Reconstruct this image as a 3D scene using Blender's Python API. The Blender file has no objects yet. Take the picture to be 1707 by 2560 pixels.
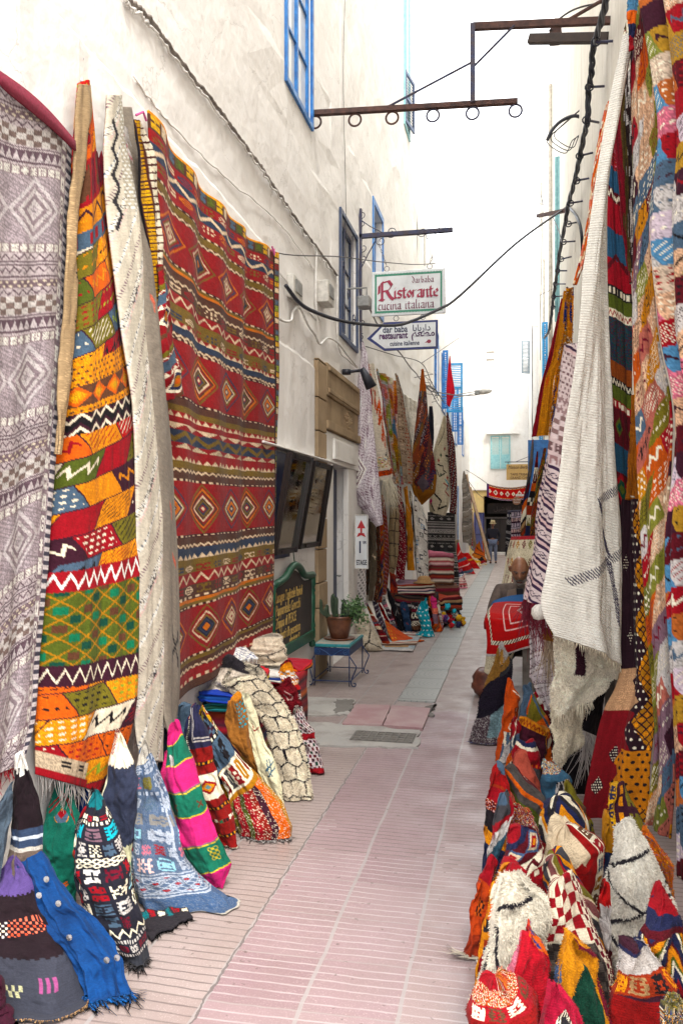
import bpy, math, random
import numpy as np
from mathutils import Vector, Matrix
sc = bpy.context.scene
# ---------------------------------------------------------------- camera
H = 1.75; TH = math.atan(433/2050); S, C = math.sin(TH), math.cos(TH); FPX = 2050.0
cam_d = bpy.data.cameras.new('camera'); cam = bpy.data.objects.new('camera', cam_d)
sc.collection.objects.link(cam); sc.camera = cam
cam.location = (0, 0, H); cam.rotation_euler = (math.pi/2, 0, TH)
cam_d.sensor_fit = 'VERTICAL'; cam_d.sensor_height = 36; cam_d.sensor_width = 24
cam_d.lens = FPX/2560*36; cam_d.shift_y = 12/2560; cam_d.clip_start = 0.05; cam_d.clip_end = 400
# ---------------------------------------------------------------- world, sun, exposure
SUN_EL, SUN_AZ = 58, 150
w = bpy.data.worlds.new('World'); sc.world = w; w.use_nodes = True
nt = w.node_tree; nt.nodes.clear()
sky = nt.nodes.new('ShaderNodeTexSky'); sky.sky_type = 'NISHITA'; sky.sun_disc = False
sky.sun_elevation = math.radians(SUN_EL); sky.sun_rotation = math.radians(SUN_AZ); sky.dust_density = 4; sky.air_density = 1.2
mx = nt.nodes.new('ShaderNodeMix'); mx.data_type = 'RGBA'; mx.inputs[0].default_value = 0.88
mx.inputs[7].default_value = (9.6, 9.8, 10.0, 1)       # thin bright cloud cover over the sky
bg = nt.nodes.new('ShaderNodeBackground'); bg.inputs[1].default_value = 0.15
wo = nt.nodes.new('ShaderNodeOutputWorld')
nt.links.new(sky.outputs[0], mx.inputs[6]); nt.links.new(mx.outputs[2], bg.inputs[0]); nt.links.new(bg.outputs[0], wo.inputs[0])
sl = bpy.data.lights.new('sun', 'SUN'); sl.energy = 1.5; sl.angle = math.radians(14); sl.color = (1, .95, .87)
so = bpy.data.objects.new('sun', sl); sc.collection.objects.link(so); so.location = (3, -3, 20)
a, e = math.radians(SUN_AZ), math.radians(SUN_EL)
so.rotation_euler = Vector((math.sin(a)*math.cos(e), math.cos(a)*math.cos(e), math.sin(e))).to_track_quat('Z', 'Y').to_euler()
sc.view_settings.view_transform = 'Standard'; sc.view_settings.look = 'None'
sc.view_settings.exposure = 1.36; sc.view_settings.gamma = 1
sc.render.engine = 'CYCLES'
sc.cycles.max_bounces = 8; sc.cycles.diffuse_bounces = 5; sc.cycles.glossy_bounces = 3
sc.cycles.use_denoising = True
# ---------------------------------------------------------------- colours
def lin(c):
    c = np.asarray(c, float)/255.0
    return np.where(c <= .04045, c/12.92, ((c+.055)/1.055)**2.4)
PAL = dict(white=(238,234,226), cream=(226,213,190), ivory=(236,224,200), beige=(205,186,158), tan=(190,150,105), sand=(196,176,150),
 grey=(140,136,136), lgrey=(190,184,180), dgrey=(72,70,74), black=(30,26,30), char=(48,44,50), ink=(38,36,62), navy=(42,46,82), denim=(84,106,142),
 ldenim=(128,146,176), blue=(28,84,170), royal=(34,62,138), sky=(96,150,190), teal=(28,120,128), turq=(40,180,200), lblue=(150,200,215),
 slate=(86,108,130), red=(200,30,42), crim=(168,24,44), rust=(170,62,38), brick=(150,44,38), maroon=(98,24,34), plum=(66,28,44), wine=(118,26,46),
 pink=(226,70,130), rose=(214,120,140), salmon=(232,120,96), coral=(236,96,70), orange=(236,112,24), amber=(238,150,26), gold=(222,168,40),
 yellow=(240,206,60), mustard=(190,130,40), olive=(128,118,44), moss=(92,104,38), green=(30,122,86), dgreen=(22,74,58), lime=(156,176,60),
 brown=(104,66,46), dbrown=(62,40,34), coffee=(84,52,42), mauve=(140,108,122), lilac=(196,180,190), violet=(110,84,170), purple=(92,50,110),
 lpink=(228,190,184), peach=(240,206,170))
def col(n): return lin(PAL[n]) if isinstance(n, str) else lin(n)
# ---------------------------------------------------------------- projection helpers (photo pixel -> a real place)
def ray(px): return (px-853.5)/FPX
def onplane(px, py, p0, p1):
    k = ray(px); dx, dy = C*k-S, S*k+C
    ex, ey = p1[0]-p0[0], p1[1]-p0[1]
    t = (p0[0]*ey-p0[1]*ex)/(dx*ey-dy*ex)
    return np.array((dx*t, dy*t, H-(py-1292)/FPX*t))
def onX(px, py, x): return onplane(px, py, (x, 0), (x, 1))
def onY(px, py, y): return onplane(px, py, (0, y), (1, y))
def onD(px, py, d):
    k = ray(px); return np.array(((C*k-S)*d, (S*k+C)*d, H-(py-1292)/FPX*d))
def dfl(py): return FPX*H/(py-1292)
def floor(px, py): return onD(px, py, dfl(py))
def dtop(py, h): return FPX*(H-h)/(py-1292)
CR = dict(A=(0,0,.4464), B=(0,850,.4464), C=(0,1700,.5421), D=(650,400,.3189), E=(650,1000,.4464), F=(1150,0,.38255), G=(1150,850,.36145),
          H=(1107,1660,.38265), I=(850,850,.27624), J=(1100,1050,.21262), K=(850,1200,.19133), M=(650,0,.47832), N=(1190,1560,.16582),
          O=(400,1560,.28699), T=(670,1400,.15944), U=(920,660,.12755), V=(1180,1120,.14031), Q=(1200,1370,.12755), R=(660,1080,.16582),
          Z=(1020,820,.17857), X=(0,0,1.08865))
def cr(k, pts):
    x0, y0, s = CR[k]
    if isinstance(pts[0], (int, float)): return (x0+pts[0]*s, y0+pts[1]*s)
    return [(x0+p[0]*s, y0+p[1]*s) for p in pts]
# ---------------------------------------------------------------- materials
MATS = {}
def newmat(name):
    m = bpy.data.materials.new(name); m.use_nodes = True; n = m.node_tree.nodes; n.clear()
    o = n.new('ShaderNodeOutputMaterial'); b = n.new('ShaderNodeBsdfPrincipled'); m.node_tree.links.new(b.outputs[0], o.inputs[0])
    return m, n, m.node_tree.links, b
def noise(n, l, vec, scale, detail=4, rough=.6):
    t = n.new('ShaderNodeTexNoise'); t.inputs['Scale'].default_value = scale; t.inputs['Detail'].default_value = detail; t.inputs['Roughness'].default_value = rough
    if vec is not None: l.new(vec, t.inputs['Vector'])
    return t.outputs['Fac']
def ramp(n, l, fac, stops):
    r = n.new('ShaderNodeValToRGB'); l.new(fac, r.inputs[0]); e = r.color_ramp.elements
    while len(e) < len(stops): e.new(.5)
    for i, (p, c) in enumerate(stops):
        e[i].position = p; e[i].color = (*(col(c) if not isinstance(c, float) else (c, c, c)), 1)
    return r.outputs[0]
def mixc(n, l, fac, a, b, mode='MIX'):
    m = n.new('ShaderNodeMix'); m.data_type = 'RGBA'; m.blend_type = mode
    for i, v in ((0, fac), (6, a), (7, b)):
        if hasattr(v, 'is_linked') or hasattr(v, 'links'): l.new(v, m.inputs[i])
        elif i == 0: m.inputs[0].default_value = v
        else: m.inputs[i].default_value = (*col(v), 1) if isinstance(v, str) or max(v) > 1.01 else (*v, 1)
    return m.outputs[2]
def bump(n, l, h, strength, dist, prev=None):
    b = n.new('ShaderNodeBump'); b.inputs['Strength'].default_value = strength; b.inputs['Distance'].default_value = dist
    l.new(h, b.inputs['Height'])
    if prev is not None: l.new(prev, b.inputs['Normal'])
    return b.outputs[0]
def mapping(n, l, out, scale):
    m = n.new('ShaderNodeMapping'); m.inputs['Scale'].default_value = scale; l.new(out, m.inputs[0]); return m.outputs[0]
def geo(n): return n.new('ShaderNodeNewGeometry').outputs['Position']
def plain(name, c, rough=.6, metal=0, nscale=14, var=.16, bstr=.15, c2=None):
    """painted / metal / wood surface with worn, uneven tone"""
    if name in MATS: return MATS[name]
    m, n, l, b = newmat(name); p = geo(n)
    f = noise(n, l, p, nscale, 6); cc = col(c); c2 = col(c2) if c2 else cc*(1-var*2.2)
    base = mixc(n, l, ramp(n, l, f, [(.38, 0.0), (.66, 1.0)]), tuple(cc), tuple(c2))
    l.new(base, b.inputs['Base Color']); b.inputs['Roughness'].default_value = rough; b.inputs['Metallic'].default_value = metal
    l.new(bump(n, l, noise(n, l, p, nscale*5, 5), bstr, .004), b.inputs['Normal'])
    MATS[name] = m; return m
def wool(name, weave=300, wstr=.5, rough=.92, fuzz=.0, aniso=True):
    if name in MATS: return MATS[name]
    m, n, l, b = newmat(name)
    at = n.new('ShaderNodeAttribute'); at.attribute_name = 'Col'
    uv = n.new('ShaderNodeUVMap').outputs[0]; p = geo(n)
    f = noise(n, l, p, 9, 3); mot = ramp(n, l, f, [(.3, .90), (.7, 1.0)])
    f2 = noise(n, l, mapping(n, l, uv, (40, 260, 1)), 1, 2); mot2 = ramp(n, l, f2, [(.3, .86), (.7, 1.0)])
    c = mixc(n, l, 1.0, at.outputs[0], mot, 'MULTIPLY'); c = mixc(n, l, 1.0, c, mot2, 'MULTIPLY')
    l.new(c, b.inputs['Base Color']); b.inputs['Roughness'].default_value = rough
    b.inputs['Specular IOR Level'].default_value = .15
    b.inputs['Sheen Weight'].default_value = .04
    wv = n.new('ShaderNodeTexWave'); wv.wave_type = 'BANDS'; wv.bands_direction = 'Y'; wv.inputs['Scale'].default_value = weave/20
    wv.inputs['Distortion'].default_value = 1.2; wv.inputs['Detail'].default_value = 1; wv.inputs['Detail Scale'].default_value = 6
    l.new(uv, wv.inputs['Vector'])
    n1 = bump(n, l, wv.outputs['Fac'], wstr, .004)
    n2 = bump(n, l, noise(n, l, p, 60+fuzz*60, 4, .7), .35, .004+fuzz*.002, n1)
    n3 = bump(n, l, noise(n, l, p, 7, 3), .5, .03, n2)
    l.new(n3, b.inputs['Normal']); MATS[name] = m; return m
def M_(k):
    if k == 'flat': return wool('flatweave_wool', 1400, .25)
    if k == 'pile': return wool('knotted_pile_wool', 900, .3, fuzz=.6)
    if k == 'shag': return wool('shaggy_wool', 700, .1, fuzz=1.0)
    if k == 'cloth': return wool('cotton_cloth', 1600, .12, .85)
    if k == 'rib': return wool('ribbed_wool', 420, .8)
# ---------------------------------------------------------------- object helpers
def orig(o):
    x = Vector((0, 0, 0))
    while o is not None: x += o.location; o = o.parent
    return x
def tag(o, label=None, cat=None, group=None, kind=None):
    if label: o['label'] = label
    if cat: o['category'] = cat
    if group: o['group'] = group
    if kind: o['kind'] = kind
    return o
def empty(name, loc, label, cat, group=None):
    o = bpy.data.objects.new(name, None); o.empty_display_size = .1; sc.collection.objects.link(o); o.location = tuple(float(v) for v in loc)
    return tag(o, label, cat, group)
def link(name, V, F, mat, parent=None, smooth=False, cols=None, uv=None, thick=0, bevel=0):
    V = np.asarray(V, float).reshape(-1, 3)
    if parent is not None: loc = np.array(orig(parent))
    else: loc = np.array((V[:, 0].mean(), V[:, 1].mean(), V[:, 2].min()))
    me = bpy.data.meshes.new(name)
    Vl = V-loc
    if isinstance(F, np.ndarray):
        k = F.shape[1]; me.vertices.add(len(V)); me.vertices.foreach_set('co', Vl.astype(np.float32).ravel())
        me.loops.add(F.size); me.loops.foreach_set('vertex_index', F.astype(np.int32).ravel())
        me.polygons.add(len(F)); me.polygons.foreach_set('loop_start', np.arange(0, F.size, k, dtype=np.int32))
        me.polygons.foreach_set('loop_total', np.full(len(F), k, dtype=np.int32))
        me.update(calc_edges=True)
    else:
        me.from_pydata([tuple(v) for v in Vl], [], F); me.update()
    if cols is not None:
        ca = me.color_attributes.new('Col', 'FLOAT_COLOR', 'POINT')
        c4 = np.ones((len(V), 4), np.float32); c4[:, :3] = cols.reshape(-1, 3); ca.data.foreach_set('color', c4.ravel())
    if uv is not None:
        ul = me.uv_layers.new(name='UVMap'); idx = np.empty(len(me.loops), np.int32); me.loops.foreach_get('vertex_index', idx)
        ul.data.foreach_set('uv', uv.reshape(-1, 2)[idx].astype(np.float32).ravel())
    if smooth: me.polygons.foreach_set('use_smooth', np.ones(len(me.polygons), bool))
    o = bpy.data.objects.new(name, me); sc.collection.objects.link(o)
    if parent is not None: o.parent = parent
    else: o.location = tuple(loc)
    if mat is not None: me.materials.append(mat)
    if thick:
        md = o.modifiers.new('solid', 'SOLIDIFY'); md.thickness = thick; md.offset = 0
    if bevel:
        md = o.modifiers.new('bevel', 'BEVEL'); md.width = bevel; md.segments = 2; md.limit_method = 'ANGLE'
    return o
class MB:
    def __init__(s): s.V = []; s.F = []
    def add(s, V, F):
        b = len(s.V); s.V += [tuple(float(q) for q in v) for v in V]; s.F += [tuple(i+b for i in f) for f in F]; return s
    def box(s, a, b, M=None):
        x0, y0, z0 = a; x1, y1, z1 = b
        V = [(x, y, z) for z in (z0, z1) for y in (y0, y1) for x in (x0, x1)]
        if M is not None: V = [tuple(M @ Vector(v)) for v in V]
        return s.add(V, [(0,2,3,1), (4,5,7,6), (0,1,5,4), (1,3,7,5), (3,2,6,7), (2,0,4,6)])
    def tube(s, pts, r, n=8, cap=True):
        P = [Vector(p) for p in pts]; R = r if hasattr(r, '__len__') else [r]*len(P); rings = []; up = None
        for i, p in enumerate(P):
            d = (P[min(i+1, len(P)-1)]-P[max(i-1, 0)])
            d = d.normalized() if d.length > 1e-9 else Vector((0, 0, 1))
            if up is None: up = d.orthogonal().normalized()
            up = (up-d*up.dot(d)); up = up.normalized() if up.length > 1e-6 else d.orthogonal().normalized()
            q = d.cross(up)
            rings.append([p+(up*math.cos(2*math.pi*j/n)+q*math.sin(2*math.pi*j/n))*R[i] for j in range(n)])
        V = [v for rg in rings for v in rg]
        F = [(i*n+j, i*n+(j+1) % n, (i+1)*n+(j+1) % n, (i+1)*n+j) for i in range(len(P)-1) for j in range(n)]
        if cap: F += [tuple(reversed(range(n))), tuple((len(P)-1)*n+j for j in range(n))]
        return s.add(V, F)
    def lathe(s, prof, c=(0, 0, 0), n=24):
        V = [(c[0]+r*math.cos(2*math.pi*j/n), c[1]+r*math.sin(2*math.pi*j/n), c[2]+z) for r, z in prof for j in range(n)]
        F = [(i*n+j, i*n+(j+1) % n, (i+1)*n+(j+1) % n, (i+1)*n+j) for i in range(len(prof)-1) for j in range(n)]
        return s.add(V, F)
    def prism(s, poly, off):
        n = len(poly); off = Vector(off)
        V = [Vector(p) for p in poly]+[Vector(p)+off for p in poly]
        return s.add(V, [tuple(reversed(range(n))), tuple(range(n, 2*n))]+[(i, (i+1) % n, n+(i+1) % n, n+i) for i in range(n)])
    def build(s, name, mat, parent=None, smooth=False, bevel=0):
        return link(name, s.V, s.F, mat, parent, smooth, bevel=bevel)
def spiral(c, ex, ey, r0, r1, turns, a0=0, n=26):
    c, ex, ey = Vector(c), Vector(ex), Vector(ey); out = []
    for i in range(n+1):
        t = i/n; a = a0+turns*2*math.pi*t; r = r0+(r1-r0)*t
        out.append(c+ex*(r*math.cos(a))+ey*(r*math.sin(a)))
    return out
def beam(mb, a, b, w, h):
    a, b = Vector(a), Vector(b); d = b-a; q = d.to_track_quat('X', 'Z').to_matrix().to_4x4()
    mb.box((0, -w/2, -h/2), (d.length, w/2, h/2), Matrix.Translation(a) @ q)
# ---------------------------------------------------------------- rug painting on a grid of knots
class Cv:
    def __init__(s, nu, nv, seed=0):
        s.nu, s.nv = nu, nv; s.u, s.v = np.meshgrid(np.linspace(0, 1, nu), np.linspace(0, 1, nv))
        s.c = np.zeros((nv, nu, 3)); s.r = np.random.RandomState(seed)
    def sn(s, k=6):
        a = s.r.rand(k+2, k+2); x = s.u*k; y = s.v*k; xi = x.astype(int); yi = y.astype(int); fx = x-xi; fy = y-yi
        fx = fx*fx*(3-2*fx); fy = fy*fy*(3-2*fy)
        return (a[yi, xi]*(1-fx)+a[yi, xi+1]*fx)*(1-fy)+(a[yi+1, xi]*(1-fx)+a[yi+1, xi+1]*fx)*fy
def tri(x): return np.abs((x % 1)*2-1)
def glyphs(rs, n, w=9, h=9, dens=.5):
    out = []
    for _ in range(n):
        a = rs.rand(h, (w+1)//2) < dens; a = np.concatenate([a, a[:, :w//2][:, ::-1]], 1); b = a | a[::-1]; b[0] = b[-1] = False; b[:, 0] = b[:, -1] = False
        out.append(b)
    return np.array(out)
def spec(cv, sp, m, s, q):
    """paint spec sp into mask m using local coordinates s (across) and q (along)"""
    if isinstance(sp, str) or len(sp) == 3 and all(isinstance(x, (int, float)) for x in sp): cv.c[m] = col(sp); return
    k = sp[0]; s = s[m]; q = q[m]
    if k == 'st': L = np.array([col(c) for c in sp[1]]); o = L[np.clip((q*len(L)).astype(int), 0, len(L)-1)]
    elif k == 'vs': L = np.array([col(c) for c in sp[1]]); o = L[((s*sp[2]*len(L)).astype(int)) % len(L)]
    elif k == 'zz':
        t = tri(s*sp[3]); d = np.abs(q-(.18+.64*t)); o = np.where((d < (sp[4] if len(sp) > 4 else .17))[:, None], col(sp[2]), col(sp[1]))
    elif k == 'zm':   # repeated zigzags of several colours
        L = np.array([col(c) for c in sp[1]]); t = tri(s*sp[2]); o = L[((q*sp[3]+t*sp[4])*len(L)).astype(int) % len(L)]
    elif k == 'tri': o = np.where((q < tri(s*sp[3]))[:, None], col(sp[2]), col(sp[1]))
    elif k == 'dia':
        L = np.array([col(c) for c in sp[2:]]); d = tri(s*sp[1]+.5)*0+np.abs(((s*sp[1]) % 1)*2-1)+np.abs(2*q-1)
        o = L[np.clip((d*(len(L)-1)).astype(int), 0, len(L)-1)]
    elif k == 'dia2':  # alternating medallions
        L1 = np.array([col(c) for c in sp[2]]); L2 = np.array([col(c) for c in sp[3]]); d = np.abs(((s*sp[1]) % 1)*2-1)+np.abs(2*q-1)
        i = np.clip((d*(len(L1)-1)).astype(int), 0, len(L1)-1); o = np.where(((s*sp[1]).astype(int) % 2 == 0)[:, None], L1[i], L2[i])
    elif k == 'chk': o = np.where((((s*sp[3]).astype(int)+(q*sp[4]).astype(int)) % 2 == 0)[:, None], col(sp[1]), col(sp[2]))
    elif k == 'dash': o = np.where((((s*sp[3]) % 1 < .5) & (np.abs(q-.5) < .32))[:, None], col(sp[2]), col(sp[1]))
    elif k == 'dot':
        a = (s*sp[3]+.5*((q*sp[4]).astype(int) % 2)) % 1-.5; b = (q*sp[4]) % 1-.5; o = np.where(((a*a+b*b) < (sp[5] if len(sp) > 5 else .05))[:, None], col(sp[2]), col(sp[1]))
    elif k == 'x':
        a = np.abs((s*sp[3]) % 1-.5); b = np.abs(q-.5); o = np.where(((np.abs(a-b) < .11) & (b < .42))[:, None], col(sp[2]), col(sp[1]))
    elif k == 'net':   # diamond net: bg, line, n across, rows, thick, fill
        a = s*sp[3]; b = q*sp[4]; t = (a+b); t2 = (a-b); th = sp[5] if len(sp) > 5 else .09
        o = np.broadcast_to(col(sp[1]), (len(s), 3)).copy()
        if len(sp) > 6:
            L = np.array([col(c) for c in sp[6]]); d = np.abs(t % 1-.5)+np.abs(t2 % 1-.5); ii = (np.floor(t)+2*np.floor(t2)).astype(int) % len(L)
            f = d < .42; o[f] = L[ii][f]
        o[(np.abs(t % 1-.5) > .5-th) | (np.abs(t2 % 1-.5) > .5-th)] = col(sp[2])
    elif k == 'gl':    # glyph row: bg, [fgs], n, kinds, density
        G = glyphs(np.random.RandomState(sp[4] if len(sp) > 4 else 3), 5, dens=sp[5] if len(sp) > 5 else .5); L = np.array([col(c) for c in sp[2]])
        x = s*sp[3]; i = x.astype(int); gx = np.clip(((x % 1)*9).astype(int), 0, 8); gy = np.clip((q*9).astype(int), 0, 8)
        on = G[i % 5, gy, gx]; o = np.where(on[:, None], L[i % len(L)], col(sp[1]))
    elif k == 'sp':    # speckle
        L = np.array([col(c) for c in sp[2]]); rr = cv.r.rand(len(s)); j = cv.r.randint(0, len(L), len(s)); o = np.where((rr < sp[3])[:, None], L[j], col(sp[1]))
    cv.c[m] = o
def bands(cv, L, slant=0, rep=1, wob=0, vflip=False, ab=0, phase=0, reg=None):
    L = list(L)*rep; T = sum(b[0] for b in L); v = cv.v+slant*(cv.u-.5)+phase
    if wob: v = v+wob*(cv.sn(4)-.5)
    if slant or phase: v = v % 1.0
    if reg is not None: v = v/max(1e-3, np.max(cv.v[reg]))
    z = 0; base = np.ones(cv.v.shape, bool) if reg is None else reg
    for h, sp in L:
        a, b = z/T, (z+h)/T; z += h
        m = base & (v >= a) & ((v < b) | (z >= T-1e-9)); spec(cv, sp, m, cv.u, np.clip((v-a)/(b-a), 0, .999))
def border(cv, w, sp, n, hw=None):
    hw = hw or w
    for side in range(4):
        if side == 0: m = cv.u < w; s, q = cv.v*n, cv.u/w
        elif side == 1: m = cv.u > 1-w; s, q = cv.v*n, (1-cv.u)/w
        elif side == 2: m = cv.v < hw; s, q = cv.u*n*hw/w*0+cv.u*max(2, n//3), cv.v/hw
        else: m = cv.v > 1-hw; s, q = cv.u*max(2, n//3), (1-cv.v)/hw
        spec(cv, sp, m, s, np.clip(q, 0, .999))
def patch(cv, nu, nv, L, slant=.5, ink=('black', 'crim', 'cream', 'amber'), seam='black', seed=1, mot=1.0):
    """staggered four-sided patches, each with its own small woven marks"""
    rs = np.random.RandomState(seed); y = (cv.v+slant*(cv.u-.5)*1.0/nv*2)*nv; row = np.floor(y).astype(int); f = y-row
    x = cv.u*nu+.5*(row % 2)+(f-.5)*.35*np.where(row % 2 == 0, 1, -1); ci = np.floor(x).astype(int); g = x-ci
    idx = (row*7919+ci*104729) % 997; T = rs.permutation(997) % len(L); LL = np.array([col(c) for c in L]); cv.c[:] = LL[T[idx]]
    inkc = np.array([col(c) for c in ink]); kind = (rs.permutation(997) % 4)[idx]; ic = inkc[(rs.permutation(997) % len(ink))[idx]]
    a = (g*6) % 1; b = (f*4) % 1; r0 = np.floor(f*4).astype(int)
    on = np.where(kind == 0, (np.abs(b-.5) < .2) & (((g*5+r0*.5) % 1) < .5), np.where(kind == 1, (np.abs(f*4-1.2-tri(g*3)*1.5) < .35),
         np.where(kind == 2, ((a-.5)**2+(b-.5)**2 < .06) & (r0 % 2 == 0), (np.abs((f+g)*5 % 1-.5) < .12))))
    on &= (f > .12) & (f < .88) & (g > .08) & (g < .92) & (cv.r.rand(*f.shape) < mot)
    cv.c[on] = ic[on]
    if seam: cv.c[(f < .05) | (g < .03)] = col(seam)
def yarn(cv, k=.10, row=.06):
    k *= 1.7
    cv.c *= (1+k*(cv.r.rand(*cv.c.shape[:2])-.5)*2)[..., None]*(1+row*(cv.r.rand(cv.c.shape[0], 1, 1)-.5)*2)
    cv.c *= (.88+.24*cv.sn(5))[..., None]; L_ = cv.c.mean(2, keepdims=True); cv.c = (L_+(cv.c-L_)*1.10)*np.where(L_ > .42, .98, .70); np.clip(cv.c, .003, .86, out=cv.c)
def lines(cv, pts, c, th=.012, asp=1.0, soft=0):
    """polylines in (u,v)"""
    n = cv.sn(14)*.012 if soft else 0
    for pl in pts:
        for (a, b), (d, e2) in zip(pl[:-1], pl[1:]):
            ux, vy = cv.u, cv.v*asp; b1, e1 = b*asp, e2*asp
            L2 = (d-a)**2+(e1-b1)**2+1e-9; t = np.clip(((ux-a)*(d-a)+(vy-b1)*(e1-b1))/L2, 0, 1)
            cv.c[(np.hypot(ux-a-t*(d-a), vy-b1-t*(e1-b1))+n) < th*.8] = col(c)
RK = [('zz', 3), ('tri', 3), ('dia', 0), ('chk', 3), ('dash', 3), ('gl', 0), ('x', 3), ('st', 0)]
def rk(seed, P, nb=14, n=5):
    """a random kilim: bands drawn from palette P"""
    r = random.Random(seed); L = []
    for i in range(nb):
        a, b, c = r.choice(P), r.choice(P), r.choice(P); k = r.choice(['p', 'p', 'zz', 'tri', 'dia', 'dash', 'gl', 'st', 'chk', 'net']); N = n+r.randint(-1, 2)
        if k == 'p': L.append((r.uniform(.5, 1.4), a))
        elif k == 'zz': L.append((r.uniform(.5, .9), ('zz', a, b, N)))
        elif k == 'tri': L.append((r.uniform(.3, .6), ('tri', a, b, N*1.5)))
        elif k == 'dia': L.append((r.uniform(1, 1.9), ('dia', max(2, N-1), a, b, c, r.choice(P))))
        elif k == 'dash': L.append((.25, ('dash', a, b, N*2)))
        elif k == 'gl': L.append((r.uniform(.8, 1.3), ('gl', a, [b, c], N, r.randint(0, 99))))
        elif k == 'st': L.append((r.uniform(.4, .8), ('st', [a, b, c, a])))
        elif k == 'chk': L.append((.5, ('chk', a, b, N*2, 3)))
        else: L.append((r.uniform(.8, 1.4), ('net', a, b, N, 2, .12)))
    return L
def RKP(seed, P, nb=14, n=5, slant=0): return lambda cv: bands(cv, rk(seed, P, nb, n), slant)
def BP(L, slant=0, rep=1, wob=0, phase=0): return lambda cv: bands(cv, L, slant, rep, wob, phase=phase)
# ---------------------------------------------------------------- rug geometry
def rs_poly(P, n):
    P = np.array(P, float); d = np.r_[0, np.cumsum(np.hypot(*(np.diff(P, axis=0).T)))]
    # smooth the corners a little with a monotone parameter
    t = np.linspace(0, d[-1], n); return np.c_[np.interp(t, d, P[:, 0]), np.interp(t, d, P[:, 1])]
def smooth1(A, k):
    if k < 1: return A
    ker = np.hanning(2*k+3)[1:-1]; ker /= ker.sum(); B = np.pad(A, ((k, k),)+((0, 0),)*(A.ndim-1), mode='edge'); out = np.zeros_like(A)
    # linear extrapolation at the ends keeps the end points
    for i in range(k): B[k-1-i] = 2*A[0]-A[min(i+1, len(A)-1)]; B[len(A)+k+i] = 2*A[-1]-A[max(len(A)-2-i, 0)]
    for i, w_ in enumerate(ker): out += w_*B[i:i+len(A)]
    return out
def gridF(nv, nu, closed=False):
    i, j = np.meshgrid(np.arange(nv-1), np.arange(nu if closed else nu-1), indexing='ij'); j2 = (j+1) % nu
    return np.stack([i*nu+j, (i+1)*nu+j, (i+1)*nu+j2, i*nu+j2], -1).reshape(-1, 4)
def uvgrid(P):
    du = np.linalg.norm(np.diff(P, axis=1), axis=2); dv = np.linalg.norm(np.diff(P, axis=0), axis=2)
    U = np.zeros(P.shape[:2]); V = np.zeros(P.shape[:2]); U[:, 1:] = np.cumsum(du, 1); V[1:] = np.cumsum(np.broadcast_to(dv.mean(1, keepdims=True), dv.shape), 0)
    return np.stack([U-U[:, -1:]/2, V], -1)
def normals(P):
    gu = np.gradient(P, axis=1); gv = np.gradient(P, axis=0); n = np.cross(gu, gv); return n/(np.linalg.norm(n, axis=2, keepdims=True)+1e-9)
def shag(P, Cc, N, ln, rs, sgn=1, droop=.5):
    """many small yarn tufts standing on the surface"""
    nv, nu = P.shape[:2]; nn = normals(P)*sgn
    area = np.linalg.norm(np.gradient(P, axis=1), axis=2)*np.linalg.norm(np.gradient(P, axis=0), axis=2); pr = area.ravel()/area.sum()
    k = rs.choice(nv*nu, N, p=pr); p = P.reshape(-1, 3)[k]; n = nn.reshape(-1, 3)[k]; c = Cc.reshape(-1, 3)[k]
    px = np.sqrt(area.mean()); p = p+rs.randn(N, 3)*px*.4
    L = ln*(.6+.8*rs.rand(N, 1)); d = n*.8+rs.randn(N, 3)*.35+np.array((0, 0, -droop*1.3)); d /= np.linalg.norm(d, axis=1, keepdims=True)
    side = np.cross(d, rs.randn(N, 3)); side /= np.linalg.norm(side, axis=1, keepdims=True)+1e-9; w_ = ln*.17
    V = np.concatenate([p-side*w_, p+side*w_, p+d*L+side*w_*.6, p+d*L-side*w_*.6], 1).reshape(-1, 3)
    c = c*(.86+.3*rs.rand(N, 1)); CC = np.repeat(c, 4, 0); F = np.arange(4*N).reshape(-1, 4)
    return V, np.clip(CC, 0, .95), F
def finish(name, P, Cc, mat, parent, closed=False, thick=0, tuft=0, tlen=.02, seed=0, sgn=1, lbl=None):
    nv, nu = P.shape[:2]; F = gridF(nv, nu, closed); uv = uvgrid(P); V = P.reshape(-1, 3); c = Cc.reshape(-1, 3); uvf = uv.reshape(-1, 2)
    if tuft:
        tuft = int(tuft*2.0); tlen = tlen*(.34 if tlen > .018 else .32)
        tv, tc, tf = shag(P, Cc, tuft, tlen, np.random.RandomState(seed), sgn); F = np.concatenate([F, tf+len(V)]); V = np.concatenate([V, tv]); c = np.concatenate([c, tc])
        uvf = np.concatenate([uvf, np.zeros((len(tv), 2))])
    V = V.copy(); V[:, 2] = np.maximum(V[:, 2], .006)
    return link(name, V, F, M_(mat), parent, True, c, uvf, thick=0 if tuft else thick)
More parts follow.
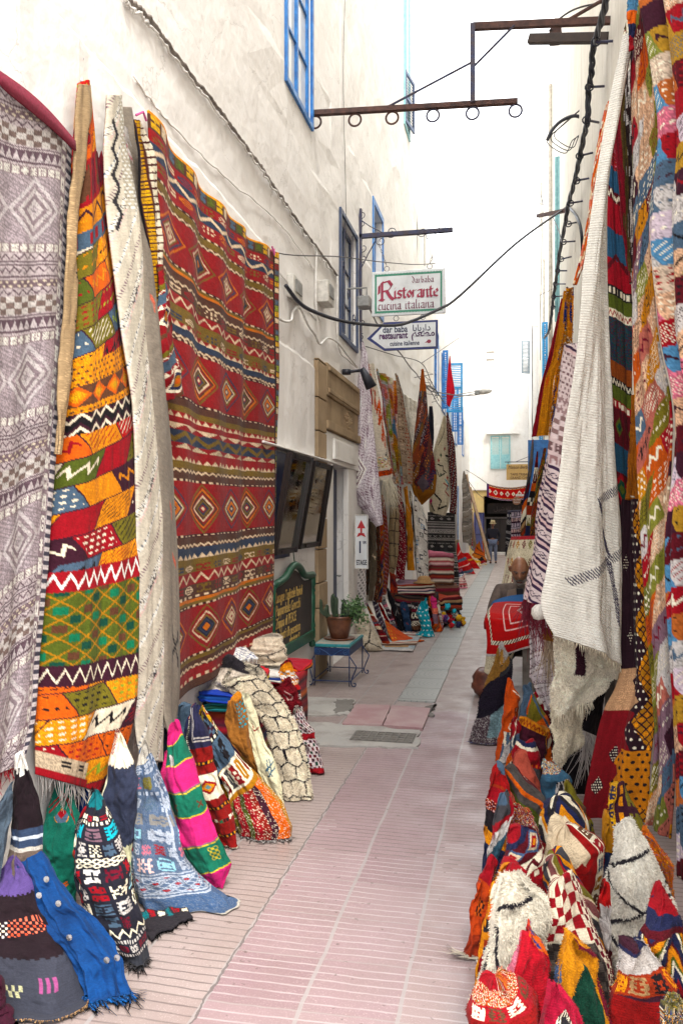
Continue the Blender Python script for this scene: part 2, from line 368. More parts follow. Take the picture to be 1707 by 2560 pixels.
def fringe(parent, name, P, d, ln, n, c, seed=0, w_=.0035, bunch=.5):
    """strands along polyline P (N,3) pointing along d"""
    rs = np.random.RandomState(seed); P = np.asarray(P); t = (np.arange(n)+rs.rand(n)*.9)/n*(len(P)-1); i = np.clip(t.astype(int), 0, len(P)-2); f = (t-i)[:, None]
    p = P[i]*(1-f)+P[i+1]*f; d = np.array(d, float); d /= np.linalg.norm(d)
    tang = P[-1]-P[0]; tang /= np.linalg.norm(tang)+1e-9; out = np.cross(tang, d)
    V = []; 
    L = ln*(.65+.6*rs.rand(n, 1)); j = rs.randn(n, 3)*.22; a = d+j; b = d*1.0+j*1.6+rs.randn(n, 3)*.15+np.array((0, 0, -.25))
    p1 = p+a*L*.5; p2 = p1+b*L*.5
    s = tang*w_; o = out*w_
    V = np.concatenate([p-s, p+s, p+o, p1-s*.8, p1+s*.8, p1+o*.8, p2-s*.3, p2+s*.3, p2+o*.3], 1).reshape(-1, 3)
    base = np.arange(n)[:, None]*9; F = np.concatenate([base+np.array(q) for q in ((0,1,4,3), (1,2,5,4), (2,0,3,5), (3,4,7,6), (4,5,8,7), (5,3,6,8))])
    cc = np.repeat(col(c)*(.75+.5*rs.rand(n, 1)), 9, 0)
    V[:, 2] = np.maximum(V[:, 2], .004)
    return link(name, V, F, M_('cloth'), parent, False, np.clip(cc, 0, .95), np.zeros((len(V), 2)))
def unproj(px, py, dep, side, t):
    k = dep[0]
    if k == 'X': return onX(px, py, dep[1] if len(dep) < 3 else dep[1]*(1-t)+dep[2]*t)
    if k == 'Y': return onY(px, py, dep[1] if len(dep) < 3 else dep[1]*(1-t)+dep[2]*t)
    if k == 'P': return onplane(px, py, dep[1], dep[2])
    if k == 'D':
        a = dep[1:]; 
        if len(a) == 1: d = a[0]
        elif len(a) == 2: d = a[side]
        else: d = a[side]*(1-t)+a[2+side]*t
        return onD(px, py, d)
RES = 1.7
def sheet(name, label, cat, L, R, dep, paint, folds=((3, .02),), seed=0, thick=.012, group=None, mat='flat', tuft=0, tlen=.02, belly=0, parent=None, kk=.10, fr=None, res=None, wob=.012, part=None, sm=3, curl=0):
    res = res or RES
    wpx = max(np.max([abs(b[0]-a[0]) for a, b in zip(rs_poly(L, 9), rs_poly(R, 9))]), 6); hpx = np.ptp([p[1] for p in L+R])
    nu = int(min(260, max(14, wpx/res))); nv = int(min(560, max(20, hpx/res)))
    l = smooth1(rs_poly(L, nv), max(1, int(nv/40*sm))); r = smooth1(rs_poly(R, nv), max(1, int(nv/40*sm))); T = np.linspace(0, 1, nv)
    PL = np.array([unproj(l[i, 0], l[i, 1], dep, 0, T[i]) for i in range(nv)]); PR = np.array([unproj(r[i, 0], r[i, 1], dep, 1, T[i]) for i in range(nv)])
    u = np.linspace(0, 1, nu)[None, :, None]; P = PL[:, None]*(1-u)+PR[:, None]*u
    ax = PR[nv//2]-PL[nv//2]; nrm = np.cross(ax, (0, 0, 1.)); nrm[2] = 0; nrm /= np.linalg.norm(nrm)+1e-9
    if np.dot(nrm, P[nv//2, nu//2]-np.array((0, 0, H))) > 0: nrm = -nrm
    wd = np.linalg.norm(PR-PL, axis=1)[:, None]; uu, vv = np.meshgrid(np.linspace(0, 1, nu), T); rs = np.random.RandomState(seed+5)
    disp = np.zeros((nv, nu)); 
    for n_, am in folds:
        ph = rs.rand()*6.28; disp += am*np.sin(2*np.pi*n_*uu+ph+1.1*np.sin(2.2*vv+rs.rand()*6))*np.minimum(1, wd/.25)*(.55+.45*np.sin(vv*3+rs.rand()*6)**2)
    disp += belly*wd*np.sin(np.pi*uu)**.7
    cn = Cv(nu, nv, seed+9); disp += wob*(cn.sn(5)-.5)*2.6+wob*(cn.sn(13)-.5)+wob*.5*(cn.sn(28)-.5)
    P = P+nrm*disp[..., None]
    if curl: P[..., 2] += curl*(cn.sn(7)-.5)*(vv**4)
    cv = Cv(nu, nv, seed); paint(cv); yarn(cv, kk)
    root = parent
    if fr and parent is None:
        b = P[-1]; root = empty(name, (b[:, 0].mean(), b[:, 1].mean(), b[:, 2].min()), label, cat, group)
        o = finish(part or 'rug_cloth', P, cv.c, mat, root, thick=thick, tuft=tuft, tlen=tlen, seed=seed, sgn=1 if np.dot(normals(P)[nv//2, nu//2], nrm) > 0 else -1)
        fringe(root, 'fringe', P[-1][2:-2] if fr[3:] != ('s',) else P[:, -1], fr[0], fr[1], fr[2][0], fr[2][1], seed)
        return root, P
    o = finish(part or name, P, cv.c, mat, parent, thick=thick, tuft=tuft, tlen=tlen, seed=seed, sgn=1 if np.dot(normals(P)[nv//2, nu//2], nrm) > 0 else -1)
    if parent is None: tag(o, label, cat, group)
    return o, P
def roll(name, label, cat, L, R, paint, by=None, h=None, lean=.12, seed=0, group=None, mat='flat', tuft=0, tlen=.02, rip=(5, .10), brat=.62, top='pinch', kk=.10, fr=None, back='cream', zmin=0, res=None, dshift=0, flare=0, sm=1.3, cat2=None):
    """a rug folded or rolled and stood up: L and R are its outline from the top down; it stands on the ground"""
    res = res or RES
    ty = min(L[0][1], R[0][1])
    if by is None: d = dtop(ty, h)+dshift; by = 1292+FPX*(H-zmin)/d
    else: d = dfl(by) if zmin == 0 else FPX*(H-zmin)/(by-1292)
    L, R = list(L), list(R)
    for Q in (L, R):
        if Q[-1][1] < by-8:
            dx = (Q[-1][0]-Q[-2][0])/max(20, (Q[-1][1]-Q[-2][1])); Q.append((Q[-1][0]+dx*.5*(by-Q[-1][1]), by))
    wpx = max(abs(b[0]-a[0]) for a, b in zip(rs_poly(L, 9), rs_poly(R, 9))); nf = int(min(150, max(14, wpx/res*1.25))); nv = int(min(420, max(20, (by-ty)/res)))
    l = smooth1(rs_poly(L, nv), max(1, int(nv/40*sm))); r = smooth1(rs_poly(R, nv), max(1, int(nv/40*sm))); T = np.linspace(0, 1, nv); nu = nf*2
    rs = np.random.RandomState(seed+3); P = np.zeros((nv, nu, 3)); 
    ph = np.r_[np.linspace(np.pi, 2*np.pi, nf, endpoint=False), np.linspace(0, np.pi, nf, endpoint=False)]  # first half faces the camera
    fh = np.array((-S, C, 0)); hw_b = np.linalg.norm(onD(*r[-1], d)-onD(*l[-1], d))/2; bmax = .22
    p1, p2 = rs.rand()*6, rs.rand()*6; k1 = rip[0]; am = rip[1]; sm_a = rs.rand(); p5, p6 = rs.rand()*6, rs.rand()*6; tipz = (.010+.02*rs.rand())*min(1, wpx/60)*d/3
    for i in range(nv):
        t = T[i]; dd = d+lean*(1-t)+min(hw_b*brat, bmax); a3, b3 = onD(l[i, 0], l[i, 1], dd), onD(r[i, 0], r[i, 1], dd); c3 = (a3+b3)/2; ex = (b3-a3)/2; a_ = np.linalg.norm(ex)
        bb = min(a_*brat, bmax)
        q_ = k1*.5*ph+p1+1.6*t; rad = 1+am*1.3*min(1, .35+t*1.3)*(1-2*np.abs(np.sin(q_))**.7)+am*.7*np.sin((k1*2+1)*ph+p2-2*t)*t
        sd_ = (ph-(np.pi*(1.32+.4*sm_a)+.25*t)); rad = rad+.09*np.clip(sd_/.05, 0, 1)*(sd_ < .9)*(1-np.clip((sd_-.3)/.6, 0, 1))
        # silhouettes stay on the outline
        c3 = c3+ex*(.06*np.sin(4*t+p5)+.03*np.sin(11*t+p6))*(.3 < t)*0+fh*0; P[i] = c3+ex*np.cos(ph)[:, None]*(1+(rad-1)*.32)[:, None]+fh*(np.sin(ph)*bb*rad)[:, None]; P[i, :, 2] += tipz*(np.sin(ph+p5)+.6*np.sin(2*ph+p6))*math.exp(-(t*6)**2)
    cf = Cv(nf, nv, seed); paint(cf); yarn(cf, kk); Cc = np.concatenate([cf.c, cf.c[:, ::-1]], 1)
    cn = Cv(nu, nv, seed+1); wr = (cn.sn(6)-.5)*.05+(cn.sn(14)-.5)*.022+(cn.sn(30)-.5)*.009; P += fh*wr[..., None]+np.array((C, S, 0))*((cn.sn(7)-.5)*.02+(cn.sn(18)-.5)*.008)[..., None]
    # closing rows at the top
    c0 = P[0].mean(0); rows = []; cc = []
    if top == 'pinch':
        for s_, dz in ((.72, .008), (.35, .010), (.02, .006)): rows.append(c0+(P[0]-c0)*s_+np.array((0, 0, dz))); cc.append(Cc[0]*.95)
    else:
        bk = col(back); 
        for s_, dz in ((.92, .012), (.80, .010), (.74, -.03), (.62, -.02), (.58, .004), (.44, .004), (.40, -.04), (.05, -.06)):
            rows.append(c0+(P[0]-c0)*s_+np.array((0, 0, dz))); cc.append((Cc[0]*.5+bk*.5) if dz > 0 else np.broadcast_to(bk*.7, Cc[0].shape))
    P = np.concatenate([np.array(rows[::-1]), P]); Cc = np.concatenate([np.array(cc[::-1]), Cc])
    P[..., 2] = np.maximum(P[..., 2], zmin+.004)
    root = None
    if fr:
        b = P[-1]; root = empty(name, (b[:, 0].mean(), b[:, 1].mean(), zmin), label, cat, group)
        o = finish('rug_cloth', P, Cc, mat, root, True, 0, tuft, tlen, seed, -1)
        e = P[-2, :nf]+np.array((0, 0, .006)); fringe(root, 'fringe', e, fr[0], fr[1], fr[2][0], fr[2][1], seed)
        return root, P
    o = finish(name, P, Cc, mat, None, True, 0, tuft, tlen, seed, -1); tag(o, label, cat, group); return o, P
def fold(name, label, cat, c, sz, rot, L, seed=0, group=None, top=None, layers=None, mat='flat', kk=.12, parent=None, sag=.02):
    """a folded textile lying flat: rounded edges whose side shows the folded layers L"""
    w_, dp, h = sz; rs = np.random.RandomState(seed); nu, ns, nt = 110, 16, 14; ph = np.linspace(0, 2*np.pi, nu, endpoint=False)
    ex = np.sign(np.cos(ph))*np.abs(np.cos(ph))**.35*w_/2; ey = np.sign(np.sin(ph))*np.abs(np.sin(ph))**.35*dp/2
    rows, cc = [], []; LL = np.array([col(q) for q in L]); p = rs.rand(6)*6
    wz = sag*(np.sin(ph*2+p[0])+.6*np.sin(ph*3+p[1]))
    for i in range(ns):
        t = i/(ns-1); q = t*len(L); f = q % 1; bul = 1+.035*np.sin(np.pi*min(1, f))-.02+.02*np.sin(3*ph+p[2]+t*9)
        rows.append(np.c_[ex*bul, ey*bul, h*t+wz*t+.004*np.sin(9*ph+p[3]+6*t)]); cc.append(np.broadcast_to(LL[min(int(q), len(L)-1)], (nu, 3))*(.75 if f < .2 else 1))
    for i in range(1, nt):
        s_ = 1-i/(nt-1)*.98; rows.append(np.c_[ex*s_, ey*s_, h+.012*(1-s_)+wz*s_+.006*np.sin(5*ph+p[4])*s_])
        cc.append(np.broadcast_to(LL[-1] if top is None else col(top), (nu, 3)))
    P = np.array(rows); Cc = np.array(cc, float)
    if not isinstance(top, str) and top is not None:
        pass
    a = math.radians(rot); X_ = P[..., 0]*math.cos(a)-P[..., 1]*math.sin(a)+c[0]; Y_ = P[..., 0]*math.sin(a)+P[..., 1]*math.cos(a)+c[1]; P = np.stack([X_, Y_, P[..., 2]+c[2]], -1)
    Cc = Cc*(1+kk*(rs.rand(*Cc.shape[:2])-.5)*2)[..., None]
    o = finish(name, P, np.clip(Cc, 0, .93), mat, parent, True, 0, 0, 0, seed)
    if parent is None: tag(o, label, cat, group)
    return o
def text(parent, s, org, ex, size, mat, ey=(0, 0, 1), xs=1.0, name='lettering', align='LEFT', ext=.0015, shear=0, off=0):
    cu = bpy.data.curves.new(name, 'FONT'); cu.body = s; cu.size = size; cu.extrude = ext; cu.align_x = align; cu.shear = shear; cu.offset = off; cu.resolution_u = 3
    o = bpy.data.objects.new(name, cu); sc.collection.objects.link(o); dg = bpy.context.evaluated_depsgraph_get(); me = bpy.data.meshes.new_from_object(o.evaluated_get(dg)); bpy.data.objects.remove(o)
    ex, ey = Vector(ex).normalized(), Vector(ey).normalized(); n = ex.cross(ey); Mx = Matrix((ex*xs, ey, n)).transposed().to_4x4()
    Mx = Matrix.Translation(Vector(org)-orig(parent)) @ Mx; me.transform(Mx); me.materials.clear(); me.materials.append(mat)
    ob = bpy.data.objects.new(name, me); sc.collection.objects.link(ob); ob.parent = parent; return ob
def curve_pts(P, n=40):
    """smooth polyline through points (Catmull-Rom)"""
    P = [np.array(p, float) for p in P]; P = [2*P[0]-P[1]]+P+[2*P[-1]-P[-2]]; out = []
    m = len(P)-3
    for i in range(m):
        k = max(2, n//m)
        for j in range(k+(i == m-1)):
            t = j/k; a, b, c, d = P[i:i+4]; out.append(.5*((2*b)+(c-a)*t+(2*a-5*b+4*c-d)*t*t+(3*b-a-3*c+d)*t**3))
    return out
# ================================================================ SETTING
def mth(n, l, op, a, b=None, c=None):
    t = n.new('ShaderNodeMath'); t.operation = op
    for i, v in enumerate((a, b, c)):
        if v is None: continue
        if isinstance(v, (int, float)): t.inputs[i].default_value = v
        else: l.new(v, t.inputs[i])
    return t.outputs[0]
def paving_mat():
    m, n, l, b = newmat('banded_terrazzo_tiles'); p = geo(n)
    sx = n.new('ShaderNodeSeparateXYZ'); l.new(p, sx.inputs[0]); X, Y = sx.outputs[0], sx.outputs[1]
    wx = mth(n, l, 'ADD', X, mth(n, l, 'MULTIPLY', mth(n, l, 'SUBTRACT', noise(n, l, p, 2.2, 3), .5), .03))
    wy = mth(n, l, 'ADD', Y, mth(n, l, 'MULTIPLY', mth(n, l, 'SUBTRACT', noise(n, l, p, 2.7, 3), .5), .035))
    cx = mth(n, l, 'DIVIDE', mth(n, l, 'ADD', wx, 1.103), .352); fx = mth(n, l, 'FRACT', cx); ix = mth(n, l, 'FLOOR', cx)
    cy = mth(n, l, 'DIVIDE', wy, .352); fy = mth(n, l, 'FRACT', cy); iy = mth(n, l, 'FLOOR', cy)
    gy = mth(n, l, 'FRACT', mth(n, l, 'DIVIDE', wy, .0503))
    ex = mth(n, l, 'LESS_THAN', mth(n, l, 'MINIMUM', fx, mth(n, l, 'SUBTRACT', 1, fx)), .022)
    ey = mth(n, l, 'LESS_THAN', fy, .03); gr = mth(n, l, 'LESS_THAN', gy, .17)
    cb = n.new('ShaderNodeCombineXYZ'); l.new(ix, cb.inputs[0]); l.new(iy, cb.inputs[1])
    wn = n.new('ShaderNodeTexWhiteNoise'); wn.noise_dimensions = '3D'; l.new(cb.outputs[0], wn.inputs[0]); rv = wn.outputs[0]
    cb2 = n.new('ShaderNodeCombineXYZ'); l.new(ix, cb2.inputs[0]); wn2 = n.new('ShaderNodeTexWhiteNoise'); l.new(cb2.outputs[0], wn2.inputs[0])
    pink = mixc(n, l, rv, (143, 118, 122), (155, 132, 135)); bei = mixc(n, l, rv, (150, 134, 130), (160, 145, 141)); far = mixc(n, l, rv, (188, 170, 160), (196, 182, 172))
    inpink = mth(n, l, 'MULTIPLY', mth(n, l, 'GREATER_THAN', X, -1.103), mth(n, l, 'LESS_THAN', X, -.05))
    nearp = mth(n, l, 'LESS_THAN', mth(n, l, 'ADD', Y, mth(n, l, 'MULTIPLY', noise(n, l, p, .8, 2), 3)), 8.6)
    rcol = mth(n, l, 'MULTIPLY', mth(n, l, 'GREATER_THAN', X, -.39), .45)
    c = mixc(n, l, mth(n, l, 'SUBTRACT', mth(n, l, 'MULTIPLY', inpink, nearp), mth(n, l, 'MULTIPLY', rcol, inpink)), bei, pink)
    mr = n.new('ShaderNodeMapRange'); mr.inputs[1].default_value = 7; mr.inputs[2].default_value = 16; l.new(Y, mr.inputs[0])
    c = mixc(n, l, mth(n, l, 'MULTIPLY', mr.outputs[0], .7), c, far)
    chips = ramp(n, l, noise(n, l, p, 210, 2, .7), [(.60, 0.0), (.66, 1.0)]); c = mixc(n, l, mth(n, l, 'MULTIPLY', chips, .38), c, (232, 214, 208))
    dirt = ramp(n, l, noise(n, l, p, 3.2, 8, .65), [(.40, 0.0), (.72, 1.0)]); c = mixc(n, l, mth(n, l, 'MULTIPLY', dirt, .34), c, (132, 118, 110))
    lt = mth(n, l, 'MULTIPLY', inpink, mth(n, l, 'LESS_THAN', mth(n, l, 'ADD', Y, mth(n, l, 'MULTIPLY', noise(n, l, p, .9, 3), 3)), 5.9)); gcol = mixc(n, l, lt, (104, 92, 90), (182, 170, 170))
    wear = ramp(n, l, noise(n, l, p, 5, 5), [(.30, 0.30), (.55, .75)])
    c = mixc(n, l, mth(n, l, 'MULTIPLY', gr, wear), c, gcol)
    c = mixc(n, l, mth(n, l, 'MULTIPLY', ey, .35), c, (128, 116, 110)); c = mixc(n, l, mth(n, l, 'MULTIPLY', ex, .8), c, (158, 152, 150))
    spot = ramp(n, l, noise(n, l, p, 26, 2), [(.27, 1.0), (.31, 0.0)]); c = mixc(n, l, mth(n, l, 'MULTIPLY', spot, .6), c, (96, 84, 78))
    kerb = mth(n, l, 'LESS_THAN', mth(n, l, 'ABSOLUTE', mth(n, l, 'ADD', mth(n, l, 'ADD', X, mth(n, l, 'MULTIPLY', mth(n, l, 'SUBTRACT', noise(n, l, p, 9, 4), .5), .05)), 1.103)), mth(n, l, 'MULTIPLY', noise(n, l, p, 6, 4), .009))
    c = mixc(n, l, mth(n, l, 'MULTIPLY', kerb, .8), c, (96, 88, 86))
    l.new(c, b.inputs['Base Color'])
    rg = ramp(n, l, noise(n, l, p, 4, 5), [(.35, .30), (.65, .62)]); l.new(rg, b.inputs['Roughness']); b.inputs['Specular IOR Level'].default_value = .5
    hh = mth(n, l, 'MAXIMUM', mth(n, l, 'MAXIMUM', ex, ey), mth(n, l, 'MULTIPLY', gr, .6))
    n1 = bump(n, l, mth(n, l, 'SUBTRACT', 1, hh), .5, .004); n2 = bump(n, l, noise(n, l, p, 30, 5), .25, .004, n1); n3 = bump(n, l, noise(n, l, p, 1.6, 2), .35, .03, n2)
    l.new(n3, b.inputs['Normal']); return m
def slate_mat():
    m, n, l, b = newmat('grained_slate_slabs'); p = geo(n)
    sx = n.new('ShaderNodeSeparateXYZ'); l.new(p, sx.inputs[0]); cb = n.new('ShaderNodeCombineXYZ')
    l.new(mth(n, l, 'MULTIPLY', mth(n, l, 'ADD', sx.outputs[0], .6), 2.0), cb.inputs[0]); l.new(mth(n, l, 'MULTIPLY', mth(n, l, 'SUBTRACT', mth(n, l, 'FRACT', mth(n, l, 'DIVIDE', sx.outputs[1], .52)), .5), 1.6), cb.inputs[1])
    wv = n.new('ShaderNodeTexWave'); wv.wave_type = 'RINGS'; wv.rings_direction = 'Z'; wv.inputs['Scale'].default_value = 3.2; wv.inputs['Distortion'].default_value = 4; wv.inputs['Detail'].default_value = 2; l.new(cb.outputs[0], wv.inputs['Vector'])
    ln = ramp(n, l, wv.outputs['Fac'], [(.04, 1.0), (.16, 0.0)])
    base = mixc(n, l, noise(n, l, p, 3, 4), (144, 147, 144), (168, 168, 164)); c = mixc(n, l, mth(n, l, 'MULTIPLY', ln, .55), base, (104, 116, 114))
    fy = mth(n, l, 'FRACT', mth(n, l, 'DIVIDE', sx.outputs[1], .52)); c = mixc(n, l, mth(n, l, 'LESS_THAN', fy, .03), c, (96, 96, 92))
    l.new(c, b.inputs['Base Color']); b.inputs['Roughness'].default_value = .42
    l.new(bump(n, l, noise(n, l, p, 18, 5), .3, .006), b.inputs['Normal']); return m
def plaster(name, c1, c2, stain, vert=1.0, rel=.05, dirt=.5, low=0, crack=.25):
    c1, c2 = col(c1), col(c2)
    m, n, l, b = newmat(name); p = geo(n)
    c = mixc(n, l, ramp(n, l, noise(n, l, p, .9, 6), [(.35, 0.0), (.65, 1.0)]), tuple(c1), tuple(c2))
    st = noise(n, l, mapping(n, l, p, (3, 3, .35*vert)), 1.0, 7, .65); c = mixc(n, l, mth(n, l, 'MULTIPLY', ramp(n, l, st, [(.50, 0.0), (.72, 1.0)]), dirt), c, stain)
    sp = noise(n, l, p, 3.3, 9, .7); c = mixc(n, l, mth(n, l, 'MULTIPLY', ramp(n, l, sp, [(.58, 0.0), (.70, 1.0)]), dirt*.7), c, tuple(np.array(stain)*.8))
    pt = ramp(n, l, noise(n, l, p, .65, 5, .5), [(.575, 0.0), (.583, 1.0)]); c = mixc(n, l, mth(n, l, 'MULTIPLY', pt, .25), c, tuple(c1*.92))
    if low:
        sx = n.new('ShaderNodeSeparateXYZ'); l.new(p, sx.inputs[0]); mr = n.new('ShaderNodeMapRange'); mr.inputs[1].default_value = low; mr.inputs[2].default_value = 0
        l.new(mth(n, l, 'ADD', sx.outputs[2], mth(n, l, 'MULTIPLY', noise(n, l, p, 5, 5), .5)), mr.inputs[0]); c = mixc(n, l, mth(n, l, 'MULTIPLY', mr.outputs[0], .4), c, (150, 128, 104))
    vo = n.new('ShaderNodeTexVoronoi'); vo.feature = 'DISTANCE_TO_EDGE'; vo.inputs['Scale'].default_value = .8
    wp = n.new('ShaderNodeMix'); wp.data_type = 'VECTOR'
    nz = n.new('ShaderNodeTexNoise'); nz.inputs['Scale'].default_value = 2; nz.inputs['Detail'].default_value = 6; l.new(p, nz.inputs['Vector'])
    va = n.new('ShaderNodeVectorMath'); va.operation = 'MULTIPLY_ADD'; l.new(nz.outputs['Color'], va.inputs[0]); va.inputs[1].default_value = (1, 1, 1); l.new(p, va.inputs[2]); l.new(va.outputs[0], vo.inputs['Vector'])
    ck = ramp(n, l, vo.outputs['Distance'], [(.0, 1.0), (.0045, 0.0)]); c = mixc(n, l, mth(n, l, 'MULTIPLY', ck, crack), c, (120, 110, 102))
    l.new(c, b.inputs['Base Color']); b.inputs['Roughness'].default_value = .85; b.inputs['Specular IOR Level'].default_value = .2
    n1 = bump(n, l, noise(n, l, p, 1.5, 4, .55), .9, rel); n2 = bump(n, l, noise(n, l, p, 9, 7, .62), .55, .012, n1); n3 = bump(n, l, noise(n, l, p, 70, 3), .25, .003, n2)
    n4 = bump(n, l, mth(n, l, 'SUBTRACT', 1, ck), .25, .004, n3); l.new(n4, b.inputs['Normal']); return m
PW = plaster('white_lime_plaster', (235, 232, 228), (230, 227, 224), (208, 198, 188), rel=.05, dirt=.16, low=.8, crack=.35)
PW2 = plaster('bright_white_plaster', (236, 234, 230), (226, 222, 216), (196, 184, 166), dirt=.3)
PR_ = plaster('cream_weathered_plaster', (236, 231, 220), (229, 223, 210), (178, 166, 148), vert=.35, rel=.05, dirt=.42, low=1.5, crack=.15)
PO = plaster('ochre_plaster', (214, 190, 130), (200, 172, 112), (150, 130, 96), dirt=.5)
stone = plaster('worn_sandstone', (172, 150, 120), (150, 128, 100), (104, 86, 66), vert=3, rel=.04, dirt=.7)
dark = plain('interior_shade_black', (20, 17, 16), .95); dkw = plain('dark_wood', (58, 42, 34), .6); bluep = plain('bright_blue_paint', (48, 126, 198), .45, c2=(24, 84, 150), nscale=9, bstr=.5); navyp = plain('navy_blue_paint', (26, 40, 84), .4, c2=(18, 26, 54))
skyp = plain('sky_blue_paint', (52, 156, 216), .5); palet = plain('faded_teal_paint', (146, 196, 200), .6, c2=(120, 176, 184)); wht = plain('white_paint', (228, 226, 222), .5, c2=(200, 196, 190))
steel = plain('flare_tinted_iron', (46, 52, 84), .55, .1, c2=(62, 50, 54)); rust = plain('rusty_iron', (92, 62, 54), .8, .1, c2=(58, 42, 40)); blk = plain('black_rubber', (38, 40, 52), .5); gcab = plain('grey_cable', (104, 98, 96), .6)  # dark iron colour carries the blue lens-flare cast of the overhead bars
wire = plain('thin_wire', (60, 56, 58), .5); zinc = plain('weathered_grey_metal', (150, 150, 148), .5, .4)
greenp = plain('dark_green_paint', (28, 84, 60), .35, c2=(18, 58, 44)); cshell = plain('pale_plastic', (206, 202, 194), .5)
def glass(name, c=(.35, .42, .45), rough=.08):
    m, n, l, b = newmat(name); b.inputs['Base Color'].default_value = (*c, 1); b.inputs['Roughness'].default_value = rough; b.inputs['Specular IOR Level'].default_value = .8
    l.new(bump(n, l, noise(n, l, geo(n), 3, 2), .1, .01), b.inputs['Normal']); return m
pane_w = glass('curtained_glass', (.62, .63, .62), .15); pane_d = glass('dark_window_glass', (.16, .18, .19), .06)
G = MB(); G.add([(-80, -30, -.03), (80, -30, -.03), (80, 200, -.03), (-80, 200, -.03)], [(0, 1, 2, 3)]); o = G.build('ground', plain('packed_earth', (150, 136, 120), .9)); tag(o, kind='structure')
# paving as one slightly uneven sheet
nx, ny = 30, 260; xs = np.linspace(-2.6, 2.4, nx); ys = np.r_[np.linspace(1.0, 12, 160), np.linspace(12.2, 39.2, 100)]
XX, YY = np.meshgrid(xs, ys); cn = Cv(nx, ny, 4); ZZ = (cn.sn(12)-.5)*.012-.006
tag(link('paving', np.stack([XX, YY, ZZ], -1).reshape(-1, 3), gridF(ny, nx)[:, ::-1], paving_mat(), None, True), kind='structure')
def flatpatch(name, pts, z, mat, seed=0, kind='structure', jag=.012, th=.02):
    P = [floor(*p) for p in pts]; rs = np.random.RandomState(seed); Q = []
    for a, b in zip(P, P[1:]+P[:1]):
        for k in range(10): Q.append((a*(1-k/10)+b*k/10)[:2]+rs.randn(2)*jag)
    m = MB(); m.prism([(q[0], q[1], z-th) for q in Q], (0, 0, th)); o = m.build(name, mat); tag(o, kind=kind); return o
conc = plaster('patched_concrete', (176, 172, 166), (156, 154, 150), (112, 106, 100), vert=4, rel=.02, dirt=.7); conc2 = plaster('fresh_cement', (128, 124, 118), (112, 108, 104), (90, 84, 78), vert=4, rel=.02)
pk = plain('pink_cement_tile', (160, 122, 124), .5, c2=(172, 146, 144), nscale=5)
flatpatch('concrete_patch', cr('E', [(320, 1425), (820, 1480), (870, 1560), (690, 1850), (330, 1810)]) if False else [(752, 1742), (888, 1750), (870, 1788), (765, 1792)], .010, conc, 1)
flatpatch('cement_patch', [(842, 1752), (886, 1752), (880, 1776), (838, 1786)], .014, conc2, 2)
flatpatch('concrete_patch', [(770, 1806), (860, 1812), (1054, 1828), (1040, 1872), (800, 1866), (776, 1840)], .009, conc, 3)
for q in ([(890, 1766), (977, 1769), (955, 1818), (856, 1815)], [(980, 1769), (1076, 1776), (1056, 1826), (958, 1819)]):
    flatpatch('cement_slab', q, .022, pk, 5, jag=.003, th=.03)
flatpatch('cement_patch', [(1042, 1776), (1086, 1762), (1080, 1792), (1010, 1782)], .012, conc2, 7)
dg_ = empty('drain_cover', floor(965, 1846), 'small square cast drain cover sunk in the grey concrete patch', 'drain cover')
m = MB(); c = floor(965, 1846)
for i in range(9): m.box((c[0]-.26+i*.058, c[1]-.13, .006), (c[0]-.26+i*.058+.012, c[1]+.13, .018))
for i in range(5): m.box((c[0]-.26, c[1]-.13+i*.062, .0065), (c[0]+.218, c[1]-.13+i*.062+.012, .0175))
m.build('grille', plain('cast_concrete_grey', (120, 116, 110), .8), dg_)
m = MB(); m.box((c[0]-.27, c[1]-.14, .0), (c[0]+.225, c[1]+.14, .0115)); m.build('frame', conc2, dg_)
sm = slate_mat(); m = MB(); y = 7.75; rr = random.Random(3)
while y < 31:
    x0 = -1.085+rr.uniform(-.006, .006); m.box((x0, y, -.03), (x0+.352, y+.51, .007+rr.uniform(0, .005))); y += .52
tag(m.build('slate_path', sm, None, bevel=.004), kind='structure')
m = MB(); m.box((-1.9, 38.4, 0), (1.2, 39.3, .10)); tag(m.build('stone_step', PW2), kind='structure')
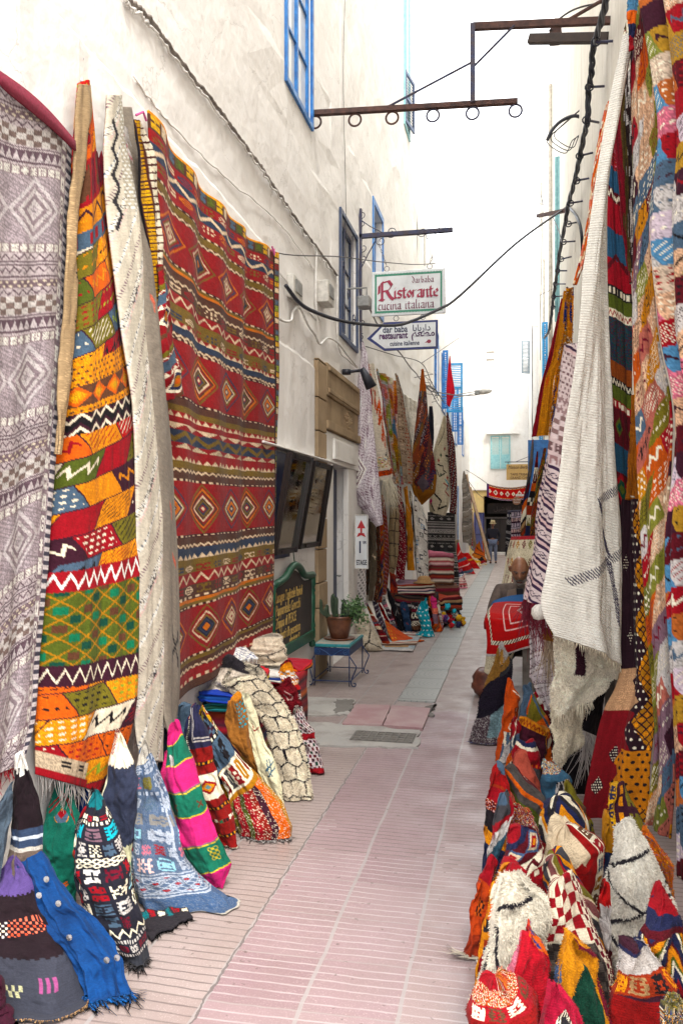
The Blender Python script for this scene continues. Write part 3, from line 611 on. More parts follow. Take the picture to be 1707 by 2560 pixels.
# ---------------------------------------------------------------- walls with openings (plane X = x, facing the alley)
def wallface(name, parent, x, side, Y, Z, ops, mat, th=.35, depth=.2, wav=.006, step=.6, seed=0):
    y0, y1 = Y; z0, z1 = Z
    cy = sorted(set([y0, y1]+[o[i] for o in ops for i in (0, 1)]+list(np.arange(y0, y1, step)))); cz = sorted(set([z0, z1]+[o[i] for o in ops for i in (2, 3)]+list(np.arange(z0, z1, step))))
    cy = [v for i, v in enumerate(cy) if i == 0 or v-cy[i-1] > .004]; cz = [v for i, v in enumerate(cz) if i == 0 or v-cz[i-1] > .004]
    rs = np.random.RandomState(seed); off = rs.randn(len(cy), len(cz))*wav; m = MB(); idx = {}
    inside = lambda a, b: any(o[0]-.001 <= a <= o[1]+.001 and o[2]-.001 <= b <= o[3]+.001 for o in ops)
    V = []; F = []
    for i, a in enumerate(cy):
        for j, b in enumerate(cz): idx[i, j] = len(V); V.append((x+(0 if inside(a, b) else off[i, j]), a, b))
    for i in range(len(cy)-1):
        for j in range(len(cz)-1):
            a, b = (cy[i]+cy[i+1])/2, (cz[j]+cz[j+1])/2
            if any(o[0] < a < o[1] and o[2] < b < o[3] for o in ops): continue
            f = (idx[i, j], idx[i+1, j], idx[i+1, j+1], idx[i, j+1]); F.append(f if side > 0 else f[::-1])
    m.add(V, F)
    for o in ops:
        dp = o[4] if len(o) > 4 else depth; xb = x-side*dp; a, b, c, d = o[:4]
        Q = [(x, a, c), (x, b, c), (x, b, d), (x, a, d)]; W = [(xb, a, c), (xb, b, c), (xb, b, d), (xb, a, d)]
        m.add(Q+W, [((i+1) % 4, i, 4+i, 4+(i+1) % 4) if side > 0 else (i, (i+1) % 4, 4+(i+1) % 4, 4+i) for i in range(4)])
    # body behind the face
    xb = x-side*2.2; xf = x-side*1.6
    m.box((min(xb, xf), y0, z0), (max(xb, xf), y1, z1))
    m.box((min(xf, x-side*.03), y0, z1-.3), (max(xf, x-side*.03), y1, z1-.002)); m.box((min(xf, x-side*.03), y1-.3, z0), (max(xf, x-side*.03), y1-.002, z1-.31)); m.box((min(xf, x-side*.03), y0+.002, z0), (max(xf, x-side*.03), y0+.3, z1-.31))
    return m.build(name, mat, parent, smooth=False)
def casement(parent, x, side, Y, Z, fm, pm, cols=2, rows=3, fw=.06, name='window', proud=.02, deep=.1):
    y0, y1 = Y; z0, z1 = Z; m = MB(); s = side; a, b = x-s*deep, x-s*(deep-.06); a, b = min(a, b), max(a, b)
    m.box((a, y0, z0), (b, y0+fw, z1)); m.box((a, y1-fw, z0), (b, y1, z1)); m.box((a, y0+fw, z0), (b, y1-fw, z0+fw)); m.box((a, y0+fw, z1-fw), (b, y1-fw, z1))
    # outer architrave proud of the wall
    c, d = sorted((x+s*.002, x+s*proud)); q = fw*.9
    m.box((c, y0-q, z0-q), (d, y0, z1+q)); m.box((c, y1, z0-q), (d, y1+q, z1+q)); m.box((c, y0, z0-q), (d, y1, z0)); m.box((c, y0, z1), (d, y1, z1+q))
    f = m.build(name, fm, parent)
    g = MB(); w_ = (y1-y0-2*fw)/cols; h_ = (z1-z0-2*fw)/rows; a2, b2 = a+.008, b-.008
    for i in range(1, cols): g.box((a2-.01, y0+fw+i*w_-.03, z0+fw), (b2+.012, y0+fw+i*w_+.03, z1-fw))
    for j in range(1, rows):
        for i in range(cols): g.box((a2, y0+fw+i*w_+(.031 if i else 0), z0+fw+j*h_-.013), (b2, y0+fw+(i+1)*w_-(.031 if i < cols-1 else 0), z0+fw+j*h_+.013))
    if cols*rows > 1: g.build('glazing_bars', fm, f)
    p = MB(); xm = (a+b)/2; p.box((xm-.004, y0+fw, z0+fw), (xm+.004, y1-fw, z1-fw)); p.build('pane', pm, f)
    return f
def louvre(mb, M, w_, h_, t=.035, fr=.06, pitch=.055, mid=True):
    """shutter leaf in local x (width) z (height), y thickness"""
    mb.box((0, 0, 0), (fr, t, h_), M); mb.box((w_-fr, 0, 0), (w_, t, h_), M); mb.box((fr, 0, 0), (w_-fr, t, fr), M); mb.box((fr, 0, h_-fr), (w_-fr, t, h_), M)
    if mid: mb.box((fr, 0, h_/2-fr/2), (w_-fr, t, h_/2+fr/2), M)
    z = fr+pitch*.6
    while z < h_-fr-.02:
        if not (mid and abs(z-h_/2) < fr*.8): mb.add([tuple(M @ Vector(v)) for v in ((fr, t*.1, z-.012), (w_-fr, t*.1, z-.012), (w_-fr, t*.9, z+.016), (fr, t*.9, z+.016), (fr, t*.1, z-.018), (w_-fr, t*.1, z-.018), (w_-fr, t*.9, z+.010), (fr, t*.9, z+.010))], [(0,1,2,3), (7,6,5,4), (0,4,5,1), (3,2,6,7)])
        z += pitch
LW = -2.1
A = empty('white_building', (LW, 10, 0), 'tall white plastered building along the left side of the alley', 'building')
opsA = [(7.42, 8.35, 5.87, 8.1, .14), (9.84, 10.87, 4.02, 5.48, .2), (12.28, 13.1, 5.0, 6.5, .2), (15.8, 16.5, 9.4, 12.6, .12), (9.34, 10.28, 0, 2.37, .16), (11.3, 17.2, 0, 3.1, 1.5)]
wallface('wall', A, LW, 1, (1.5, 17.9), (0, 14), opsA, PW, seed=2)
m = MB()   # thicker lower coat of plaster with an uneven top edge
rs = np.random.RandomState(8)
def coat(y0, y1, z1, pr=.03):
    n = int((y1-y0)/.12)+2; ys = np.linspace(y0, y1, n); zt = z1+np.cumsum(rs.randn(n))*.006+rs.randn(n)*.006
    V = []; F = []
    for y_, z_ in zip(ys, zt): V += [(LW+pr, y_, 0), (LW+pr+rs.randn()*.004, y_, z_-.03), (LW+.016, y_, z_)]
    for i in range(n-1): F += [(3*i, 3*i+3, 3*i+4, 3*i+1), (3*i+1, 3*i+4, 3*i+5, 3*i+2)]
    m.add(V, F)
coat(1.6, 6.95, 4.08); coat(6.95, 8.45, 3.35, .026)
m.build('plaster_coat', PW, A, smooth=False)
casement(A, LW, 1, (7.42, 8.35), (5.87, 8.1), bluep, pane_w, 2, 4, proud=.03, deep=.07)
f = casement(A, LW, 1, (9.84, 10.87), (4.02, 5.48), plain('slate_blue_paint', (58, 72, 104), .5), pane_w, 2, 3, proud=.03, deep=.12)
m = MB()
for k in range(3):
    c0 = (LW+.01, 10.0+.35*k, 4.85-.25*k); m.tube(spiral(c0, (0, 1, 0), (0, 0, 1), .10, .02, 1.4), .006, 5)
m.tube([(LW+.01, 10.1, 4.05), (LW+.01, 10.1, 5.45)], .007, 5); m.tube([(LW+.01, 10.6, 4.05), (LW+.01, 10.6, 5.45)], .007, 5); m.build('scroll_grille', steel, f)
casement(A, LW, 1, (12.28, 13.1), (5.0, 6.5), bluep, skyp, 1, 2, fw=.10, proud=.02, deep=.16)
f = casement(A, LW, 1, (15.8, 16.5), (9.4, 12.6), palet, pane_w, 1, 4, proud=.03, deep=.1)
m = MB(); louvre(m, Matrix.Translation((LW+.03, 15.85, 9.45)) @ Matrix.Rotation(math.radians(80), 4, 'Z'), .6, 1.0); m.build('shutter', plain('blue_grey_paint', (92, 110, 146), .5), A)
# doorway: stone jambs, lintel with carving, white inner frame, navy leaf, dark inside
m = MB(); rr = random.Random(5); z = 0
while z < 3.45:
    h_ = min(rr.uniform(.26, .42), 3.46-z); m.box((LW-.02, 8.52+rr.uniform(0, .01), z+.006), (LW+.045+rr.uniform(0, .012), 8.93, z+h_-.006)); z += h_
m.build('stone_jamb', stone, A, bevel=.012)
m = MB(); m.box((LW-.02, 8.94, 3.12), (LW+.05, 10.9, 3.48)); m.box((LW-.02, 8.94, 2.84), (LW+.028, 10.9, 3.115)); m.box((LW-.02, 8.94, 2.74), (LW+.065, 10.9, 2.835))
m.box((LW+.028, 9.0, 3.15), (LW+.062, 10.8, 3.20)); m.box((LW+.028, 9.0, 3.40), (LW+.07, 10.8, 3.44))
for k in range(60):  # carved relief
    a_ = rr.uniform(0, 6.28); r_ = rr.uniform(.02, .15); cy_, cz_ = 10.2+math.cos(a_)*r_*1.6, 2.98+math.sin(a_)*r_*.8; m.add(*(lambda c, r: ([(c[0]-.01, c[1]-r, c[2]), (c[0]-.01, c[1], c[2]-r), (c[0]-.01, c[1]+r, c[2]), (c[0]-.01, c[1], c[2]+r), (c[0]+.035, c[1], c[2])], [(0,1,4), (1,2,4), (2,3,4), (3,0,4)]))((LW+.03, cy_, cz_), .02))
m.build('carved_lintel', stone, A, bevel=.008)
m = MB(); m.box((LW-.02, 8.94, 2.37), (LW+.032, 10.9, 2.72)); m.box((LW-.02, 8.94, 0), (LW+.034, 9.33, 2.36)); m.box((LW-.05, 10.24, 0), (LW+.03, 10.62, 2.36)); m.box((LW+.03, 9.3, 2.42), (LW+.06, 10.6, 2.66)); m.build('door_surround', PW2, A, bevel=.01)
dr = MB(); dr.box((LW-.155, 9.35, .02), (LW-.13, 10.27, 2.35)); 
for k in range(3): dr.box((LW-.13, 9.44, .15+k*.72), (LW-.118, 10.19, .72+k*.72))
d_ = dr.build('door', navyp, A, bevel=.006); m = MB(); m.tube([(LW-.12, 10.22, 1.0), (LW-.07, 10.22, 1.0), (LW-.07, 10.12, 1.0)], .012, 6); m.build('handle', zinc, d_)
m = MB(); m.box((LW-1.55, 11.2, 0), (LW-1.5, 17.3, 3.1)); m.build('shop_shade_panel', dark, A)  # near-black panel, stands in for the shade inside the shop
B = empty('white_building', (LW, 25, 0), 'lower sunlit white building with blue shutters farther along the left side', 'building')
opsB = [(21.9, 23.0, 5.2, 6.8, .15), (24.1, 25.2, 4.9, 6.5, .15), (26.6, 27.5, 4.6, 6.1, .15), (29.5, 30.4, 4.4, 5.8, .15), (33.5, 34.5, 4.3, 5.7, .15), (30.9, 31.9, 0, 2.85, .2)]
wallface('wall', B, LW, 1, (17.92, 39.2), (0, 8.6), opsB, PW2, seed=4)
for i, o_ in enumerate(opsB[:5]):
    casement(B, LW, 1, o_[:2], o_[2:4], bluep if i != 2 else skyp, pane_d, 2, 3, deep=.1)
def shut(parent, y, z0, z1, wd, ang, mat, hinge=1):
    m = MB(); Mx = Matrix.Translation((LW+.04, y, z0)) @ Matrix.Rotation(math.radians(ang), 4, 'Z'); louvre(m, Mx, wd, z1-z0); m.build('shutter', mat, parent)
shut(B, 24.0, 4.9, 6.6, .16, -10, bluep); shut(B, 25.25, 4.95, 6.45, .50, 0, skyp)
shut(B, 27.6, 4.6, 6.1, .22, 10, bluep); shut(B, 30.4, 4.4, 5.8, .2, 10, bluep)
m = MB(); m.box((LW-.15, 30.9, .02), (LW-.08, 31.9, 2.83)); m.box((LW+.0, 30.84, 0), (LW+.03, 30.9, 2.9)); m.build('door', bluep, B)
m = MB(); m.box((LW-.0, 19.0, 0), (LW+.05, 31, .9)); m.build('stone_plinth', stone, B, bevel=.01)
# end of the alley
E_ = empty('white_building', (-.2, 39.3, 0), 'white house with pale teal shutters closing the end of the alley', 'building')
def yface(name, parent, y, X, Z, ops, mat, dp=.25):
    x0, x1 = X; z0, z1 = Z; cx = sorted(set([x0, x1]+[o[i] for o in ops for i in (0, 1)])); cz = sorted(set([z0, z1]+[o[i] for o in ops for i in (2, 3)])); m = MB()
    for i in range(len(cx)-1):
        for j in range(len(cz)-1):
            a, b = (cx[i]+cx[i+1])/2, (cz[j]+cz[j+1])/2
            if any(o[0] < a < o[1] and o[2] < b < o[3] for o in ops): continue
            m.add([(cx[i], y, cz[j]), (cx[i+1], y, cz[j]), (cx[i+1], y, cz[j+1]), (cx[i], y, cz[j+1])], [(0, 1, 2, 3)])
    for o in ops:
        a, b, c, d = o[:4]; e = o[4] if len(o) > 4 else dp; Q = [(a, y, c), (b, y, c), (b, y, d), (a, y, d)]; W = [(p[0], y+e, p[2]) for p in Q]
        m.add(Q+W, [((i+1) % 4, i, 4+i, 4+(i+1) % 4) for i in range(4)])
    m.box((x0, y+4.0, z0), (x1, y+4.3, z1)); m.box((x0, y+.01, z1-.2), (x1, y+3.99, z1-.001)); return m.build(name, mat, parent)
yface('wall', E_, 39.2, (-6, 5), (3.0, 8.8), [(-1.12, -.22, 4.0, 5.55, .12)], PW2)
yface('shopfront_wall', E_, 39.16, (-6, 5), (0, 3.0), [(-1.44, .55, 0, 2.74, 1.2)], PO)
m = MB(); m.box((-1.3, 38.95, 5.62), (.2, 39.19, 5.78)); m.box((-1.05, 39.05, 5.78), (.0, 39.19, 5.95)); m.box((-3, 39.08, 3.0), (3, 39.15, 3.06)); m.build('cornice', PW2, E_)
for k, x_ in enumerate((-1.12, -.66)):
    m = MB(); Mx = Matrix.Translation((x_, 39.12, 4.0)); louvre(m, Mx @ Matrix.Translation((0, 0, .62)), .445, .93, mid=False)
    m.box((0, 0, 0), (.445, .035, .62), Mx); m.box((.05, -.012, .06), (.395, 0, .56), Mx); m.build('shutter', palet, E_)
m = MB(); m.box((-1.44, 40.3, 0), (.55, 40.36, 2.74)); m.build('gate_shade_panel', dark, E_)  # near-black sheet painted as the shade deep in the gateway
m = MB(); m.box((-1.44, 39.9, 1.66), (.55, 39.98, 1.74)); m.box((-1.44, 39.9, 0), (-1.36, 39.98, 1.66)); m.box((-1.14, 39.9, 0), (-1.08, 39.98, 1.66)); m.box((-.35, 39.9, 0), (-.30, 39.98, 1.66)); m.build('door_frame', plain('grey_door_frame', (104, 98, 98), .6), E_)
m = MB(); m.box((-1.1, 39.93, .1), (-.72, 39.97, 1.64)); m.box((-.70, 39.93, .1), (-.36, 39.97, 1.64)); m.build('door', plain('dark_brown_door', (52, 44, 44), .6), E_)
txtm = plain('dim_sign_paint', (96, 84, 84), .7)
m = MB(); m.box((-1.3, 39.86, 1.9), (.45, 39.9, 2.4)); m.build('fascia_board', plain('charcoal_board', (48, 42, 44), .7), E_)
text(E_, '\uFEDE\uFEF4\uFEB8\uFED3\uFE8E\uFEDF \uFEEE\uFE92\uFEDF', (-1.0, 39.85, 2.05), (1, 0, 0), .28, txtm, name='faded_lettering')
F_ = empty('white_building', (-2, 46, 0), 'distant pale upper house with a small grey window above the alley end', 'building')
yface('wall', F_, 46, (-9, 8), (8.9, 15), [(-1.55, -1.1, 9.6, 10.9, .1)], PW2); m = MB()
for k in range(3): m.box((-1.52, 46.02, 9.65+k*.42), (-1.13, 46.06, 9.95+k*.42))
m.build('window', plain('pale_grey_paint', (196, 200, 200), .6), F_)
R2 = empty('white_building', (.62, 35, 0), 'white building with a grey shutter at the far right end of the alley', 'building')
wallface('wall', R2, .62, -1, (31.6, 39.1), (0, 9.2), [(34.5, 35.3, 7.6, 9.0, .1)], PW2, seed=6)
m = MB(); louvre(m, Matrix.Translation((.58, 34.4, 7.6)) @ Matrix.Rotation(math.radians(205), 4, 'Z'), .36, 1.35); m.build('shutter', plain('grey_blue_paint', (150, 164, 172), .6), R2)
RW = .95
R1 = empty('cream_building', (RW, 15, 0), 'tall weathered cream building along the right side of the alley', 'building')
wallface('wall', R1, RW, -1, (1.2, 31.5), (0, 14), [(9.5, 14, 0, 3.0, 1.4), (18.5, 19.5, 6.0, 8.0, .15)], PR_, seed=7)
m = MB(); m.box((RW-.09, 30.6, 0), (RW-.004, 31.4, 13.9)); m.build('corner_pilaster', PR_, R1)
for y_, z0, z1, w_, mt in ((18.0, 5.9, 9.4, .28, palet), (24.5, 5.6, 7.4, .45, skyp), (28, 3.6, 5.6, .42, skyp)):
    m = MB(); louvre(m, Matrix.Translation((RW-.02, y_, z0)) @ Matrix.Rotation(math.radians(168), 4, 'Z'), w_*.35, z1-z0); m.build('shutter', mt, R1)
m = MB(); m.tube([(RW-.05, 22, .5), (RW-.05, 22, 13)], .05, 10); m.tube([(RW-.05, 27, 2), (RW-.05, 27, 10)], .03, 8); m.build('downpipe', plain('old_pipe_paint', (188, 180, 166), .7), R1)
# ================================================================ LEFT WALL HANGINGS
def nail(p, parent=None):
    pass
def p_mauve(cv):
    base = ['lilac', (182,164,172)]; d = (122,98,110)
    L = [(.5, ('zz', (206,194,196), d, 14, .12)), (.35, ('st', [(206,194,196), d, (206,194,196)])), (.5, ('dot', (150,128,136), 'ivory', 16, 2, .07)), (.5, ('zz', (206,194,196), d, 12, .12)), (1.1, ('chk', (214,208,204), (150,128,122), 15, 3)), (.35, ('st', [(206,194,196), d, (206,194,196), d])), (.6, ('tri', (206,196,198), d, 16)), (.3, ('st', [d, (206,194,196)])), (.6, ('gl', (170,148,154), ['white'], 14, 3)), (4.2, ('dia', 2.4, (198,186,190), (216,208,208), (176,158,165), (214,206,206), (184,168,174), (216,208,210), (190,176,182))), (.6, ('gl', (170,148,154), ['white'], 14, 3)), (.5, ('zz', (206,194,196), d, 14, .12)), (.3, ('st', [d, (210,200,202), d]))]
    bands(cv, L, .10, 4, wob=.008)
    m = (cv.u > .93); spec(cv, ('chk', (220,212,212), (84,80,96), 3, 1), m, cv.v*46, (cv.u-.93)/.07)
    m = (cv.u > .86) & (cv.u < .92); spec(cv, ('gl', (160,140,148), ['white'], 1, 5), m, cv.v*30, (cv.u-.86)/.06*.99)
    sp = np.abs(((cv.v*150) % 1)-.5) < .16; cv.c[sp] *= .86
    q = cv.r.rand(*cv.u.shape) < .14; cv.c[q] *= .70; cv.c *= .90
    cv.c[cv.v < .012] = col('crim')
root, P = sheet('hanging_rug', 'large mauve and white woven rug with crimson top edge at the far left', 'rug', [(-120, 90), (-110, 900), (-100, 1500), (-90, 1990)], cr('A', [(0, 440), (200, 590), (405, 790)])[2:]+cr('A', [(395, 1000), (352, 2016)])+cr('B', [(320, 400), (250, 1300), (205, 1780)])+cr('C', [(150, 200), (90, 380)]), ('X', -2.03), p_mauve, folds=((1.5, .010), (4, .004)), seed=1, belly=.02, kk=.09, wob=.006, fr=((0, 0, -1), .05, (60, 'crim')), mat='flat')
tri_ = MB()   # turned-over crimson top
a0, a1 = onX(-10, 180, -2.0), onX(182, 357, -2.0); b1 = onX(182, 345, -1.99); n_ = 24; V = []; F = []
for i in range(n_+1):
    t = i/n_; top = a0*(1-t)+a1*t+np.array((0, 0, .03*math.sin(t*3.1)-.01)); hh = .03+.06*t**.6*(1-t)*1.4; V += [(-2.0+.012, top[1], top[2]+.015), (-1.985, top[1], top[2]-hh)]
F = [(2*i, 2*i+1, 2*i+3, 2*i+2) for i in range(n_)]; link('turned_edge', V, F, plain('crimson_wool', (132, 30, 56), .95, nscale=90, bstr=.8), root, True, thick=.01)

WARM = ['crim', 'amber', 'orange', 'olive', 'moss', 'plum', 'slate', 'cream', 'amber', 'red', 'wine', 'dgrey']
def p_patch(cv):
    patch(cv, 2.3, 27, ['crim', 'amber', 'orange', 'olive', 'plum', 'amber', 'slate', 'cream', 'amber', 'red', 'orange', 'moss', 'crim', 'amber'], .9, ink=('black', 'cream', 'amber', 'crim', 'lime'), seam='plum', seed=12)
    sl = .05; v = cv.v+sl*(cv.u-.5)
    def zone(a, b, sp): m = (v >= a) & (v < b); spec(cv, sp, m, cv.u, np.clip((v-a)/(b-a), 0, .999))
    cv.v, vv = v, cv.v
    zone(.10, .165, ('gl', 'crim', ['brown', 'wine'], 4, 2)); zone(.165, .20, ('zz', 'amber', 'plum', 3, .08))
    zone(.20, .225, ('dash', 'slate', 'crim', 5)); zone(.39, .46, ('dot', 'amber', 'brown', 15, 9, .06)); zone(.42, .45, ('dia', 4, 'gold', 'amber', 'orange', 'brown'))
    zone(.46, .49, ('zm', ['black', 'plum', 'cream', 'black'], 6, 1.5, .6)); zone(.685, .715, ('zz', 'crim', 'white', 9, .12))
    zone(.715, .82, ('net', 'moss', 'mustard', 4.5, 4, .05, ['dgreen', 'moss', 'brown', 'green'])); zone(.82, .85, ('zz', 'plum', 'cream', 9, .08))
    cv.v = vv
    m = (cv.v > .965) & (cv.u < .55); cv.c[m] = col('sand'); cv.c[(cv.v > .988) & (cv.u < .6)] = col('crim')
    for q in (.2, .4): lines(cv, [[(q, .972), (q+.08, .972)], [(q, .978), (q+.08, .978)]], 'black', .008, 4)
root, P = sheet('hanging_rug', 'long strip of amber, red and green patchwork kilim hung from a nail', 'rug', cr('A', [(438, 470), (425, 600), (408, 760), (405, 1100), (398, 1400), (375, 1900)])+cr('B', [(352, 300), (325, 650), (270, 1200), (235, 1500), (205, 1800)])+cr('C', [(165, 60), (150, 350), (150, 430)]),
  cr('A', [(462, 470), (500, 620), (520, 720), (560, 920), (590, 1200), (640, 1500), (665, 1700), (690, 1960)])+cr('B', [(712, 150), (740, 500), (755, 1000), (745, 1600), (745, 1950)])+cr('C', [(612, 60), (610, 200), (480, 520)]), ('D', 3.93, 4.25, 3.55, 3.95), p_patch, folds=((1.2, .02), (2.5, .01)), seed=3, belly=.16, fr=((0, 0, -1), .09, (70, 'lgrey')))
m = MB(); b = onD(203, 200, 4.0); m.tube([b+np.array((0, 0, -.02)), b+np.array((-.03, .02, .06)), b+np.array((0, .02, .12))], [.022, .012, .006], 6); m.build('hanging_knot', plain('string_rag', (196, 190, 200), .9), root)
def p_under(cv): cv.c[:] = col('beige'); 
# the turned tan back face of the patchwork strip
def p_tan(cv):
    cv.c[:] = col((188, 160, 124))
    for k in range(6):
        for q in (.35, .5, .65): lines(cv, [[(q, .12+k*.13), (q+.07, .12+k*.13)], [(q+.03, .108+k*.13), (q+.10, .108+k*.13)], [(q+.03, .132+k*.13), (q+.10, .132+k*.13)]], 'black', .012, 3)
o, P = sheet('hanging_rug', None, None, cr('A', [(436, 470), (424, 600), (404, 800), (398, 1200), (380, 1700), (360, 2016)])+cr('B', [(345, 350), (318, 640)]), cr('A', [(465, 470), (505, 620), (495, 840), (455, 1020), (412, 1240), (395, 1600), (375, 2016)])+cr('B', [(356, 350), (324, 640)]), ('D', 3.84, 4.08, 3.6, 3.7), p_tan, folds=((1, .01),), seed=4, belly=.10, parent=root, part='turned_back')

def p_cream(cv):
    cr1 = (206, 198, 182); L = []
    for k in range(7): L += [(1.2, cr1), (.12, ('dash', 'white', 'slate', 16)), (.10, 'white'), (1.0, cr1), (.06, 'mauve'), (.10, cr1), (.06, 'mauve'), (1.0, cr1), (.35, ('zm', ['white', 'dgrey', 'white', cr1], 8, 1.2, .5)), (.25, ('gl', cr1, ['white', 'dgrey'], 4, k)), (.12, ('dash', 'lpink', 'lilac', 12))]
    bands(cv, L, .16, 1, wob=.01); m = cv.v < .17; c = cv.c[m]; spec(cv, ('dot', (186, 178, 160), 'white', 6, 30, .10), m & (cv.u > .3), cv.u, cv.v/.17*.99)
    lines(cv, [[(.1+.12*((i % 2)), .04+.02*i) for i in range(9)]], 'char', .03, 5)
sheet('hanging_rug', 'cream wool rug with thin grey and black diagonal stripes, between patchwork and plain rugs', 'rug', cr('A', [(585, 530), (578, 650), (565, 900), (590, 1200), (640, 1600), (680, 2016)])+cr('B', [(715, 200), (740, 500), (755, 1000), (750, 1700)])+cr('C', [(612, 120), (612, 300), (640, 370)]),
  cr('A', [(605, 530), (640, 700), (680, 870), (740, 1120), (770, 1500), (805, 2016)])+cr('B', [(830, 400), (850, 800), (875, 1200), (888, 2016)])+cr('C', [(735, 60), (728, 300), (720, 380)]), ('D', 4.05, 4.5, 4.0, 4.35), p_cream, folds=((1.1, .012),), seed=6, belly=.16, wob=.006, kk=.07)
def p_plain(cv):
    cv.c[:] = col((158, 147, 134)); L = cv.sn(8); cv.c *= (.9+.2*L)[..., None]
    for i, (a, b) in enumerate(((.2, .3), (.5, .31), (.35, .62), (.5, .70))): lines(cv, [[(a, b), (a+.12, b+.01), (a+.1, b+.02)]], 'salmon', .02, 3)
    for s_ in (-1, 1): lines(cv, [[(.5-.14, .84-.02*s_), (.5+.14, .84+.02*s_)]], 'black', .02, 4)
    for a, b in ((.36, .82), (.64, .82), (.36, .86), (.64, .86)): lines(cv, [[(a, b), (a+.01, b)]], 'black', .05, 4)
sheet('hanging_rug', 'narrow plain stone-grey wool rug with a small black cross near the bottom', 'rug', cr('A', [(668, 600), (690, 800), (730, 1200), (790, 1700), (820, 2016)])+cr('B', [(850, 500), (880, 1200), (890, 1900)])+cr('C', [(735, 100), (740, 200), (770, 240)]),
  cr('A', [(682, 600), (735, 800), (780, 1200), (850, 1600), (900, 2016)])+cr('B', [(925, 400), (965, 1000), (985, 1600), (985, 2016)])+cr('C', [(808, 60), (798, 180), (770, 320)]), ('D', 4.3, 4.7, 4.25, 4.6), p_plain, folds=((1.2, .012),), seed=7, belly=.12, wob=.006, kk=.09)
def p_thin(cv):
    cv.c[:] = col('lgrey'); lines(cv, [[(.3+.25*(i % 2), i/30) for i in range(28)]], 'rose', .05, 6)
sheet('hanging_rug', 'thin pale grey rug edge with a pink chain stitch behind the cream rug', 'rug', cr('A', [(660, 660), (690, 900), (760, 1500), (790, 1900)]), cr('A', [(700, 720), (745, 900), (785, 1300), (800, 1900)]), ('X', -2.0), p_thin, folds=((1, .01),), seed=8, belly=.05)
def kil(cv):
    R_, Bn, N, O, W = (158, 36, 40), (92, 58, 46), (52, 64, 88), (128, 102, 44), (214, 190, 160); chain = lambda: (.16, ('zz', Bn, W, 30, .25)); cord = lambda: (.10, ('dash', (70, 30, 34), W, 30)); orn = (222, 124, 34)
    med = ('dia2', 5, [W, N, orn, orn, N, W, O, R_, R_, N, R_, R_], [W, R_, N, O, Bn, W, R_, Bn, orn, R_, O, R_]); star = ('dia2', 5, [R_, W, W, R_, W, O, R_, N, R_, orn, R_, R_], [orn, orn, 'ink', N, 'ink', O, R_, W, R_, R_, O, R_])
    S_ = lambda a, b, n=12: ('gl', a, b, n, 7, .35)
    L = [(.7, R_), (.35, S_(R_, [O, W, N, orn])), (.5, ('zz', N, W, 9, .16)), (.4, S_(R_, [O, W, orn])), (.2, R_), cord(), (.3, O), chain(), (1.9, star), cord(), (.22, ('st', [O, orn])), (.3, Bn), chain(), (.4, S_(Bn, [O, W, R_])), (.45, ('zz', R_, W, 16, .12)), (.25, O), (.35, S_(O, [R_, N, W])), (.2, ('tri', W, R_, 26)), (.3, N), chain(), cord(), (2.1, med), cord(), (.3, Bn), (.25, O), (.2, ('tri', W, R_, 26)),
      (.25, R_), (.22, ('tri', R_, W, 9)), (.5, ('zz', N, O, 9, .2)), (.22, ('tri', (200, 180, 150), R_, 9)), (.3, R_), (.2, ('tri', W, R_, 26)), (.28, O), chain(), (.25, Bn), cord(), (2.1, med), cord(), (.25, Bn), chain(), (.25, N), (.2, ('tri', W, N, 26)), (.2, O), (.35, S_(O, [R_, N, W])), (.5, ('zz', R_, W, 16, .12)), (.4, S_(Bn, [O, R_, W])), (.15, ('dash', Bn, W, 24)), (.25, ('st', [orn, O])), cord(), (1.9, star), cord(), (.3, ('st', [O, Bn])), chain(), (.3, R_), (.15, ('dash', R_, W, 24)), (.3, Bn)]
    bands(cv, L, 0, 1, wob=.006)
    m = cv.v < .03; spec(cv, ('gl', Bn, ['gold', W, R_, 'slate', 'moss'], 24, 4, .6), m, cv.u, cv.v/.03*.99)
    m = cv.u > .965; spec(cv, ('gl', Bn, ['gold', W, R_, 'slate', 'lime'], 1, 4, .6), m, cv.v*64, (cv.u-.965)/.035*.99); cv.c[np.abs(cv.u-.962) < .003] = col('black')
    cv.c[cv.v < .004] = col('amber')
KT, KR, KB = [(338, 300), (440, 432), (560, 560), (672, 632)], 0, 0
Lk = cr('A', [(745, 680), (800, 1000), (880, 1500), (890, 2016)])+cr('B', [(940, 500), (965, 1000), (990, 1600), (985, 2016)])+[(438, 1790)]
Rk = [(672, 632), (671, 900), (669, 1300), (667, 1575)]
# built as a true flat rectangle on the wall: corners measured on the wall plane
y0, y1, zt, zb = 4.30, 6.84, 4.02, .70; nu, nv = 250, 520
uu, vv = np.meshgrid(np.linspace(0, 1, nu), np.linspace(0, 1, nv)); cn = Cv(nu, nv, 44)
sag = .10*np.sin(np.pi*uu)*(1-vv)**2; Pk = np.stack([LW+.07+.030*np.sin(2*np.pi*2.3*uu+2*vv)*(.3+.7*uu)+.022*np.sin(2*np.pi*5*uu+4*vv)*(1-.6*vv)+.03*(cn.sn(6)-.5)+.10*vv*(1-uu), y0+(y1-y0)*uu+.02*(cn.sn(4)-.5)-.04*vv, zt-sag+.02-(zt-zb)*vv*(1+.03*uu*0)-.06*(1-uu)*vv+.02*(cn.sn(5)-.5)*vv], -1)
cvk = Cv(nu, nv, 21); kil(cvk); yarn(cvk, .12); cvk.c = np.clip(cvk.c*1.08, 0, .86)
kr = empty('hanging_rug', (LW+.05, (y0+y1)/2, zb), 'very large red, brown and blue kilim with bands of diamond medallions on the wall', 'rug')
finish('rug_cloth', Pk, cvk.c, 'flat', kr, thick=.012)
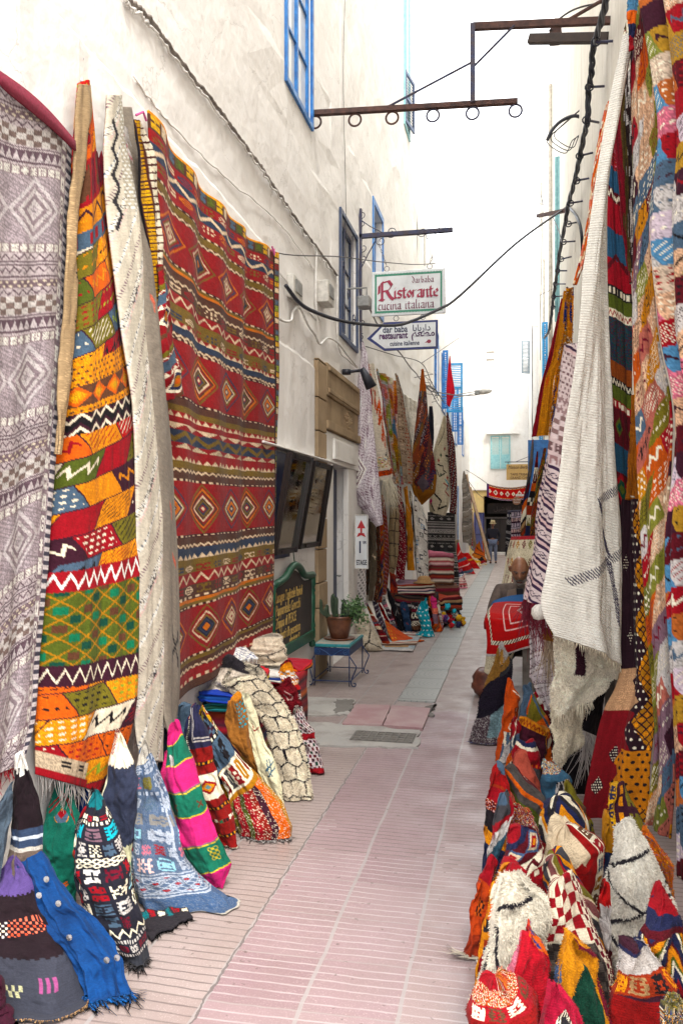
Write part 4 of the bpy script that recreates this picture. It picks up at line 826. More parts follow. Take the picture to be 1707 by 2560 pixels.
def p_edge(cv): spec(cv, ('gl', (88, 44, 40), ['gold', 'ivory', 'crim', 'slate', 'lime'], 2, 4, .6), np.ones(cv.u.shape, bool), cv.u, (cv.v*26) % 1*.99); cv.c[(cv.u < .04) | (cv.u > .95)] = col('black')
sheet('x', None, None, cr('A', [(750, 670), (752, 800), (770, 1000), (850, 1500), (878, 1800)]), cr('A', [(768, 680), (850, 850), (880, 1200), (905, 1500), (885, 1800)]), ('X', LW+.17), p_edge, folds=((1, .012),), seed=9, belly=.08, parent=kr, part='folded_border')
def p_edge2(cv): bands(cv, [(1, (150, 34, 40)), (.4, 'olive'), (.3, ('zz', (150, 34, 40), 'ivory', 4)), (.8, 'slate'), (.4, ('tri', 'ivory', 'crim', 5)), (1.8, ('dia', 1, 'orange', 'mustard', 'navy', 'ivory', (150, 34, 40))), (.3, 'brown')], .12, 2)
sheet('x', None, None, cr('A', [(888, 1480), (885, 1800), (890, 2016)])+cr('B', [(905, 200), (930, 340)]), cr('A', [(915, 1500), (960, 1850), (985, 2016)])+cr('B', [(1005, 120), (1025, 300)]), ('X', LW+.20), p_edge2, folds=((1, .012),), seed=10, belly=.10, parent=kr, part='folded_side')
m = MB(); p_ = onX(676, 627, LW+.08); m.tube([p_, p_+np.array((.02, .05, .03)), p_+np.array((.03, .02, -.03)), p_+np.array((.02, -.02, .03))], .008, 5); m.build('pink_ribbon', plain('pink_string', (206, 90, 150), .8), kr); m = MB(); p_ = onX(340, 288, LW+.06); m.tube([p_, p_+np.array((.03, .03, .03)), p_+np.array((.02, .09, .01))], .007, 5); m.build('pink_ribbon', plain('pink_string', (206, 90, 150), .8), kr)
# ================================================================ LEFT FRONT FLOOR
c_ = lambda *p: cr('C', list(p))
def P1(cv):
    cv.c[:] = col((38, 26, 32)); j = .012*((cv.u*30).astype(int) % 2)
    cv.c[cv.v+j < .20] = col((104, 84, 146)); cv.c[cv.v+j > .60] = col((66, 68, 80)); m = (np.abs(cv.v-.42+.12*(cv.u-.5)) < .05); 
    spec(cv, ('net', (38, 26, 32), (38, 26, 32), 16, 3, .14, ['salmon', 'salmon', 'coral']), m & (cv.u > .45) & (cv.u < .85), cv.u, np.clip((cv.v-.37)/.1, 0, .99)); spec(cv, ('net', (38, 26, 32), (38, 26, 32), 16, 3, .16, ['cream', 'lgrey']), m & (cv.u <= .45) & (cv.u > .1), cv.u, np.clip((cv.v-.37)/.1, 0, .99))
    for a, b, c in ((.72, .73, (170, 90, 140)), (.46, .78, (190, 188, 150)), (.2, .80, (40, 96, 110))): spec(cv, ('chk', c, (66, 68, 80), 40, 9), (np.abs(cv.u-a) < .07) & (np.abs(cv.v-b) < .035), cv.u, cv.v)
roll('folded_blanket', 'purple, black and grey folded blanket standing nearest the camera at bottom left', 'rug', c_((55, 828), (-60, 1000), (-110, 1300), (-130, 1560)), c_((75, 835), (140, 930), (215, 1100), (300, 1290), (400, 1500)), P1, by=2548, seed=11, rip=(3, .08), brat=.4, lean=.25, fr=((0, 0, -1), .03, (80, 'tan')))
def P2(cv):
    cv.c[:] = col((8, 70, 128)); cv.c *= (.7+.6*cv.sn(9))[..., None]
roll('shawl', 'bright blue fringed shawl with round sequins beside the purple blanket', 'shawl', c_((90, 790), (70, 860), (160, 1000), (260, 1200), (330, 1350), (370, 1460)), c_((150, 795), (235, 850), (300, 960), (400, 1080), (480, 1190), (565, 1290), (600, 1440)), P2, by=2505, seed=12, rip=(7, .24), brat=.5, lean=.22, mat='cloth', fr=((.5, -.2, -.8), .10, (150, (10, 88, 160))))
sq = bpy.data.objects['shawl']
for x, y in ((183, 992), (322, 1187), (494, 1291), (217, 918), (542, 1280), (272, 1030)):
    m = MB(); p = onD(*cr('C', (x, y)), dfl(2505)+.02+.22*(1460-y)/700-.03); m.lathe([(.0001, .001), (.012, 0), (.012, .003), (.0001, .004)], (0, 0, 0), 10)
    m.V = [(p[0]+v[0], p[1]-v[2], p[2]+v[1]) for v in m.V]; m.build('sequin', plain('silver_sequin', (220, 226, 234), .15, .9), sq)
def P3(cv): bands(cv, [(.8, 'white'), (3, (36, 24, 30)), (.4, (60, 76, 104)), (.2, (196, 204, 214)), (.4, (60, 76, 104)), (.2, (196, 190, 180)), (2.2, (124, 108, 98)), (.4, (60, 76, 104)), (.6, (120, 106, 96)), (3, (52, 30, 44))])
roll('folded_blanket', 'dark brown blanket with grey and beige bands beside the green one', 'rug', c_((85, 350), (60, 500), (50, 700), (35, 860)), c_((115, 350), (150, 460), (200, 630), (190, 810)), P3, by=2420, seed=13, rip=(3, .08), lean=.02, brat=.3)
roll('folded_blanket', 'slate grey blanket at the left edge of the photo below the mauve rug', 'rug', c_((30, 530), (-80, 650), (-100, 900)), c_((62, 500), (50, 650), (20, 830)), lambda cv: cv.c.__setitem__(slice(None), col((84, 98, 112))), by=2440, seed=14, rip=(3, .06), lean=.02, brat=.3)
roll('folded_blanket', 'deep maroon blanket at the bottom left corner of the photo', 'rug', c_((-20, 1380), (-80, 1500)), c_((5, 1390), (60, 1560)), lambda cv: cv.c.__setitem__(slice(None), col((64, 22, 40))), by=2600, seed=15, lean=.1)
def P4(cv):
    cv.c[:] = col((30, 112, 94)); lines(cv, [[(.15, .20), (.55, .08), (.85, .28)], [(.2, .24), (.55, .12), (.8, .32)]], 'crim', .02, 2.2); m = (np.abs(cv.u-.5)+np.abs((cv.v-.27)*2.4) < .16) & (cv.v < .30); spec(cv, ('zm', ['amber', 'crim', 'slate'], 3, 2, .5), m, cv.u, cv.v*3 % 1)
    lines(cv, [[(.4, .74), (.7, .70)], [(.45, .76), (.72, .72)]], 'orange', .02, 2.2); lines(cv, [[(.06, .70), (.3, .74)]], 'lpink', .035, 2.2); lines(cv, [[(.9, .45), (.85, .52), (.92, .60)]], 'rust', .035, 2.2)
roll('folded_rug', 'emerald green flatweave with a small red and amber chevron', 'rug', c_((272, 440), (235, 560), (195, 720), (180, 860)), c_((305, 440), (335, 540), (385, 640), (365, 820), (350, 1010)), P4, by=2310, seed=16, rip=(3, .05), lean=.12)
def P5(cv):
    cv.c[:] = col((28, 64, 140)); 
    for a, b in ((.4, .25), (.6, .25), (.5, .2), (.5, .3)): lines(cv, [[(a, b), (a+.05, b)]], 'ink', .05, 1.5)
roll('folded_rug', 'royal blue blanket with a small dark diamond behind the green rug', 'rug', c_((320, 360), (302, 440), (320, 560), (370, 700)), c_((355, 365), (395, 410), (408, 520), (410, 640)), P5, by=2240, seed=17, rip=(3, .06), lean=.1)
def P6(cv):
    N = (38, 38, 50); G_ = lambda L, n, sd, dn=.45: ('gl', N, L, n, sd, dn)
    bands(cv, [(.7, 'teal'), (.4, N), (.35, ('gl', N, ['crim', 'ivory'], 6, 2)), (.3, ('dash', N, 'ivory', 12)), (.9, G_(['turq', 'mauve'], 3, 5)), (.9, G_(['slate', 'lgrey', 'ivory'], 5, 8)), (.5, ('net', N, 'ivory', 8, 2, .18)), (.9, G_(['crim', 'white', 'wine'], 3.6, 11)), (1, G_(['lgrey', 'crim', 'ivory', 'lblue'], 3.4, 17)), (.9, G_(['ivory', 'slate', 'lgrey'], 3.3, 5)), (.8, G_(['wine', N, 'slate'], 5, 23)), (.6, ('zz', N, 'ivory', 6, .14)), (.3, ('dash', N, 'lgrey', 20)), (.5, ('gl', N, ['wine', 'lgrey'], 5, 31)), (.3, ('dash', N, 'lgrey', 20)), (.9, (56, 58, 66))], .03, 1, wob=.02)
    m = cv.u < .17; spec(cv, ('gl', N, ['ivory', 'crim', 'lgrey'], 1, 9), m, cv.v*13, cv.u/.17*.99)
roll('folded_rug', 'black tribal rug with white, crimson and turquoise woven stars and dark fringe', 'rug', c_((425, 515), (395, 600), (350, 700), (352, 900), (400, 1060), (500, 1200), (560, 1310)), c_((460, 520), (500, 600), (545, 700), (590, 850), (640, 1030), (665, 1150), (690, 1270)), P6, by=2415, seed=18, rip=(3, .06), lean=.25, fr=((.1, -.1, -1), .08, (100, 'dgrey')))
def P7(cv):
    cv.c[:] = col((58, 64, 86)); j = .015*tri(cv.u*9); cv.c[cv.v+j < .18] = col('ivory'); cv.c[(cv.v+j > .66)] = col((206, 204, 170)); cv.c[cv.u < .14] = col((208, 206, 180)); spec(cv, ('net', 'ivory', 'green', 5, 2, .2), (np.abs(cv.v-.80) < .05) & (cv.u > .5), cv.u, np.clip((cv.v-.75)/.1, 0, .99)); spec(cv, ('net', 'ivory', 'plum', 5, 2, .2), (np.abs(cv.v-.90) < .04), cv.u, np.clip((cv.v-.86)/.08, 0, .99))
    cv.c[(cv.v < .12) & (cv.u < .25) & (cv.r.rand(*cv.u.shape) < .5)] = col('crim')
roll('folded_rug', 'navy blanket with pale cream zigzag ends, pointed top, behind the black tribal rug', 'rug', c_((535, 255), (510, 380), (470, 540), (520, 700), (590, 850)), c_((565, 255), (605, 340), (640, 460), (630, 600), (610, 800)), P7, by=2260, seed=19, rip=(3, .06), lean=.12)
def P8(cv):
    D_ = (92, 112, 142); W = (170, 178, 192)
    bands(cv, [(.7, (190, 184, 172)), (.6, ('gl', D_, [W], 2.5, 6)), (.8, ('gl', D_, ['rose', 'olive', W], 3, 9)), (.3, ('dash', D_, W, 9)), (.8, ('gl', D_, [W, 'slate', W], 3, 12)), (.7, ('gl', D_, [(150, 146, 140)], 2.2, 15)), (.8, ('gl', D_, ['lblue', W], 2.4, 18)), (.6, ('gl', D_, ['crim', W, 'rose'], 6, 21)), (.8, ('gl', D_, [W, 'lpink', 'lblue'], 4, 24)), (.25, ('st', [W, D_, W])), (.8, ('net', D_, W, 8, 3, .1, ['crim', D_, W, D_])), (.25, ('st', [W, D_, W])), (1.6, (74, 100, 138))], .05, 1, wob=.02)
    for a in (.06, .78): m = np.abs(cv.u-a-.02*0) < .02; cv.c[m & (cv.v > .15) & (cv.v < .6)] = col(W)
    q = cv.r.rand(*cv.u.shape) < .22; cv.c[q] = cv.c[q]*.5+col(W)*.35
roll('folded_rug', 'faded denim-blue rug with small white and red motifs draped like a cape', 'rug', c_((648, 310), (635, 430), (600, 600), (590, 760), (620, 940), (655, 1050)), c_((680, 310), (725, 420), (775, 530), (825, 700), (870, 850), (975, 960), (1050, 1010)), P8, by=2292, seed=20, rip=(4, .10), lean=.22, brat=.5)
root, P = sheet('folded_rug', 'dark fringed rug hem lying flat below the denim-blue rug', 'rug', c_((640, 1070), (690, 1195)), c_((860, 1050), (890, 1110)), ('D', dfl(2310), dfl(2275), dfl(2350), dfl(2300)), BP([(.3, ('gl', 'char', ['teal', 'crim', 'ivory'], 6, 3)), (.5, 'char')]), folds=((2, .01),), seed=21, fr=((.2, -.2, -1), .05, (70, 'char')))
def P9(cv):
    K, G_, Y = (222, 62, 130), (34, 116, 92), (206, 186, 70)
    bands(cv, [(1.6, K), (.12, Y), (2.0, G_), (.14, Y), (2.4, K), (.14, 'mauve'), (.12, Y), (2.2, G_), (.14, Y), (2.8, K), (.14, 'mauve'), (.12, Y), (2.6, G_), (.14, Y), (2.6, K)], .04, 1, wob=.02)
    for a, b in ((.3, .205), (.3, .185)): lines(cv, [[(a-.06, b-.015), (a+.12, b+.015)], [(a-.06, b+.015), (a+.12, b-.015)]], 'lgrey', .03, 2.2)
    for a in (.22, .75): lines(cv, [[(a-.06, .44), (a+.06, .47)], [(a-.06, .47), (a+.06, .44)]], 'brown', .018, 2.2)
    spec(cv, ('chk', Y, G_, 26, 60), (np.abs(cv.u-.72) < .07) & (np.abs(cv.v-.74) < .045), cv.u, cv.v)
roll('folded_blanket', 'hot pink blanket with broad green and yellow stripes', 'blanket', c_((790, 200), (772, 300), (765, 450), (800, 600), (835, 740), (880, 880), (985, 965)), c_((820, 200), (855, 290), (905, 420), (950, 560), (1000, 700), (1065, 850), (1030, 950)), P9, by=2228, seed=22, rip=(4, .07), lean=.15, kk=.06)
roll('folded_blanket', 'thin pink blanket edge with a yellow line beside a dark slate one', 'blanket', c_((765, 340), (748, 440), (750, 560)), c_((780, 340), (785, 460), (780, 600)), BP([(2, 'pink'), (.3, 'yellow'), (2, 'pink')]), by=2150, seed=23)
roll('folded_blanket', 'slate blue blanket tucked between the plain rug and pink blanket', 'blanket', c_((745, 225), (730, 330), (735, 450)), c_((775, 222), (790, 300), (790, 420)), BP([(2, (62, 74, 92)), (.2, 'lgrey'), (2, (50, 58, 78))]), by=2120, seed=24)
def P10(cv):
    N = (44, 44, 74); R_ = (150, 36, 34)
    bands(cv, [(5, N), (1.8, R_), (.5, ('dash', 'black', 'amber', 7)), (1, R_), (.25, ('dash', R_, 'wine', 10)), (3.2, ('dia', 1, (120, 170, 170), 'amber', 'crim', 'ivory', 'ivory', 'ivory')), (1.0, R_), (.5, ('dash', 'black', 'amber', 7)), (1.2, R_), (.5, ('gl', R_, ['green', 'black', 'ivory'], 6, 3)), (1.6, R_), (.5, ('dash', 'black', 'amber', 7)), (1.8, R_)], .02, 1)
    lines(cv, [[(.35, .0), (.35, .22), (.9, .22)], [(.42, .02), (.42, .20), (.9, .20)]], 'lgrey', .012, 2.6); m = (np.abs(cv.u-.12) < .03) & (cv.v < .6); spec(cv, ('dash', 'black', 'ivory', 1), m, cv.v*60, np.full(cv.u.shape, .5))
roll('folded_rug', 'navy and brick-red rug with one bold cream-edged diamond medallion', 'rug', c_((880, 140), (858, 260), (885, 400), (930, 560), (975, 700), (1030, 775)), c_((910, 140), (955, 230), (990, 380), (1040, 520), (1075, 640), (1098, 770)), P10, by=2122, seed=25, rip=(3, .07), lean=.15, fr=((0, -.1, -1), .03, (60, 'cream')))
def P11(cv):
    bands(cv, rk(71, ['slate', 'olive', 'brown', 'plum', 'red', 'black', 'gold', 'ivory'], 9, 4), .2); v = cv.v+.22*(cv.u-.5)
    m = (v > .38) & (v < .56); spec(cv, ('gl', 'ivory', ['brick', 'dgrey', 'crim', 'mustard'], 5, 5, .62), m, cv.u, np.clip((v-.38)/.18, 0, .99)); cv.c[(v > .56) & (v < .60)] = col('mustard')
    m = v >= .60; spec(cv, ('st', ['olive', 'crim', 'crim', 'moss', 'crim', 'brick', 'plum', 'orange', 'orange', 'mustard']), m, cv.v, np.clip(cv.u*.999, 0, .99)); 
    sp = (cv.r.rand(*cv.u.shape) < .1) & m; cv.c[sp] = col('cream')
roll('folded_rug', 'multicoloured rug with a cream band of flowers folded over red and orange stripes', 'rug', c_((925, 155), (940, 270), (1000, 400), (1060, 520), (1090, 660), (1110, 750)), c_((945, 158), (1020, 240), (1110, 350), (1210, 460), (1300, 570), (1352, 660), (1330, 745)), P11, by=2105, seed=26, rip=(4, .12), lean=.2, brat=.55, fr=((.3, -.3, -.8), .07, (90, 'lgrey')))
roll('rolled_rug', 'mustard brown rolled rug with turquoise dots at its lip', 'rug', c_((1055, 90), (1042, 150), (1048, 250), (1110, 350), (1190, 460)), c_((1110, 92), (1135, 170), (1155, 280), (1175, 380), (1200, 460)), lambda cv: (cv.c.__setitem__(slice(None), col((164, 108, 54))), spec(cv, ('dot', (164, 108, 54), 'turq', 6, 8, .1), (cv.u > .6) & (cv.v < .22), cv.u, cv.v*4 % 1)), by=2050, seed=27, rip=(3, .04), lean=.12, top='roll', back='amber')
def P12(cv):
    cv.c[:] = col((232, 224, 190)); lines(cv, [[(.55, .22), (.45, .30), (.80, .275)]], 'crim', .018, 2.6)
    for q in (0, .05): lines(cv, [[(.50, .64+q), (.85, .58+q)], [(.58+q*1.6, .69), (.66+q*1.6, .56)]], (30, 96, 128), .022, 2.6)
    lines(cv, [[(.7, .86), (.8, .90), (.75, .93)], [(.8, .85), (.9, .92)]], 'char', .015, 2.6)
roll('rolled_rug', 'tall ivory roll with a blue cross-hatch sign and small red triangle', 'rug', c_((1118, 75), (1112, 140), (1160, 280), (1190, 420), (1240, 520), (1290, 600)), c_((1150, 75), (1190, 180), (1240, 310), (1290, 450), (1310, 590)), P12, by=2022, seed=28, rip=(3, .03), lean=.2, top='roll', back='char')
def P13(cv):
    cv.c[:] = col((228, 216, 194)); cv.c *= (.92+.16*cv.sn(12))[..., None]; K = (34, 28, 38)
    x = cv.u*3.3; y = cv.v*8.5; row = np.floor(y).astype(int); n1 = (cv.sn(10)-.5)*.22; n2 = (cv.sn(9)-.5)*.25
    xx = x+n1+.5*(row % 2); yy = y+n2; r2 = np.floor(yy).astype(int); xx = x+n1+.5*(r2 % 2); fx, fy = xx % 1, yy % 1
    on = (np.minimum(fx, 1-fx) < .04) & (fy > .2) | (np.abs(fy-.12-.16*np.abs(2*fx-1)) < .05); cv.c[on] = col(K)
roll('shaggy_rug', 'large cream shaggy rug with a wobbly black honeycomb net, rolled and leaning', 'rug', cr('O', [(540, 500), (700, 640), (850, 760), (940, 920), (1000, 1200), (1060, 1460), (1090, 1530)])[:6]+[(716, 1995)], cr('O', [(900, 380), (985, 530), (1090, 700), (1190, 880), (1250, 1050), (1290, 1220), (1320, 1440)])+[(781, 1998)], P13, by=2003, seed=29, rip=(3, .04), lean=.35, brat=.5, tuft=16000, tlen=.030, mat='shag', top='roll', back='black', res=1.5)
def P13b(cv): cv.c[:] = col((222, 208, 188)); lines(cv, [[(0, .75), (.3, .55), (.5, .6), (.6, .9)], [(.5, .55), (.9, .4), (1, .7)]], 'char', .02, 1)
roll('shaggy_rug', 'short upright roll of cream shag with a black rim on the textile pile', 'rug', cr('O', [(770, 130), (768, 240), (830, 330)]), cr('O', [(1060, 130), (1095, 220), (1100, 340)]), P13b, by=1664, zmin=.60, seed=30, rip=(3, .03), lean=.04, brat=.6, tuft=5000, tlen=.02, mat='shag', top='roll', back='char')
roll('shaggy_rug', 'wide turned lip of cream shag lying across the blue textiles', 'rug', cr('O', [(560, 370), (430, 550), (395, 610), (410, 650)]), cr('O', [(870, 350), (920, 420), (760, 560), (600, 650)]), lambda cv: (cv.c.__setitem__(slice(None), col((222, 210, 196))), cv.c.__setitem__(cv.v < .15, col('char'))), by=1760, zmin=.5, seed=31, rip=(3, .05), lean=.05, tuft=5000, tlen=.022, mat='shag', top='roll', back='char')
roll('shaggy_rug', 'deep red shaggy rug with a small cream ring, behind the honeycomb rug', 'rug', cr('O', [(1060, 495), (1010, 560), (1060, 680), (1150, 800)]), cr('O', [(1140, 490), (1190, 570), (1225, 700), (1215, 780)]), lambda cv: (cv.c.__setitem__(slice(None), col((132, 18, 38))), lines(cv, [[(.5, .3), (.65, .4), (.62, .55), (.45, .52), (.42, .38)]], 'lpink', .02, 1)), by=1787, seed=32, zmin=.35, lean=.12, tuft=5000, tlen=.02, mat='shag', rip=(3, .05))
roll('folded_rug', 'maroon rug with a white diamond lattice and red hem at the pile foot', 'rug', cr('O', [(1140, 760), (1190, 880), (1240, 1060), (1290, 1290)]), cr('O', [(1240, 740), (1270, 860), (1340, 930), (1370, 1060), (1425, 1230)]), lambda cv: (spec(cv, ('net', 'ivory', 'lilac', 5, 9, .13, ['dgreen', 'maroon', 'wine', 'plum']), np.ones(cv.u.shape, bool), cv.u, cv.v*.99), cv.c.__setitem__((cv.v > .38) & (cv.v < .46), col('crim')), cv.c.__setitem__(cv.v > .90, col('crim'))), by=1935, seed=33, lean=.12, rip=(3, .06), fr=((0, 0, -1), .04, (40, 'wine')))
# textile pile between kilim and blackboard
def pilerow(name, items, grp=None):
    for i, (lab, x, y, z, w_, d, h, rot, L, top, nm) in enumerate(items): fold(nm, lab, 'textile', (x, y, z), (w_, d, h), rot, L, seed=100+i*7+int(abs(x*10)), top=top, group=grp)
pilerow('a', [
 ('dark red and black striped stack of folded throws under the blue textile', -1.88, 5.45, 0, .36, .62, .46, 4, ['plum', 'wine', 'black', 'maroon', 'olive', 'wine', 'navy', 'maroon', 'black', 'crim', 'plum', 'wine', 'rust'], 'plum', 'folded_throws'),
 ('teal folded throw under the royal blue textile', -1.87, 5.40, .47, .38, .60, .05, 3, ['teal', 'dgreen', 'teal'], 'teal', 'folded_throw'),
 ('glossy royal blue sequined textile on the pile', -1.88, 5.28, .53, .34, .40, .05, -4, [(24, 60, 170), 'blue', (24, 60, 170)], (24, 60, 170), 'folded_throw'),
 ('bright red folded cloth with white stars on the pile', -1.90, 5.75, .55, .26, .30, .07, 8, ['black', 'yellow', 'red', 'red'], 'red', 'folded_throw'),
 ('black and orange folded kilim under the red star cloth', -1.90, 5.70, .52, .28, .3, .03, 2, ['pink', 'black', 'amber'], 'orange', 'folded_throw'),
 ('red and black pile of folded kilims behind the honeycomb rug', -1.86, 6.30, 0, .42, .60, .50, 0, ['plum', 'wine', 'olive', 'crim', 'black', 'maroon', 'rust', 'wine', 'crim', 'black', 'orange', 'wine', 'crim', 'plum', 'red'], 'crim', 'folded_kilims'),
 ('white throw with royal blue fringe and red stripes on the pile', -1.86, 6.05, .50, .36, .40, .06, 10, ['crim', 'white', 'royal', 'white'], 'white', 'folded_throw'),
 ('orange and black striped throw below the white fringed one', -1.80, 6.5, .50, .3, .34, .05, -6, ['black', 'orange', 'red'], 'crim', 'folded_throw'),
])
roll('folded_throw', 'red, white and black woven throw hanging over the pile edge', 'textile', cr('O', [(1060, 355), (1030, 420), (1060, 480)]), cr('O', [(1150, 350), (1200, 460), (1215, 560)]), RKP(5, ['red', 'white', 'black', 'amber', 'crim', 'wine'], 8, 4), by=1753, zmin=.40, seed=34, rip=(5, .1))
def P14(cv): spec(cv, ('net', 'white', 'royal', 6, 3, .12), np.ones(cv.u.shape, bool), cv.u, cv.v*.99); cv.c[cv.r.rand(*cv.u.shape) < .3] = col('white'); 
root, P = sheet('folded_throw', 'white throw criss-crossed with blue yarn draped on the pile', 'textile', cr('O', [(590, 215), (600, 260), (650, 320)]), cr('O', [(740, 205), (800, 250), (850, 300)]), ('D', 6.0, 6.15, 5.75, 5.95), P14, folds=((3, .015),), seed=35, fr=((-.2, -.3, -.8), .05, (50, 'white')))
for i, (a, b, L) in enumerate((((160, 715), (150, 860), ['slate', 'blue', 'magenta' if False else 'wine']), ((250, 735), (215, 850), ['navy', 'plum']))):
    roll('folded_blanket', ['slate blue and magenta blanket upright below the teal throw', 'narrow navy blanket edge with a white dotted line'][i], 'blanket', cr('O', [a, (b[0], b[1]), (b[0]+20, b[1]+150)]), cr('O', [(a[0]+100, a[1]), (b[0]+110, b[1]), (b[0]+100, b[1]+150)]), BP([(1.5, L[0]), (2, L[1])]), by=2080, seed=36+i)
roll('folded_rug', 'small rug with olive, rust and blue stripes just behind the flower-band rug', 'rug', cr('O', [(330, 770), (340, 860), (430, 1020)]), cr('O', [(370, 775), (450, 880), (560, 1010)]), RKP(9, ['olive', 'slate', 'rust', 'black', 'ivory', 'gold'], 12, 3), by=2080, seed=38)
# ================================================================ CABLES AND IRONWORK
def wpts(pts, x=LW+.02): return [onX(p[0], p[1], x) for p in pts]
def cable(name, label, pts, r, mat, n=60, cat='cable', wob=0, seed=0):
    P = curve_pts(pts, n); rs = np.random.RandomState(seed); P = [p+rs.randn(3)*wob for p in P]; m = MB(); m.tube(P, r, 6); o = m.build(name, mat, None, True); return tag(o, label, cat)
cd = wpts([(310, -20), (326, 0), (372, 45), (450, 150), (560, 290), (640, 400), (700, 488), (760, 575), (843, 689)], LW+.02)
cable('conduit', 'grey bundled cable running along the upper left wall above the kilim', cd, .014, plain('dusty_cable', (140, 130, 122), .8, c2=(90, 82, 78)), 150, wob=.004)
cable('conduit', 'thin painted cable clipped just beside the grey bundle on the left wall', [p+np.array((.01, 0, -.045)) for p in cd], .008, wht, 120, wob=.007, seed=3)
cable('painted_cable', 'white painted cable scalloping along the left wall above the stone door lintel', wpts([(674, 640), (676, 760), (700, 798), (727, 802), (733, 778), (750, 770), (770, 812), (788, 838), (800, 860), (820, 845), (845, 858), (870, 890), (892, 916)], LW+.04), .013, wht, 90)
cable('painted_cable', 'white painted vertical cable beside the small meter box', wpts([(791, 622), (790, 760), (798, 800)], LW+.03), .012, wht, 20)
cable('painted_cable', 'thin white cable along the left wall from the dark window to the hanging rugs', wpts([(843, 690), (845, 860), (870, 900), (893, 920)], LW+.03), .010, wht, 30)
cable('wall_wire', 'hair-thin wire hanging down the left wall past the dark window', [onX(862, -10, LW+.03), onX(858, 200, LW+.03), onX(864, 480, LW+.03), onX(866, 700, LW+.03)], .004, wire, 30)
cable('wall_wire', 'hair-thin line sloping down the far left wall beside the lower building', [onX(1058, 300, LW+.05), onX(1060, 470, LW+.05), onX(1061, 665, LW+.05)], .008, wire, 20)
cable('wall_cable', 'grey cable sagging along the far left wall beyond the signs', wpts([(905, 740), (950, 820), (990, 870), (1040, 935), (1080, 985), (1130, 1070)], LW+.06), .012, gcab, 40, wob=.006)
for k, pts in enumerate(([(0, 60), (150, 160), (330, 330), (450, 430), (600, 590), (680, 660), (790, 800)], [(330, 190), (420, 300), (560, 440), (700, 560), (790, 680)])):
    cable('plaster_ridge', ['lower', 'upper'][k]+' hairline ridge of painted-over wire crossing the left wall', wpts(pts, LW+.012), .006, PW, 60, wob=.004, cat='wall wire')
pA, pB = (LW+.06, 7.41), (RW-.1, 15.7)
big = [onplane(x, y, pA, pB) for x, y in ((714, 713), (746, 754), (778, 776), (841, 799), (905, 810), (969, 814), (1017, 807), (1096, 773), (1150, 738), (1295, 604), (1418, 516))]
cable('overhead_cable', 'thick black cable sagging across the alley in front of the signs', big, .019, blk, 110)
b_ = cable('overhead_cable', 'thick black cable end curling down the right wall', [big[-1], onX(1440, 540, RW-.1), onX(1452, 580, RW-.1), onX(1455, 640, RW-.06)], .022, blk, 24)
cable('tie_wire', 'taut twisted wire from the kilim corner past the dark window', [onplane(x, y, (LW+.1, 6.9), (-1.0, 14)) for x, y in ((674, 628), (735, 638), (850, 642), (955, 655), (1050, 661), (1130, 653))], .006, wire, 60)
cable('tie_wire', 'wire hanging line that carries the rugs from the sign pole', [onplane(x, y, (LW+.15, 11.1), (-1.5, 13.9)) for x, y in ((914, 866), (985, 888), (1053, 908), (1080, 960), (1110, 1008))], .007, wire, 40)
cable('tie_wire', 'thin wire reaching up across the alley from the rug line', [np.array(onplane(1053, 908, (LW+.15, 11.1), (-1.5, 13.9))), np.array((-.6, 16.5, 5.6)), np.array((.9, 19, 6.9))], .005, wire, 24)
def meter(name, label, px, py, w_, h_, d_):
    p = onX(px, py, LW+.03); r = empty(name, p, label, 'electric box'); m = MB(); m.box((LW+.0, p[1]-w_/2, p[2]-h_/2), (LW+.0+d_, p[1]+w_/2, p[2]+h_/2)); m.build('housing', cshell, r, bevel=.012)
    m = MB(); m.box((LW+d_+.002, p[1]-w_*.32, p[2]-h_*.2), (LW+d_+.012, p[1]+w_*.32, p[2]+h_*.35)); m.build('cover', zinc, r, bevel=.004)
meter('junction_box', 'small pale box on the left wall where the thick cable starts', 736, 725, .34, .22, .07)
meter('meter_box', 'white electric box with cover between kilim and dark window', 806, 736, .3, .24, .13)
# wall lamp (floodlight) by the window and spotlight over the door
r = empty('wall_spotlight', onX(862, 938, LW+.1), 'black adjustable spotlight on an arm above the doorway', 'lamp'); p0 = onX(866, 930, LW+.05); m = MB(); m.lathe([(.0, -.03), (.055, -.03), (.055, .03), (0, .03)], p0, 12); m.build('mount', blk, r, True)
m = MB(); p1 = p0+np.array((.16, .04, .02)); m.tube([p0, p1], .02, 8); m.build('arm', blk, r, True); m = MB(); q = [p1+np.array((.02, .02, .03)), p1+np.array((.08, .06, -.09)), p1+np.array((.13, .10, -.20))]; m.tube(q, [.035, .06, .075], 14); m.build('lamp_head', blk, r, True)
r = empty('floodlight', onX(876, 740, LW+.15), 'small grey floodlight on a bracket in front of the dark window', 'lamp'); p0 = onX(868, 722, LW+.02); m = MB(); m.tube([p0, p0+np.array((.25, 0, .0)), p0+np.array((.25, .0, -.12))], .012, 6); m.build('bracket', zinc, r)
m = MB(); m.box(p0+np.array((.14, -.10, -.26)), p0+np.array((.30, .10, -.12))); m.build('lamp_head', zinc, r, bevel=.015)
